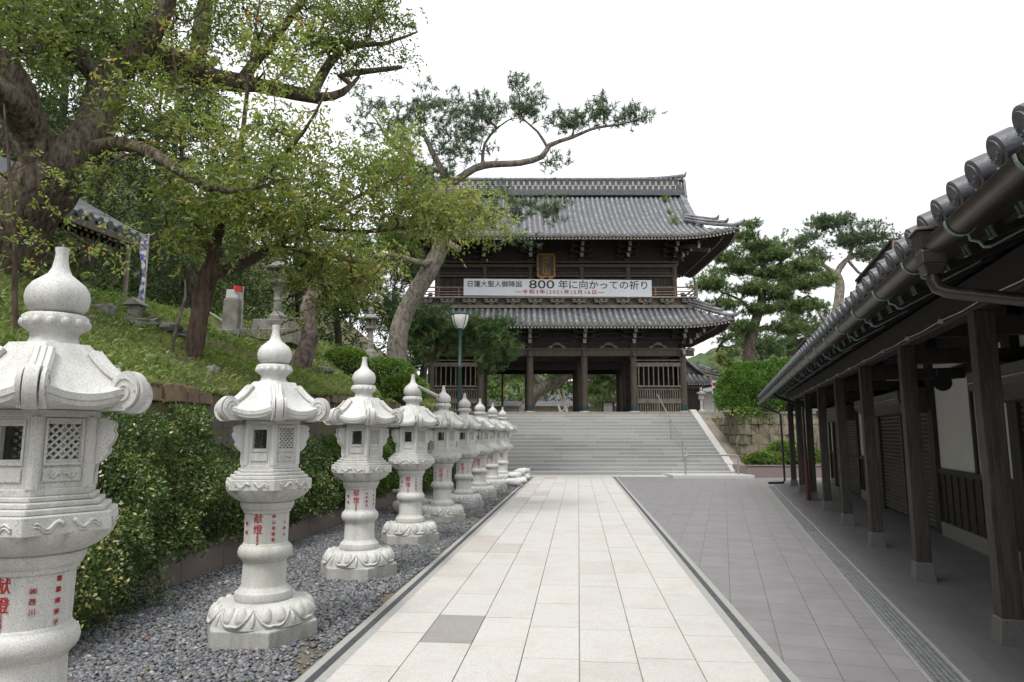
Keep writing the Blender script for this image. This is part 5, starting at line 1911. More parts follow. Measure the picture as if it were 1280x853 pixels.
for i, pl_ in enumerate(places):
    up = len(pl_) > 2
    o = empty('sandbag', PF(pl_[0], pl_[1], 0.27 if up else 0.10))
    b = MB()
    sack(b, (0, 0, 0), (0.30, 0.20, 0.10), rnd.uniform(0.8, 2.2))
    b.build('sack', M['bag'], o, smooth=True)
    if up: lab = ('white sandbag lying on top of the pile, the one nearest the last lanterns', 'white sandbag on top of the pile, the middle one of three', 'white sandbag on top of the pile, the one closest to the stairs')[i - 10]
    elif i == 13: lab = 'white sandbag behind the others at the foot of the stairs'
    else: lab = labs[i] + ' white sandbag along the path edge, counted from the lanterns toward the stairs'
    tag(o, lab, 'sandbag', 'white sandbags at the end of the lantern row')
for i, (u, v, z) in enumerate(((-3.55, 13.9, 0.14), (-3.4, 14.4, 0.14), (-3.5, 14.2, 0.38))):
    o = empty('grey_sack', PF(u, v, z))
    b = MB()
    sack(b, (0, 0, 0), (0.26, 0.22, 0.15), rnd.uniform(0, 3))
    b.build('sack', M['greybag'], o, smooth=True)
    tag(o, ('grey sack behind the lanterns, the lower one nearer the kerb', 'grey sack behind the lanterns, the lower one farther from the camera', 'grey sack on top of the small heap behind the lanterns')[i], 'sack', 'grey sacks heaped behind the lanterns')

# ------------------------------------------------------------------ trees
def catmull(pts, rads, step):
    P_ = [np.array(p, dtype=float) for p in pts]
    out, ro = [], []
    n = len(P_)
    for i in range(n - 1):
        p0, p1, p2, p3 = P_[max(0, i - 1)], P_[i], P_[i + 1], P_[min(n - 1, i + 2)]
        k = max(2, int(np.linalg.norm(p2 - p1) / step))
        for j in range(k):
            t = j / k
            out.append(0.5 * (2 * p1 + (p2 - p0) * t + (2 * p0 - 5 * p1 + 4 * p2 - p3) * t * t + (3 * p1 - p0 - 3 * p2 + p3) * t ** 3))
            ro.append(rads[i] * (1 - t) + rads[i + 1] * t)
    out.append(P_[-1]); ro.append(rads[-1])
    return out, ro
class Tree:
    def __init__(self, step=0.25, twig=0.008, power=2.3):
        self.p, self.par, self.r, self.fixed, self.tips = [], [], [], [], []
        self.step, self.twig, self.power = step, twig, power
    def limb(self, pts, rads):
        pp, rr_ = catmull(pts, rads, self.step)
        if self.p:
            a = np.array(self.p)
            par = int(np.argmin(np.linalg.norm(a - pp[0], axis=1)))
            # limbs leave from inside the parent
        else: par = -1
        for q, r in zip(pp, rr_):
            self.p.append(q); self.par.append(par); self.r.append(r); self.fixed.append(True)
            par = len(self.p) - 1
    def grow(self, targets, wob=0.12, rise=0.15, minr=0.0):
        targets = np.array(targets)
        a = np.array(self.p)
        d = np.array([np.min(np.linalg.norm(a - t, axis=1)) for t in targets])
        cap = len(targets) * 40 + len(a)
        buf = np.zeros((cap, 3)); buf[:len(a)] = a
        n = len(a)
        n0 = max(1, int(n * 0.12))
        for ti in np.argsort(d):
            t = targets[ti]
            df = buf[:n] - t
            dist = np.sqrt((df * df).sum(1)) + np.where(df[:, 2] > 0, 0.5 * df[:, 2], 0)
            dist[:n0] += 50 if n > n0 + 5 else 0
            k = int(np.argmin(dist))
            s = buf[k].copy()
            L = np.linalg.norm(t - s)
            m = max(2, min(12, int(L / self.step)))
            par = k
            bend = rng.normal(size=3) * L * wob
            bend[2] += rise * L
            for j in range(1, m + 1):
                f = j / m
                q = s + (t - s) * f + bend * math.sin(math.pi * f) + (rng.normal(size=3) * L * 0.025 if j < m else 0)
                self.p.append(q); self.par.append(par); self.r.append(0.0); self.fixed.append(False)
                buf[n] = q
                par = n
                n += 1
            self.tips.append(par)
    def finish(self):
        n = len(self.p)
        acc = np.zeros(n)
        self.kids = [[] for _ in range(n)]
        for i, p in enumerate(self.par):
            if p >= 0: self.kids[p].append(i)
        for i in range(n - 1, -1, -1):
            if not self.kids[i]: rr_ = self.twig
            else: rr_ = acc[i] ** (1 / self.power)
            rr_ = max(rr_, self.twig)
            if self.fixed[i]: rr_ = max(self.r[i], min(rr_, self.r[i] * 1.3))
            self.r[i] = rr_
            if self.par[i] >= 0: acc[self.par[i]] += rr_ ** self.power
        return self
    def wood(self, name, mat, parent, knob=0.0):
        mb = MB()
        done = set()
        starts = [0]
        while starts:
            s = starts.pop()
            path = [s]
            if self.par[s] >= 0: path = [self.par[s], s]
            c = s
            while self.kids[c]:
                ks = sorted(self.kids[c], key=lambda k: -self.r[k])
                starts.extend(ks[1:])
                c = ks[0]
                path.append(c)
            rads = [self.r[i] for i in path]
            if self.par[s] >= 0: rads[0] = rads[1] * 1.05
            mx = max(rads)
            sides = 14 if mx > 0.2 else 9 if mx > 0.06 else 5 if mx > 0.02 else 4
            st_ = len(mb.v)
            mb.tube([self.p[i] for i in path], rads, sides, caps=(mx > 0.02))
            if knob and mx > 0.12:
                k = 0
                for ii in range(len(path)):
                    for q in range(sides):
                        v = Vector(mb.v[st_ + k])
                        c_ = Vector(self.p[path[ii]])
                        nn = mnoise.noise(v * 2.2) * 0.7 + mnoise.noise(v * 5.5) * 0.4
                        v = c_ + (v - c_) * (1 + knob * nn)
                        mb.v[st_ + k] = tuple(v)
                        k += 1
        return mb.build(name, mat, parent, smooth=True)
    def tip_data(self):
        tp = np.array([self.p[i] for i in self.tips])
        td = np.array([self.p[i] - self.p[self.par[i]] for i in self.tips])
        return tp, unit(td)
def ell(c, rad, n, shell=0.35):
    """points in an ellipsoid, denser towards the outside"""
    v = unit(rng.normal(size=(n, 3)))
    r = (shell + (1 - shell) * rng.random((n, 1))) if shell else rng.random((n, 1)) ** (1 / 3)
    return np.array(c) + v * r * np.array(rad)
def pell(px, py, Y, rx, ry, rY, n, shell=0.3):
    c = P(px, py, Y)
    return ell(c, (S(rx, Y), rY, S(ry, Y)), n, shell)
def spray(tp, td, per, spread, size, aspect, droop=0.35, shoots=4):
    """leafy shoots round twig ends: leaves set alternately along short curving shoots"""
    m = max(3, per // shoots)
    k = len(tp) * shoots
    o = np.repeat(tp, shoots, 0) + rng.normal(size=(k, 3)) * spread * 0.55
    ax = unit(np.repeat(td, shoots, 0) * 0.7 + rng.normal(size=(k, 3)) * 0.75 + np.array([0, 0, 0.05]))
    ln_s = spread * rng.uniform(1.3, 2.6, (k, 1))
    n = k * m
    f = np.tile((np.arange(m) + 0.5) / m, k)[:, None]
    A, O, LS = np.repeat(ax, m, 0), np.repeat(o, m, 0), np.repeat(ln_s, m, 0)
    pos = O + A * LS * (f - 0.35) - np.array([0, 0, 1]) * LS * 0.35 * np.clip(f - 0.2, 0, 1) ** 2 + rng.normal(size=(n, 3)) * spread * 0.05
    side = unit(np.cross(A, rng.normal(size=(n, 3)) * 0.5 + np.array([0, 0, 1])))
    sg = np.where(np.arange(n) % 2 == 0, 1.0, -1.0)[:, None]
    ld = unit(A * 0.75 + side * sg * 0.75 + rng.normal(size=(n, 3)) * 0.3 + np.array([0, 0, -droop]))
    ln = size * rng.uniform(0.65, 1.2, n)
    t = np.clip(np.repeat(rng.normal(0.47, 0.17, k), m) + rng.normal(0, 0.13, n), 0, 1)
    return leaf_verts(pos, ld, ln, ln * aspect), t
def tufts(tp, td, per_tip, needles, spread, length, width, up=0.5):
    k = len(tp) * per_tip
    c = np.repeat(tp, per_tip, 0) + rng.normal(size=(k, 3)) * np.array([spread, spread, spread * 0.36])
    ax = unit(np.repeat(td, per_tip, 0) * 0.5 + rng.normal(size=(k, 3)) * 0.55 + np.array([0, 0, up]))
    n = k * needles
    cc, aa = np.repeat(c, needles, 0), np.repeat(ax, needles, 0)
    dd = unit(aa * 0.75 + rng.normal(size=(n, 3)) * 0.62)
    cc = cc + aa * rng.uniform(-0.5, 0.5, (n, 1)) * length
    ln = length * rng.uniform(0.7, 1.2, n)
    s = unit(np.cross(dd, rng.normal(size=(n, 3)))) * width * 0.5
    v = np.empty((n, 3, 3))
    v[:, 0] = cc - s
    v[:, 1] = cc + s
    v[:, 2] = cc + dd * ln[:, None]
    t = np.clip(np.repeat(rng.normal(0.5, 0.26, k), needles) + rng.normal(0, 0.12, n), 0, 1)
    return v.reshape(-1, 3), t
def shift(o, root):
    """world-coordinate mesh under an Empty standing at the thing's base"""
    o.parent = root
    o.matrix_parent_inverse = Matrix.Identity(4)
    o.location = -Vector(root.location)
def leaf_clump(name, root, pts, size, aspect, mat, nrm=None, tint_mu=0.45, droop=0.1):
    n = len(pts)
    d = rng.normal(size=(n, 3))
    if nrm is not None: d = d * 0.8 + nrm
    d = unit(d + np.array([0, 0, -droop]))
    ln = size * rng.uniform(0.6, 1.3, n)
    cl = np.array([mnoise.noise(Vector(p) * 1.7) for p in pts]) * 0.35
    t = np.clip(tint_mu + cl + rng.normal(0, 0.16, n), 0, 1)
    o = np_mesh(name, leaf_verts(pts, d, ln, ln * aspect), 4, t, mat)
    shift(o, root)
    return o

# --- pine with the leaning trunk
YP = 23.5
q = P(497, 452, YP)
q.z = hill_z(q.x, q.y)
root = empty('pine_tree', q)
tag(root, 'tall leaning pine before the gate, its long limb reaching out above the roof', 'tree')
T = Tree(0.3, 0.012, 2.2)
def W(*a): return P(*a)
T.limb([q + Vector((0, 0, -0.3)), W(497, 428, YP), W(508, 388, YP), W(530, 350, YP), W(549, 314, YP), W(561, 285, YP), W(564, 240, YP), W(548, 205, YP), W(528, 165, YP)], [.40, .34, .31, .29, .27, .22, .15, .11, .06])
T.limb([W(553, 300, YP), W(566, 308, YP - .3), W(574, 312, YP - .6)], [.17, .13, .11])
T.limb([W(545, 322, YP), W(530, 330, YP - .4), W(505, 322, YP - .7), W(480, 318, YP - 1)], [.14, .12, .08, .05])
T.limb([W(562, 232, YP), W(585, 216, YP), W(605, 207, YP), W(650, 204, YP), W(678, 196, YP), W(687, 182, YP), W(715, 172, YP), W(745, 160, YP), W(775, 156, YP), W(806, 147, YP)], [.12, .12, .11, .12, .10, .085, .065, .05, .035, .02])
T.limb([W(603, 208, YP), W(606, 180, YP + .3), W(622, 160, YP + .4), W(640, 148, YP + .5)], [.07, .05, .04, .02])
T.limb([W(684, 184, YP), W(672, 165, YP), W(655, 150, YP), W(648, 135, YP)], [.06, .045, .03, .02])
T.limb([W(554, 215, YP), W(520, 205, YP - .6), W(490, 180, YP - 1), W(470, 150, YP - 1.2)], [.10, .08, .06, .03])
T.limb([W(562, 248, YP), W(590, 240, YP - 1), W(640, 250, YP - 1.6), W(690, 268, YP - 1.8)], [.09, .07, .05, .02])
n0 = len(T.p)
tg = [pell(657, 133, YP, 30, 22, 1.0, 26), pell(645, 105, YP, 12, 10, .5, 7), pell(708, 152, YP, 24, 14, .7, 20), pell(748, 145, YP, 22, 12, .7, 16), pell(788, 145, YP, 26, 9, .6, 16), pell(750, 128, YP, 8, 8, .4, 5),
      pell(690, 205, YP, 18, 10, .5, 6), pell(600, 145, YP, 34, 24, 1.2, 34), pell(540, 140, YP, 50, 40, 1.8, 44), pell(480, 150, YP - 1, 55, 50, 1.8, 36), pell(575, 180, YP, 45, 28, 1.5, 36), pell(520, 215, YP - .5, 60, 36, 1.6, 44),
      pell(660, 262, YP - 1.6, 40, 16, .9, 16), pell(692, 265, YP - 1.8, 16, 14, .5, 8), pell(500, 230, YP - 1, 50, 40, 1.5, 18), pell(600, 260, YP - 1, 40, 30, 1.2, 20), pell(640, 300, YP - 1.5, 14, 8, .5, 6)]
T.grow(np.concatenate(tg), 0.16, 0.10)
T.finish()
shift(T.wood('trunk', M['bark_pine'], None, 0.12), root)
tp, td = T.tip_data()
v, t = tufts(tp, td, 6, 18, 0.22, 0.21, 0.024)
shift(np_mesh('crown', v, 3, t, M['needle_grey']), root)

# --- young pine sprays hanging before the left bays of the gate
YQ = 26.5
root = empty('young_pine', (P(545, 500, YQ).x, YQ, hill_z(P(545, 500, YQ).x, YQ)))
tag(root, 'low spreading pine with dense bright needles before the left bays of the gate', 'tree')
T = Tree(0.3, 0.012, 2.2)
base = Vector(root.location)
T.limb([base + Vector((-0.6, 0.5, -0.2)), W(530, 460, YQ), W(545, 430, YQ), W(570, 405, YQ), W(600, 400, YQ)], [.16, .14, .11, .08, .03])
T.limb([W(545, 430, YQ), W(520, 410, YQ), W(490, 390, YQ), W(450, 380, YQ)], [.09, .07, .05, .02])
T.limb([W(515, 408, YQ), W(480, 370, YQ), W(455, 335, YQ), W(450, 305, YQ)], [.07, .06, .045, .02])
tg = [pell(600, 408, YQ - .5, 45, 14, 1.0, 50), pell(620, 432, YQ - .8, 26, 20, .8, 34), pell(570, 425, YQ, 36, 22, 1.2, 40), pell(535, 400, YQ, 40, 20, 1.3, 40), pell(612, 458, YQ - .8, 9, 12, .4, 8), pell(480, 385, YQ + .5, 50, 26, 1.5, 40), pell(430, 370, YQ + 1, 40, 30, 1.5, 40), pell(450, 335, YQ, 55, 34, 1.4, 70), pell(512, 335, YQ - .3, 30, 34, 1.0, 44), pell(395, 345, YQ + 1, 50, 40, 1.4, 60), pell(480, 300, YQ, 50, 26, 1.3, 40), pell(518, 440, YQ, 30, 26, .8, 46), pell(500, 405, YQ, 26, 26, .8, 30)]
T.grow(np.concatenate(tg), 0.12, 0.1)
T.finish()
shift(T.wood('trunk', M['bark_dark'], None), root)
tp, td = T.tip_data()
v, t = tufts(tp, td, 7, 20, 0.22, 0.22, 0.024)
shift(np_mesh('crown', v, 3, t, M['needle']), root)

# --- pines on the right
def right_pine(name, label, limbs, tg, mat, base, Y, group=None, per=8, nd=20, sp=0.30, ln=0.27, w=0.034):
    root = empty(name, base)
    tag(root, label, 'tree', group)
    T = Tree(0.45, 0.018, 2.2)
    for pts, rads in limbs: T.limb(pts, rads)
    T.grow(np.concatenate(tg), 0.12, 0.06)
    T.finish()
    shift(T.wood('trunk', M['bark_dark'] if 'dense' in label else M['bark_pine'], None, 0.08), root)
    tp, td = T.tip_data()
    v, t = tufts(tp, td, per, nd, sp, ln, w)
    shift(np_mesh('crown', v, 3, t, mat), root)
Y1 = 42.0
bz = 2.66
base = P(934, 470, Y1); base.z = bz
right_pine('pine_tree', 'dense broad pine with bright green needles just right of the gate',
    [([base, P(936, 440, Y1), P(942, 410, Y1), P(952, 375, Y1), P(955, 340, Y1), P(945, 305, Y1), P(937, 280, Y1)], [.42, .38, .30, .25, .19, .12, .05]),
     ([P(952, 378, Y1), P(975, 365, Y1), P(1005, 352, Y1)], [.14, .1, .04]), ([P(946, 395, Y1), P(925, 375, Y1), P(900, 365, Y1)], [.13, .09, .04]), ([P(955, 345, Y1), P(985, 320, Y1), P(1000, 305, Y1)], [.1, .07, .03])],
    [pell(px, py, Y1, rx, 6, rx * .045, int(rx * 1.5), .2) for px, py, rx in ((937, 282, 7), (931, 296, 14), (946, 308, 20), (908, 322, 15), (968, 320, 24), (925, 336, 26), (962, 342, 32), (1000, 333, 24), (888, 356, 22), (938, 362, 36), (1004, 356, 32), (1030, 350, 16), (902, 381, 25), (953, 386, 34), (1000, 383, 34), (928, 408, 22), (984, 410, 30), (945, 325, 16), (975, 368, 20))], M['needle_bright'], base, Y1)
Y2 = 50.0
base = P(1040, 470, Y2); base.z = bz
right_pine('pine_tree', 'open pine with a bare pale curved trunk above the shop eave',
    [([base, P(1040, 420, Y2), P(1047, 385, Y2), P(1050, 355, Y2), P(1046, 342, Y2), P(1058, 325, Y2), P(1075, 318, Y2)], [.45, .40, .36, .32, .26, .18, .08]),
     ([P(1047, 345, Y2), P(1030, 332, Y2), P(1015, 325, Y2)], [.2, .13, .06]), ([P(1052, 335, Y2), P(1065, 310, Y2), P(1050, 290, Y2), P(1040, 275, Y2)], [.15, .12, .09, .04]), ([P(1042, 410, Y2), P(1025, 395, Y2), P(1020, 372, Y2)], [.16, .12, .08]),
     ([P(1060, 326, Y2), P(1080, 345, Y2), P(1100, 330, Y2)], [.12, .1, .05])],
    [pell(1045, 275, Y2, 36, 9, 1.5, 44), pell(1028, 283, Y2, 20, 8, 1.2, 20), pell(1075, 290, Y2, 34, 14, 1.6, 44), pell(1060, 303, Y2, 30, 8, 1.4, 30), pell(1085, 318, Y2, 26, 12, 1.5, 32), pell(1020, 320, Y2, 18, 12, 1.3, 24), pell(1105, 300, Y2, 26, 12, 1.5, 24), pell(1010, 300, Y2, 16, 12, 1.0, 16)],
    M['needle_grey'], base, Y2)
Y3 = 52.0
base = P(985, 470, Y3); base.z = bz
right_pine('pine_tree', 'pine of middle height filling the gap behind the dense broad pine',
    [([base, P(990, 420, Y3), P(985, 380, Y3), P(975, 340, Y3), P(980, 310, Y3)], [.4, .34, .28, .18, .06]), ([P(986, 390, Y3), P(1010, 370, Y3), P(1025, 385, Y3)], [.15, .1, .05]), ([P(988, 405, Y3), P(915, 420, Y3), P(895, 440, Y3)], [.2, .14, .08])],
    [pell(985, 310, Y3, 30, 20, 2, 40), pell(1000, 345, Y3, 40, 20, 2, 50), pell(1010, 395, Y3, 34, 26, 2, 60), pell(975, 430, Y3, 46, 24, 2, 60), pell(925, 425, Y3, 40, 22, 2, 50), pell(895, 350, Y3, 30, 26, 2, 34), pell(880, 400, Y3, 24, 30, 2, 30), pell(1020, 430, Y3, 30, 22, 2, 40)],
    M['needle'], base, Y3)

# --- bent pine and others beyond the gate
Y4 = 50.0
base = P(655, 512, Y4); base.z = 2.67
right_pine('pine_tree', 'old pine with a thick bent trunk propped by poles, seen through the gate',
    [([base, P(662, 500, Y4), P(675, 487, Y4), P(695, 478, Y4), P(712, 468, Y4), P(735, 470, Y4), P(760, 476, Y4)], [.50, .48, .46, .42, .34, .22, .10]), ([P(668, 494, Y4), P(676, 480, Y4), P(660, 468, Y4), P(640, 462, Y4)], [.3, .25, .2, .1]), ([P(700, 476, Y4), P(690, 460, Y4), P(695, 445, Y4)], [.2, .16, .08]), ([P(712, 470, Y4), P(740, 460, Y4), P(770, 455, Y4)], [.16, .12, .06])],
    [pell(690, 455, Y4, 55, 16, 2.5, 70), pell(640, 465, Y4, 30, 16, 2, 40), pell(755, 462, Y4, 34, 14, 2, 50), pell(710, 445, Y4, 70, 10, 2.5, 50), pell(760, 478, Y4, 20, 9, 1.5, 26)], M['needle_bright'], base, Y4)
Y5 = 58.0
base = P(752, 512, Y5); base.z = 2.67
right_pine('pine_tree', 'low rounded pine in tiers seen through the right of the gate passage',
    [([base, P(752, 495, Y5), P(756, 475, Y5), P(750, 455, Y5)], [.3, .26, .2, .1])],
    [pell(755, 465, Y5, 26, 12, 2, 60), pell(748, 485, Y5, 24, 8, 2, 50), pell(752, 500, Y5, 26, 8, 2, 50), pell(770, 445, Y5, 20, 14, 2, 40)], M['needle_bright'], base, Y5)

# --- broadleaf trees on the slope
def leafy(name, label, base, limbs, tg, leafmat_, bark, size, per, spread, aspect=0.42, step=0.22, twig=0.005, wob=0.14, rise=0.08, knob=0.0, droop=0.35, cat='tree', group=None):
    root = empty(name, base)
    tag(root, label, cat, group)
    T = Tree(step, twig, 2.15)
    for pts, rads in limbs: T.limb(pts, rads)
    if tg: T.grow(np.concatenate(tg), wob, rise)
    T.finish()
    shift(T.wood('trunk', bark, None, knob), root)
    if tg:
        tp, td = T.tip_data()
        v, t = spray(tp, td, per, spread, size, aspect, droop)
        shift(np_mesh('crown', v, 4, t, leafmat_), root)
    return root
cb = on_hill(243, 446, 6.0)
YC = cb.y
leafy('cherry_tree', 'cherry tree with yellowing leaves and a forked dark trunk on the grassy slope', cb,
    [([cb + Vector((-0.03, 0, -0.3)), P(243, 440, YC), P(249, 400, YC), P(259, 352, YC), P(268, 325, YC), P(272, 295, YC), P(290, 245, YC + .2), P(302, 180, YC + .2), P(312, 90, YC + .1), P(325, 0, YC)], [.16, .14, .128, .12, .10, .085, .06, .045, .03, .015]),
     ([P(264, 342, YC), P(300, 332, YC + .2), P(345, 306, YC + .5), P(385, 283, YC + .7), P(430, 255, YC + 1.0), P(490, 225, YC + 1.3)], [.10, .092, .075, .06, .04, .02]),
     ([P(268, 322, YC), P(248, 290, YC - .2), P(228, 250, YC - .4), P(190, 190, YC - .8), P(150, 150, YC - 1.1)], [.07, .055, .045, .035, .015]),
     ([P(280, 270, YC), P(330, 220, YC - .4), P(380, 165, YC - .7), P(410, 110, YC - .8)], [.05, .04, .03, .015]),
     ([P(345, 306, YC + .5), P(400, 320, YC), P(460, 330, YC - .2)], [.035, .028, .012]),
     ([P(228, 250, YC - .4), P(226, 150, YC - .3), P(215, 50, YC - .2), P(205, -20, YC)], [.035, .028, .02, .012]),
     ([P(385, 283, YC + .7), P(450, 290, YC + 1.4), P(540, 280, YC + 2.2), P(620, 270, YC + 2.8)], [.04, .034, .024, .01])],
    [pell(190, 150, YC - 1, 60, 60, .9, 22), pell(250, 235, YC - .6, 70, 60, .9, 36), pell(330, 190, YC - .3, 90, 90, 1.0, 90), pell(330, 270, YC - .2, 100, 55, 1.0, 100), pell(420, 235, YC + .8, 80, 75, 1.1, 100), pell(420, 330, YC + .4, 95, 36, 1.0, 80),
     pell(520, 268, YC + 2.0, 85, 42, 1.2, 110), pell(590, 270, YC + 2.6, 60, 34, 1.0, 60), pell(480, 200, YC + 1.3, 60, 50, 1.1, 56), pell(240, 90, YC, 80, 75, 1.0, 40), pell(350, 80, YC - .2, 70, 60, 1.0, 26), pell(235, 300, YC - .5, 36, 20, .5, 10), pell(420, 365, YC + .5, 50, 20, .8, 14)],
    M['leaf_cherry'], M['bark_cherry'], 0.108, 38, 0.22, 0.38, knob=0.1, wob=0.15, twig=0.0065)
# old giant at the left edge
ob = on_hill(30, 440, 8.0)
YO = max(ob.y, 10.0)
ob = Vector((P(-20, 430, YO).x, YO, hill_z(P(-20, 430, YO).x, YO)))
leafy('old_tree', 'huge old tree with a thick rough forked trunk at the left edge', ob,
    [([ob + Vector((-.1, 0, -0.6)), P(-22, 440, YO), P(-14, 350, YO), P(16, 285, YO), P(56, 232, YO), P(98, 190, YO), P(124, 150, YO + .3), P(140, 95, YO + .5), P(178, 60, YO + .6), P(205, 10, YO + .6), P(225, -50, YO + .6)], [.80, .64, .52, .46, .42, .34, .25, .20, .18, .15, .12]),
     ([P(62, 235, YO), P(45, 175, YO - .3), P(30, 120, YO - .5), P(0, 75, YO - .7), P(-60, 20, YO - .8)], [.30, .23, .20, .18, .16]),
     ([P(40, 165, YO - .4), P(12, 125, YO - 1.0), P(-30, 95, YO - 1.4)], [.24, .20, .16]),
     ([P(112, 190, YO), P(150, 180, YO - .3), P(185, 190, YO - .6), P(215, 208, YO - .8), P(262, 235, YO - 1), P(310, 238, YO - 1), P(350, 225, YO - .9)], [.16, .11, .095, .08, .055, .03, .012]),
     ([P(135, 110, YO + .4), P(100, 72, YO + .2), P(58, 45, YO), P(35, 10, YO)], [.18, .15, .12, .10]),
     ([P(140, 90, YO + .5), P(190, 65, YO + 1.0), P(245, 92, YO + 1.6), P(300, 104, YO + 2), P(338, 110, YO + 2.3), P(397, 122, YO + 2.6), P(428, 116, YO + 2.8), P(447, 98, YO + 2.9)], [.20, .18, .17, .15, .12, .10, .075, .04]),
     ([P(390, 118, YO + 2.6), P(410, 82, YO + 2.8), P(438, 58, YO + 2.9), P(480, 55, YO + 3), P(522, 40, YO + 3.1)], [.11, .09, .07, .04, .015]),
     ([P(425, 95, YO + 2.8), P(455, 90, YO + 3), P(490, 86, YO + 3.1), P(503, 84, YO + 3.1)], [.06, .06, .05, .035]),
     ([P(300, 104, YO + 2), P(322, 74, YO + 2), P(352, 38, YO + 2), P(385, -10, YO + 2)], [.11, .10, .08, .06]),
     ([P(245, 92, YO + 1.6), P(252, 40, YO + 2), P(262, -30, YO + 2)], [.16, .15, .13])],
    [pell(60, 40, YO, 120, 60, 1.6, 110), pell(150, 30, YO + .5, 80, 50, 1.4, 70), pell(280, 20, YO + 1.5, 110, 40, 1.4, 80), pell(400, 30, YO + 2.4, 80, 35, 1.2, 90), pell(470, 15, YO + 3, 55, 24, 1.0, 60), pell(340, 70, YO + 2, 50, 30, 1, 20), pell(495, 60, YO + 3, 26, 20, .6, 9), pell(-40, 230, YO - 1, 30, 60, .6, 8), pell(175, 145, YO - .4, 40, 34, .8, 16), pell(430, 70, YO + 2.8, 40, 22, .8, 20), pell(270, 225, YO - 1, 60, 26, .6, 16), pell(128, 222, YO - .75, 24, 30, .25, 9), pell(30, 50, YO - .9, 50, 36, .5, 14), pell(335, 215, YO - .9, 40, 20, .5, 12)],
    M['leaf_old'], M['bark_old'], 0.092, 44, 0.26, 0.42, step=0.3, twig=0.009, wob=0.18, knob=0.22, droop=0.2)
# evergreen wood on the hillside: one tree each
def hill_tree(px, Y, h, w, label, name='evergreen_tree', mat='leaf_dark', n=130, size=0.15, low=0.12, z=None, group='evergreen trees on the hillside'):
    x = P(px, 300, Y).x
    z = hill_z(x, Y) if z is None else z
    base = Vector((x, Y, z))
    tg = []
    for k in range(5):
        f = (k + 0.6) / 5
        ww = w * (0.65 + 0.55 * math.sin(math.pi * min(1, f * 0.9 + 0.15))) * (0.62 if k == 4 else 1)
        tg.append(ell((x + rnd.uniform(-.3, .3) * w, Y + rnd.uniform(-.3, .3) * w, z + h * (low + (1 - low) * f)), (ww, ww, h * 0.16), n // 5, 0.35))
    leafy(name, label, base, [([base + Vector((0, 0, -.3)), base + Vector((.1, .1, h * .35)), base + Vector((-.15, 0, h * .65)), base + Vector((.05, 0, h * .92))], [.22, .18, .12, .04])],
          tg, M[mat], M['bark_dark'], size, 75, 0.36, 0.5, step=0.5, twig=0.012, group=group)
hill_tree(-140, 14, 11, 3.0, 'dark evergreen tree left of the huge old trunk')
hill_tree(-10, 18, 12.5, 3.2, 'tall dark evergreen tree in the upper left corner behind the old trunk', n=170)
hill_tree(110, 22, 12, 3.4, 'dark evergreen tree rising above the shrine roof', n=190)
hill_tree(215, 26, 9.0, 3.0, 'dark evergreen tree right of the shrine, behind the small violet banner', n=170)
hill_tree(300, 28, 8.5, 2.8, 'mid-height evergreen tree behind the cherry fork', mat='leaf_old', n=150)
hill_tree(375, 30, 9.0, 3.0, 'low dark evergreen tree behind the old grey lantern with a broad cap', n=150, low=0.05)
hill_tree(425, 33, 9.0, 2.6, 'low dark evergreen tree left of the leaning pine', n=150, low=0.05)
hill_tree(60, 34, 17, 4.5, 'tallest evergreen tree at the top of the wooded slope', n=200, size=0.2)
hill_tree(190, 38, 13, 4.5, 'broad evergreen tree far up the wooded slope', n=200, size=0.2)
hill_tree(240, 20, 3.0, 1.5, 'small rounded evergreen between shrine and cherry trunk', n=90, size=0.09, low=0.0)
hill_tree(205, 21, 3.6, 1.6, 'leafy evergreen right beside the violet banner pole', n=90, size=0.09, low=0.0)
G2 = 'trees across the courtyard'
hill_tree(600, 66, 7.0, 3.2, 'green tree across the courtyard, seen in the left bay of the gate passage', mat='leaf_azalea', n=120, size=0.24, low=0.2, z=2.67, group=G2)
hill_tree(648, 72, 7.5, 3.4, 'green tree across the courtyard behind the trunk of the bent pine', mat='leaf_azalea', n=120, size=0.24, low=0.25, z=2.67, group=G2)
hill_tree(700, 74, 8.0, 3.6, 'dark tree across the courtyard behind the middle of the gate passage', mat='leaf_dark', n=120, size=0.24, low=0.3, z=2.67, group=G2)
hill_tree(770, 70, 9.0, 3.2, 'dark tree across the courtyard in the right bay of the gate passage', mat='leaf_dark', n=140, size=0.24, low=0.1, z=2.67, group=G2)
hill_tree(905, 62, 6.5, 2.8, 'dark tree beyond the small hall, right of the gate', mat='leaf_old', n=120, size=0.22, low=0.1, z=2.67, group=G2)
# pale-barked fallen or gnarled tree base left of the third lantern
gb = on_hill(372, 460, 9)
leafy('gnarled_tree', 'gnarled pale-barked trunk with bare reaching branches behind the second and third lanterns', gb,
    [([gb + Vector((0, 0, -.3)), P(382, 440, gb.y), P(388, 412, gb.y), P(384, 385, gb.y), P(398, 350, gb.y + .3), P(404, 310, gb.y + .3)], [.30, .22, .18, .15, .12, .08]),
     ([P(384, 408, gb.y), P(352, 418, gb.y - .5), P(330, 425, gb.y - .8), P(313, 420, gb.y - 1)], [.05, .04, .03, .012]),
     ([P(384, 400, gb.y), P(360, 400, gb.y - .6), P(342, 412, gb.y - .9)], [.045, .035, .012]),
     ([P(374, 376, gb.y), P(420, 350, gb.y + .3), P(450, 330, gb.y + .4), P(475, 325, gb.y + .4)], [.05, .035, .02, .01]),
     ([P(392, 345, gb.y + .3), P(408, 315, gb.y), P(430, 300, gb.y)], [.04, .025, .01])],
    [pell(430, 350, gb.y + .3, 60, 30, .8, 22, 0), pell(345, 400, gb.y - .8, 40, 25, .5, 10, 0)], M['leaf_cherry'], M['bark_pale'], 0.09, 6, 0.12, 0.4, knob=0.55, wob=0.25, twig=0.008)
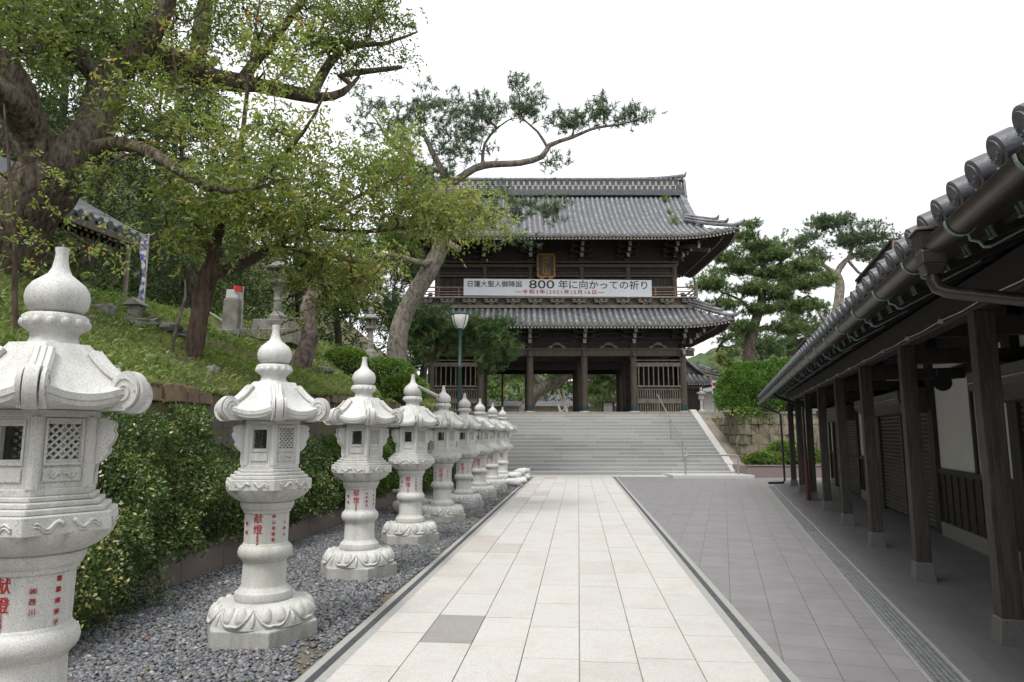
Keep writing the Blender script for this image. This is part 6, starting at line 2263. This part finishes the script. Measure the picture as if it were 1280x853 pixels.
# bare sapling at the left edge, thin broken stick by the cherry
for px, Y, top, lab in ((22, 7.6, 190, 'bare thin sapling beside the nearest lantern finial'), ):
    q = on_hill(24, 425, 6)
    leafy('sapling', lab, q, [([q + Vector((0, 0, -.1)), P(19, 380, q.y), P(18, 300, q.y), P(10, 190, q.y), P(5, 130, q.y)], [.035, .03, .024, .016, .008]),
        ([P(19, 350, q.y), P(60, 320, q.y - .2), P(95, 290, q.y - .3)], [.012, .009, .005]), ([P(18, 320, q.y), P(-10, 280, q.y), P(-30, 240, q.y)], [.012, .009, .005])],
        [pell(30, 260, q.y, 60, 90, .4, 34, 0), pell(110, 310, q.y - .2, 80, 50, .4, 26, 0)], M['leaf_cherry'], M['bark_cherry'], 0.06, 1, 0.05, wob=0.3, twig=0.003)
q = on_hill(212, 440, 6)
leafy('dead_stick', 'pale broken stick leaning beside the cherry trunk', q, [([q + Vector((0, 0, -.1)), P(222, 405, q.y), P(232, 370, q.y), P(231, 350, q.y)], [.035, .03, .022, .015])], None, None, M['bark_pine'], 0, 0, 0)

# --- shrubs along the kerb
def hedge(label, v0, v1, n, size, z0, z1, bulge, name='shrub', mat='leaf_hedge', u_back=-4.85, u_front=-4.28, mu=0.42):
    root = empty(name, PF(-4.6, (v0 + v1) / 2, 0))
    tag(root, label, 'shrub', 'shrubs along the kerb')
    vv = rng.uniform(v0, v1, n)
    hh = rng.random(n) ** 0.8
    pts = np.empty((n, 3))
    nr = np.empty((n, 3))
    for i in range(n):
        v = vv[i]
        big = mnoise.noise(Vector((v * 0.55, 3.1, 0)))
        top = z1 + 0.55 * big + 0.30 * mnoise.noise(Vector((v * 2.1, 7, 0)))
        endf = min(1, (v - v0) / 0.5, (v1 - v) / 0.5)
        top = z0 + (top - z0) * (0.55 + 0.45 * max(0, endf) ** 0.5)
        f = hh[i]
        z = z0 + (top - z0) * f
        lump = mnoise.noise(Vector((v * 1.5, z * 1.8, 5.0))) * 0.36 + mnoise.noise(Vector((v * 4.0, z * 4.5, 2.0))) * 0.10
        front = u_front + bulge * math.sin(math.pi * min(1, f * 0.85 + 0.2)) + lump - 0.35 * f ** 3
        dep = rng.random() ** 2.2 * 0.42
        u = max(u_back, front - dep)
        p = PF(u, v, z)
        pts[i] = p
        q = PF(1, 0, 0) + Vector((0, 0, 0.3 + f))
        nr[i] = q
    sh = []
    for k in range(int((v1 - v0) * 34)):
        i = rng.integers(0, n)
        p = Vector(pts[i])
        dv = (PF(rng.uniform(-.2, .9), rng.normal(0, .5), 0) + Vector((0, 0, rng.uniform(-.3, 1.1)))).normalized()
        ln_ = rng.uniform(0.10, 0.34)
        for q in range(int(10 + 26 * ln_)):
            f = rng.random()
            sh.append(p + dv * ln_ * f + Vector((0, 0, -0.4 * ln_ * f * f)) + Vector(rng.normal(0, .014, 3)))
    leaf_clump('young_leaves', root, np.array(sh), size * 0.85, 0.45, M[mat], None, mu + 0.36)
    leaf_clump('leaves', root, pts, size, 0.5, M[mat], nr * 0.6, mu)
    b = MB()                                      # woody stems inside
    for k in range(int((v1 - v0) * 5)):
        v = rng.uniform(v0, v1)
        p0 = PF(-4.7 + rng.uniform(-.1, .15), v, 0.1)
        p1 = PF(-4.6 + rng.uniform(-.1, .3), v + rng.uniform(-.3, .3), z1 * 0.5)
        p2 = PF(-4.5 + rng.uniform(-.2, .3), v + rng.uniform(-.5, .5), z1 * rng.uniform(0.75, 1.05))
        b.tube([p0, p1, p2], [0.014, 0.010, 0.004], 5)
    o = b.build('stems', M['bark_dark'], None)
    shift(o, root)
    return root
hedge('glossy dark shrub spilling to the gravel right behind the nearest lantern', 2.6, 6.3, 30000, 0.042, 0.02, 1.22, 0.42, u_front=-4.18)
hedge('tall glossy shrub against the dark wall between the first and second lanterns', 5.9, 8.6, 24000, 0.045, 0.30, 1.72, 0.14)
hedge('glossy shrub behind the third lantern, above the brown kerb', 8.5, 12.2, 22000, 0.052, 0.30, 1.45, 0.18)
hedge('darker shrub behind the middle lanterns', 12.0, 17.5, 22000, 0.065, 0.30, 1.45, 0.22, mat='leaf_azalea', mu=0.3)
hedge('last shrub of the kerb planting, close to the street lamp', 17.3, 25.0, 18000, 0.085, 0.1, 1.9, 0.25, mat='leaf_azalea', mu=0.3)
# trailing shoots of the first shrub
root = empty('trailing_creeper', PF(-4.2, 4.6, 0.6))
tag(root, 'pale trailing creeper shoots hanging from the shrub behind the nearest lantern', 'creeper')
b = MB()
pts = []
for k in range(16):
    v = rng.uniform(3.4, 5.6)
    z = rng.uniform(0.7, 1.35)
    u = -4.0 + rng.uniform(-.1, .25)
    cur = PF(u, v, z)
    line = [cur]
    for j in range(9):
        cur = cur + Vector((rng.normal(0, .03) + 0.012, rng.normal(0, .03), -0.075 + 0.03 * (j < 2)))
        if cur.z < 0.06: break
        line.append(cur)
        for q in range(7): pts.append(cur + Vector(rng.normal(0, .025, 3)))
    b.tube(line, 0.003, 4)
shift(b.build('shoot', M['bark_dark'], None), root)
o = leaf_clump('leaves', root, np.array(pts), 0.038, 0.55, M['leaf_hedge'], tint_mu=0.85)

# --- clipped azaleas on the slope, the round bush, planter shrubs
def mound(name, label, c, rad, n, size, mat, cat='bush', group=None, mu=0.5, lobes=None, up=False):
    root = empty(name, (c[0], c[1], c[2]))
    tag(root, label, cat, group)
    d = unit(rng.normal(size=(n, 3)))
    d[:, 2] = np.where(d[:, 2] < -0.5, -d[:, 2], d[:, 2])
    pts = []
    nr = []
    for q in d:
        w = 1 + 0.16 * mnoise.noise(Vector(q) * 2.2 + Vector(c)) + 0.07 * mnoise.noise(Vector(q) * 6 + Vector(c))
        r_ = w * (1 - 0.22 * rng.random() ** 2)
        pts.append((c[0] + q[0] * rad[0] * r_, c[1] + q[1] * rad[1] * r_, c[2] + rad[2] * (0.85 + q[2] * r_)))
        nr.append(q)
    nr = np.array(nr)
    if up: nr = nr * 0.5 + np.array([0, 0, 0.9])
    leaf_clump('leaves', root, np.array(pts), size, 0.5 if not up else 0.3, M[mat], nr * 1.1, mu)
    b = MB()
    for k in range(7):
        an = k * 0.9
        b.tube([(c[0], c[1], c[2] - 0.05), (c[0] + rad[0] * .4 * math.cos(an), c[1] + rad[1] * .4 * math.sin(an), c[2] + rad[2] * .7), (c[0] + rad[0] * .75 * math.cos(an), c[1] + rad[1] * .75 * math.sin(an), c[2] + rad[2] * 1.15)], [0.05, 0.035, 0.012], 5)
    shift(b.build('stems', M['bark_dark'], None), root)
    # solid core added inside; its dark colour stands for the bush's inner shade
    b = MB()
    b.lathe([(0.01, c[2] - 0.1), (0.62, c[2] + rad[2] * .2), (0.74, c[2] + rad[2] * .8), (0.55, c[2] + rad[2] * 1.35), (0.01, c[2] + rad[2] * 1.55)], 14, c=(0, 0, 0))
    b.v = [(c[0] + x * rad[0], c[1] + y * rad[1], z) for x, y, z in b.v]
    shift(b.build('dark_core', M['bushcore'], None, smooth=True), root)
M['bushcore'] = plain('dark bush core', (0.028, 0.036, 0.016), 0.95, 0.5, 9, 0.8, 30)
for i, (px, py, rx, ry, lab) in enumerate(((432, 452, 30, 20, 'clipped azalea mound left of the slim old grey lantern'), (485, 470, 36, 24, 'broad clipped azalea mound right of the slim old grey lantern'), (505, 492, 26, 16, 'low clipped azalea mound nearest the gate on the slope'))):
    q = on_hill(px, py + ry * 0.8, 12)
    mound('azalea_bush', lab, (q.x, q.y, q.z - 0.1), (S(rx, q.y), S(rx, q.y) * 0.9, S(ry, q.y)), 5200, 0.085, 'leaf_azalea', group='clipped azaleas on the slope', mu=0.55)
q = P(938, 519, 29.6)
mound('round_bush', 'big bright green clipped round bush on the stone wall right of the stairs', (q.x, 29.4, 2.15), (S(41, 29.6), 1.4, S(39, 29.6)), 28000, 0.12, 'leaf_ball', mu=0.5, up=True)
q = P(985, 500, 30.4)
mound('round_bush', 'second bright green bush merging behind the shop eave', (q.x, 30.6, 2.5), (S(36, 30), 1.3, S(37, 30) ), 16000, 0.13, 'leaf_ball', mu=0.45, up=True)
q = P(935, 520, 28.6)
root = empty('ivy', (q.x, 28.3, 2.3))
tag(root, 'green creeper hanging over the stone wall under the round bush', 'creeper')
n = 900
pts = np.stack([rng.normal(q.x + 0.1, 0.55, n), rng.uniform(28.0, 28.3, n), 2.72 - np.abs(rng.normal(0, 0.33, n))], 1)
leaf_clump('leaves', root, pts, 0.11, 0.6, M['leaf_azalea'], tint_mu=0.7)
mound('planter_shrub', 'low green shrub in the stone planter, the wider one at its front', (9.75, 26.6, 0.36), (0.85, 0.45, 0.30), 4200, 0.085, 'leaf_azalea', group='shrubs in the planter', mu=0.65)
mound('planter_shrub', 'taller yellowish shrub in the stone planter, partly behind the arcade posts', (10.6, 26.9, 0.36), (0.8, 0.5, 0.52), 4200, 0.085, 'leaf_azalea', group='shrubs in the planter', mu=0.7)
mound('planter_shrub', 'shrub at the far right of the planter between the last arcade posts', (11.5, 27.1, 0.36), (0.6, 0.5, 0.42), 2600, 0.085, 'leaf_azalea', group='shrubs in the planter', mu=0.6)

for q, r_, lab in WEEDS:
    root = empty('roof_weed', q)
    tag(root, lab, 'plant', 'weeds on the gate roof')
    n = int(900 * r_)
    pts = np.array(q)[None] + rng.normal(size=(n, 3)) * r_ * np.array([.5, .4, .5]) + np.array([0, -0.05, r_ * 0.8])
    leaf_clump('leaves', root, pts, 0.10, 0.4, M['leaf_azalea'], tint_mu=0.8)
    b = MB()
    b.tube([tuple(q), tuple(q + Vector((0, 0, r_)))], 0.012, 5)
    shift(b.build('stem', M['bark_dark'], None), root)
# --- grass and weeds on the slope
def grass(n, u0, u1, v0, v1, h, w):
    out = []
    uu = u1 - (u1 - u0) * rng.random(n) ** 1.2
    vv = v0 + (v1 - v0) * rng.random(n) ** 1.3
    pos = np.empty((n, 3))
    keep = np.ones(n, bool)
    for i in range(n):
        dn = mnoise.noise(Vector((uu[i] * 0.7, vv[i] * 0.7, 1.0)))
        keep[i] = dn > -0.36 + 0.42 * rng.random()
        pos[i] = PF(uu[i], vv[i], hill_uv(uu[i], vv[i]) - 0.01)
    pos = pos[keep]
    n = len(pos)
    hh = h * rng.uniform(0.4, 1.4, n) * (1 + 0.5 * np.array([mnoise.noise(Vector((p[0] * 1.3, p[1] * 1.3, 4.0))) for p in pos]))
    d = unit(rng.normal(size=(n, 3)) * np.array([.45, .45, .1]) + np.array([0.1, -0.1, 1.0]))
    s = unit(np.cross(d, rng.normal(size=(n, 3)))) * (w * rng.uniform(0.6, 1.3, (n, 1)))
    bend = rng.normal(size=(n, 3)) * np.array([.5, .5, 0.0])
    v = np.empty((n, 4, 3))
    v[:, 0] = pos - s * 0.5
    v[:, 1] = pos + s * 0.5
    tip = pos + d * hh[:, None] + bend * hh[:, None] * 0.6 - np.array([0, 0, 1]) * hh[:, None] * 0.12
    v[:, 2] = tip + s * 0.08
    v[:, 3] = pos + d * hh[:, None] * 0.55 - s * 0.5
    t = np.clip(0.5 + 0.35 * np.array([mnoise.noise(Vector((p[0] * 0.9, p[1] * 0.9, 8.0))) for p in pos]) + rng.normal(0, .16, n), 0, 1)
    return v.reshape(-1, 3), t
v1_, t1_ = grass(120000, -11.5, -4.90, 3.0, 14, 0.095, 0.0095)
v2_, t2_ = grass(52000, -11.5, -4.90, 13, 28, 0.13, 0.019)
v3_, t3_ = grass(5000, -14.5, -11, 8, 22, 0.25, 0.03)
tag(np_mesh('grass', np.concatenate([v1_, v2_, v3_]), 4, np.concatenate([t1_, t2_, t3_]), M['grass']), 'rough green grass growing on the slope above the wall', 'grass', kind='stuff')
n = 20000
uu = rng.uniform(-12, -5.0, n); vv = 3 + 22 * rng.random(n) ** 1.2
pts = np.array([PF(a, c_, hill_uv(a, c_) + rng.uniform(0.02, 0.22)) for a, c_ in zip(uu, vv) if mnoise.noise(Vector((a * 0.9, c_ * 0.9, 12.0))) > 0.02])
root = empty('weeds', (0, 0, 0))
tag(root, 'broad-leaved weeds growing through the grass of the slope', 'weeds', kind='stuff')
leaf_clump('leaves', root, pts, 0.075, 0.5, M['leaf_azalea'], tint_mu=0.6)
n = 46000
uu = rng.uniform(-34, -12.5, n); vv = rng.uniform(6, 62, n)
pts = np.array([PF(a, c_, hill_uv(a, c_) + abs(rng.normal(0, 0.45)) + 0.6 * max(0, mnoise.noise(Vector((a * .35, c_ * .35, 3.0))))) for a, c_ in zip(uu, vv)])
root = empty('undergrowth', (0, 0, 0))
tag(root, 'dense dark undergrowth covering the wooded upper slope', 'undergrowth', kind='stuff')
leaf_clump('leaves', root, pts, 0.26, 0.5, M['leaf_dark'], tint_mu=0.5)
# stray weeds and fallen leaves on the gravel
n = 1500
uu = np.concatenate([rng.normal(-3.3, 0.5, n // 2), rng.uniform(-2.3, -1.88, n - n // 2)]); vv = rng.uniform(4, 22, n)
pts = np.array([PF(a, c_, 0.03 + 0.03 * rng.random()) for a, c_ in zip(uu, vv) if -4.2 < a < -1.87 and mnoise.noise(Vector((a * 1.3, c_ * 1.3, 2.0))) > 0.12])
root = empty('gravel_weeds', (0, 0, 0))
tag(root, 'tiny green weeds sprouting between the pebbles', 'weeds', kind='stuff')
leaf_clump('leaves', root, pts, 0.03, 0.6, M['leaf_azalea'], tint_mu=0.7)
n = 260
uu = rng.uniform(-4.2, -1.9, n); vv = 3.5 + 14 * rng.random(n) ** 1.4
pts = np.array([PF(a, c_, 0.045) for a, c_ in zip(uu, vv)])
d = unit(rng.normal(size=(n, 3)) * np.array([1, 1, 0.15]))
ln = rng.uniform(0.025, 0.055, n)
tag(np_mesh('fallen_leaves', leaf_verts(pts, d, ln, ln * 0.6, up=np.tile([0.1, 0.1, 1.0], (n, 1))), 4, rng.random(n), M['deadleaf']), 'brown fallen leaves scattered on the gravel', 'leaves', kind='stuff')

# ------------------------------------------------------------------ things on the slope
# shrine building at the left
SB = Vector((-8.95, 11.6, 0))
se, sf = Vector((-9.15, 12.0, 6.2)), Vector((-8.45, 16.0, 6.2))
ax = (sf - se).normalized()
ang = math.atan2(ax.x, ax.y)
hz = hill_z(-10.5, 14)
shr = empty('shrine_hall', (-10.65, 14.0, hz))
shr.rotation_euler = (0, 0, -ang)
tag(shr, 'small dark wooden shrine hall with a grey tiled eave up on the left slope', 'shrine')
h0 = 6.15 - hz
# local x to the right (eave at x = +1.45), y along the eave
b, b2, b3 = MB(), MB(), MB()
y0, y1 = -4.6, 2.2
n = int((y1 - y0) / 0.28)
for i in range(n + 1):
    y = y0 + i * (y1 - y0) / n
    pts = [Vector((1.45 - 3.2 * j / 8, y, h0 + 0.12 + 0.5 * 3.2 * j / 8 + 0.03 * j * j / 8)) for j in range(9)]
    b.tube(pts, 0.08, 8)
    b3.tube([pts[0] + Vector((0.05, 0, -0.02)), pts[0] + Vector((-0.03, 0, 0.0))], 0.085, 12)
b.quad_add(b3.v, b3.f)
b.build('roof_tile', M['tile_shop'], shr, smooth=True, angle=50)
b = MB()
b.extrude([(1.42, y0, h0 + 0.08), (-1.75, y0, h0 + 1.85), (-1.75, y0, h0 + 1.70), (1.42, y0, h0 - 0.02)], (0, y1 - y0, 0))
b.extrude([(-1.75, y0, h0 + 1.85), (-4.9, y0, h0 + 0.1), (-4.9, y0, h0), (-1.75, y0, h0 + 1.70)], (0, y1 - y0, 0))
b.build('roof_deck', M['tile'], shr)
b = MB()
b.bx(1.36, 1.44, y0, y1, h0 - 0.14, h0 - 0.025)
b.build('eave_board', M['wood'], shr)
k = int((y1 - y0) / 0.17)
for i in range(k + 1):
    y = y0 + 0.05 + i * (y1 - y0 - 0.1) / k
    for dx, dz in ((0, 0), (-0.42, 0.02)):
        p, q = Vector((1.30 + dx, y, h0 - 0.13 + dz)), Vector((-0.2, y, h0 + 0.30 + dz))
        b2.beam(p, q, 0.07, 0.08)
        dd = (q - p).normalized()
rf = b2.build('rafter', M['darkwood'], shr)
b2 = MB()
for i in range(k + 1):
    y = y0 + 0.05 + i * (y1 - y0 - 0.1) / k
    for dx, dz in ((0, 0), (-0.42, 0.02)): b2.bx(1.302 + dx, 1.318 + dx, y - 0.035, y + 0.035, h0 - 0.17 + dz, h0 - 0.09 + dz)
b2.build('rafter_tip', M['tipgrey'], rf)
b = MB()
b.bx(-3.6, -0.35, y0 + 0.8, y1 - 1.1, 0.5, h0 + 0.9)
b.build('wall', M['darkwood'], shr)
b = MB()
for y in (y0 + 0.8, -2.0, -0.4, y1 - 1.1): b.bx(-0.42, -0.24, y - 0.09, y + 0.09, -0.2, h0 + 0.3)
for z in (0.55, 1.3, h0 - 0.5): b.bx(-0.40, -0.22, y0 + 0.7, y1 - 1.0, z, z + 0.18)
b.bx(-0.2, 0.55, y0 + 0.7, y1 - 1.0, 0.45, 0.53)
for y in (y0 + 0.8, -2.0, y1 - 1.1): b.bx(0.38, 0.5, y - 0.06, y + 0.06, -0.6, 0.45)
b.build('timber_frame', M['wood'], shr, bevel=0.01)
b = MB()
b.tube([(1.25, y1 - 0.25, h0 - 0.1), (1.25, y1 - 0.25, -1.2)], 0.06, 8)
b.build('eave_post', M['greywood'], shr)
# violet banner on a pole
q = on_hill(180, 384, 12)
YB = min(q.y, 15.5)
x = P(180, 380, YB).x
nbn = empty('nobori_banner', (x, YB, hill_z(x, YB)))
tag(nbn, 'narrow violet and white banner on a thin pole beside the shrine eave', 'banner')
top = P(180, 292, YB).z - nbn.location.z
b = MB(); b.tube([(0, 0, -0.1), (0, 0, top)], 0.014, 6); b.tube([(0, 0, top - 0.03), (-0.18, 0, top - 0.02)], 0.008, 5); b.build('pole', M['tipgrey'], nbn)
b = MB()
bot = P(180, 376, YB).z - nbn.location.z
b.grid(lambda i, j: (-0.015 - 0.12 * i * (1 - .35 * j) - 0.02 * math.sin(j * 7), 0.03 * math.sin(i * 3 + j * 9), top - 0.05 - (top - 0.05 - bot) * j), 4, 16)
b.build('cloth', M['nobori'], nbn, smooth=True)
# little stone house, stone post with cloth, old lanterns, boulders
q = on_hill(169, 398, 11)
YH = min(q.y, 15.0)
x = P(169, 398, YH).x
o = empty('stone_house', (x, YH, hill_z(x, YH)))
tag(o, 'tiny grey stone house shrine among boulders below the violet banner', 'stone shrine')
b = MB(); b.bx(-0.10, 0.10, -0.10, 0.10, -0.05, 0.21); b.build('body', M['oldstone'], o, bevel=0.015)
b = MB(); b.extrude([(-0.16, -0.15, 0.212), (0.16, -0.15, 0.212), (0.15, -0.15, 0.24), (0, -0.15, 0.36), (-0.15, -0.15, 0.24)], (0, 0.3, 0)); b.build('roof', M['oldstone'], o, bevel=0.015)
def boulder(px, py, rx, ry, lab):
    q = on_hill(px, py + ry * 0.6, 9)
    s = S(rx, q.y)
    o = empty('boulder', (q.x, q.y, q.z))
    tag(o, lab, 'rock', 'rocks on the slope')
    b = MB()
    k = rnd.uniform(0, 50)
    n, m = 18, 11
    vs, fs = [], []
    for j in range(m + 1):
        ph = -math.pi / 2 + math.pi * j / m
        for i in range(n):
            th = math.tau * i / n
            d_ = Vector((math.cos(ph) * math.cos(th), math.cos(ph) * math.sin(th), math.sin(ph)))
            w = 1 + 0.55 * mnoise.noise(d_ * 1.3 + Vector((k, 0, 0))) + 0.18 * mnoise.noise(d_ * 4 + Vector((k, 0, 0)))
            d_ = Vector([math.copysign(abs(c_) ** 0.75, c_) for c_ in d_])
            vs.append((d_.x * s * w, d_.y * s * 0.8 * w, S(ry, q.y) * (0.35 + d_.z * w)))
    for j in range(m):
        for i in range(n):
            i2 = (i + 1) % n
            fs.append((j * n + i, j * n + i2, (j + 1) * n + i2, (j + 1) * n + i))
    b.quad_add(vs, fs)
    ob_ = b.build('rock', M['oldstone'], o, smooth=True, angle=38)
boulder(132, 388, 16, 9, 'grey boulder in front of the shrine hall, left of the tiny stone house')
boulder(165, 404, 14, 8, 'flat boulder just under the tiny stone house')
boulder(190, 404, 16, 7, 'low boulder right of the tiny stone house')
boulder(215, 412, 20, 8, 'brownish low rock nearest the cherry trunk')
boulder(105, 372, 12, 8, 'upper rock close to the shrine posts')
boulder(265, 463, 9, 7, 'small dark rock in the grass right of the cherry trunk')
boulder(405, 462, 10, 5, 'pale small rock in the grass beside the gnarled trunk')
boulder(185, 395, 9, 5, 'squarish small rock at the banner pole')
q = on_hill(290, 420, 9)
o = empty('stone_marker', (q.x, q.y, q.z))
tag(o, 'square stone marker post with a red cloth on top behind the cherry trunk', 'stone post')
w_ = S(20, q.y); h_ = S(46, q.y)
b = MB(); b.box((0, 0, h_ / 2 - 0.05), (w_, w_, h_ + 0.1), top=0.94); b.build('shaft', M['oldstone'], o, bevel=0.02)
b = MB(); b.box((0, 0, h_ + S(6, q.y)), (w_ * 0.8, w_ * 0.8, S(12, q.y)), top=0.9); b.build('top_block', M['coping'], o, bevel=0.02)
b = MB(); b.box((0, 0, 0.04), (w_ * 1.6, w_ * 1.6, S(8, q.y))); b.build('foot_block', M['oldstone'], o, bevel=0.02)
b = MB(); b.grid(lambda i, j: (w_ * .1 + w_ * .5 * i, -w_ * .46 - .02 * math.sin(i * 5), h_ + S(16, q.y) - S(9, q.y) * j * (.5 + .5 * i)), 6, 4); b.build('cloth', M['redcloth'], o)
b = MB(); b.tube([(w_ * .62, -.05, 0), (w_ * .62, -.05, h_ + S(16, q.y))], 0.014, 6); b.build('pole', M['tipgrey'], o)
for (px, pyb, hpx, nm, lab) in ((345, 428, 118, 'old_lantern', 'large old grey stone lantern with a broad cap, half hidden by cherry leaves'), (462, 462, 80, 'old_lantern', 'slim old grey stone lantern on a stepped base among the azaleas')):
    q = on_hill(px, pyb, 9)
    o = empty(nm, (q.x, q.y, q.z))
    tag(o, lab, 'stone lantern', 'old grey lanterns on the slope')
    hh = S(hpx, q.y)
    st_ = 0.22 * hh
    b = MB()
    for k in range(2): b.bx(-hh * (.26 - .07 * k), hh * (.26 - .07 * k), -hh * (.26 - .07 * k), hh * (.26 - .07 * k), -0.1 + k * st_ / 2 + .1 * k, (k + 1) * st_ / 2)
    b.build('stepped_base', M['oldstone'], o, bevel=0.02)
    sub = empty('lantern_body', (0, 0, st_))
    sub.parent = o
    simple_lantern(sub, (hh - st_) / 2.12, M['oldstone'])
    for ch in list(sub.children):              # parts hang directly under the lantern
        ch.parent = o
        ch.location = (0, 0, st_)
    bpy.data.objects.remove(sub)
# white handrails going up the slope
for i, (xa, ya, xb, yb, lab) in enumerate(((262, 391, 308, 420, 'white handrail slanting across the grass behind the cherry trunk'), (524, 484, 548, 496, 'thin grey handrail on the slope before the left bay of the gate'))):
    pb = on_hill(xb, yb + 6, 9)
    pb = P(xb, yb, min(pb.y, 24))
    pa = P(xa, ya, pb.y + 1.2)
    o = empty('slope_handrail', pb)
    tag(o, lab, 'handrail', 'handrails on the slope')
    b = MB(); b.tube([tuple(pa - pb), (0, 0, 0)], 0.025, 8); b.build('rail', M['steel'], o)
    b = MB()
    for f in (0.1, 0.9):
        c_ = pb + (pa - pb) * f
        b.tube([tuple(c_ - pb), (c_.x - pb.x, c_.y - pb.y, hill_z(c_.x, c_.y) - pb.z - 0.05)], 0.018, 6)
    b.build('post', M['steel'], o)
# tap pipe by the wall
q = P(190, 462, 6.6)
o = empty('water_tap', PF(-4.80, 6.7, 0))
tag(o, 'thin upright water pipe with a tap against the dark wall near the nearest lantern roof', 'tap')
b = MB(); b.tube([(0, 0, 0), (0, 0, 2.25), (0.02, -0.03, 2.28)], 0.014, 8); b.build('pipe', M['steel'], o)
b = MB(); b.tube([(0, 0, 2.26), (0.05, -0.06, 2.27), (0.07, -0.09, 2.22)], 0.018, 8); b.box((0, 0, 2.31), (0.07, 0.02, 0.015)); b.build('tap_head', M['steel'], o)

# ------------------------------------------------------------------ distant wooded hills
def far_hill(name, cx, cy, rx, ry, h, seed):
    b = MB()
    b.grid(lambda i, j: (cx + rx * (2 * i - 1), cy + ry * (2 * j - 1),
        max(0, h * math.exp(-2.2 * ((2 * i - 1) ** 2 + (2 * j - 1) ** 2)) - 0.10 * h + h * 0.10 * mnoise.noise(Vector((i * 6 + seed, j * 6, 0))) + 1.6 * mnoise.noise(Vector((i * 40 + seed, j * 40, 0)))
            + 1.0 * mnoise.noise(Vector((i * 90 + seed, j * 90, 0))))), 120, 60)
    tag(b.build(name, M['farhill'], smooth=True), kind='structure')
far_hill('hills', 90, 210, 110, 70, 34, 1)
far_hill('hills', -10, 240, 120, 60, 26, 5)
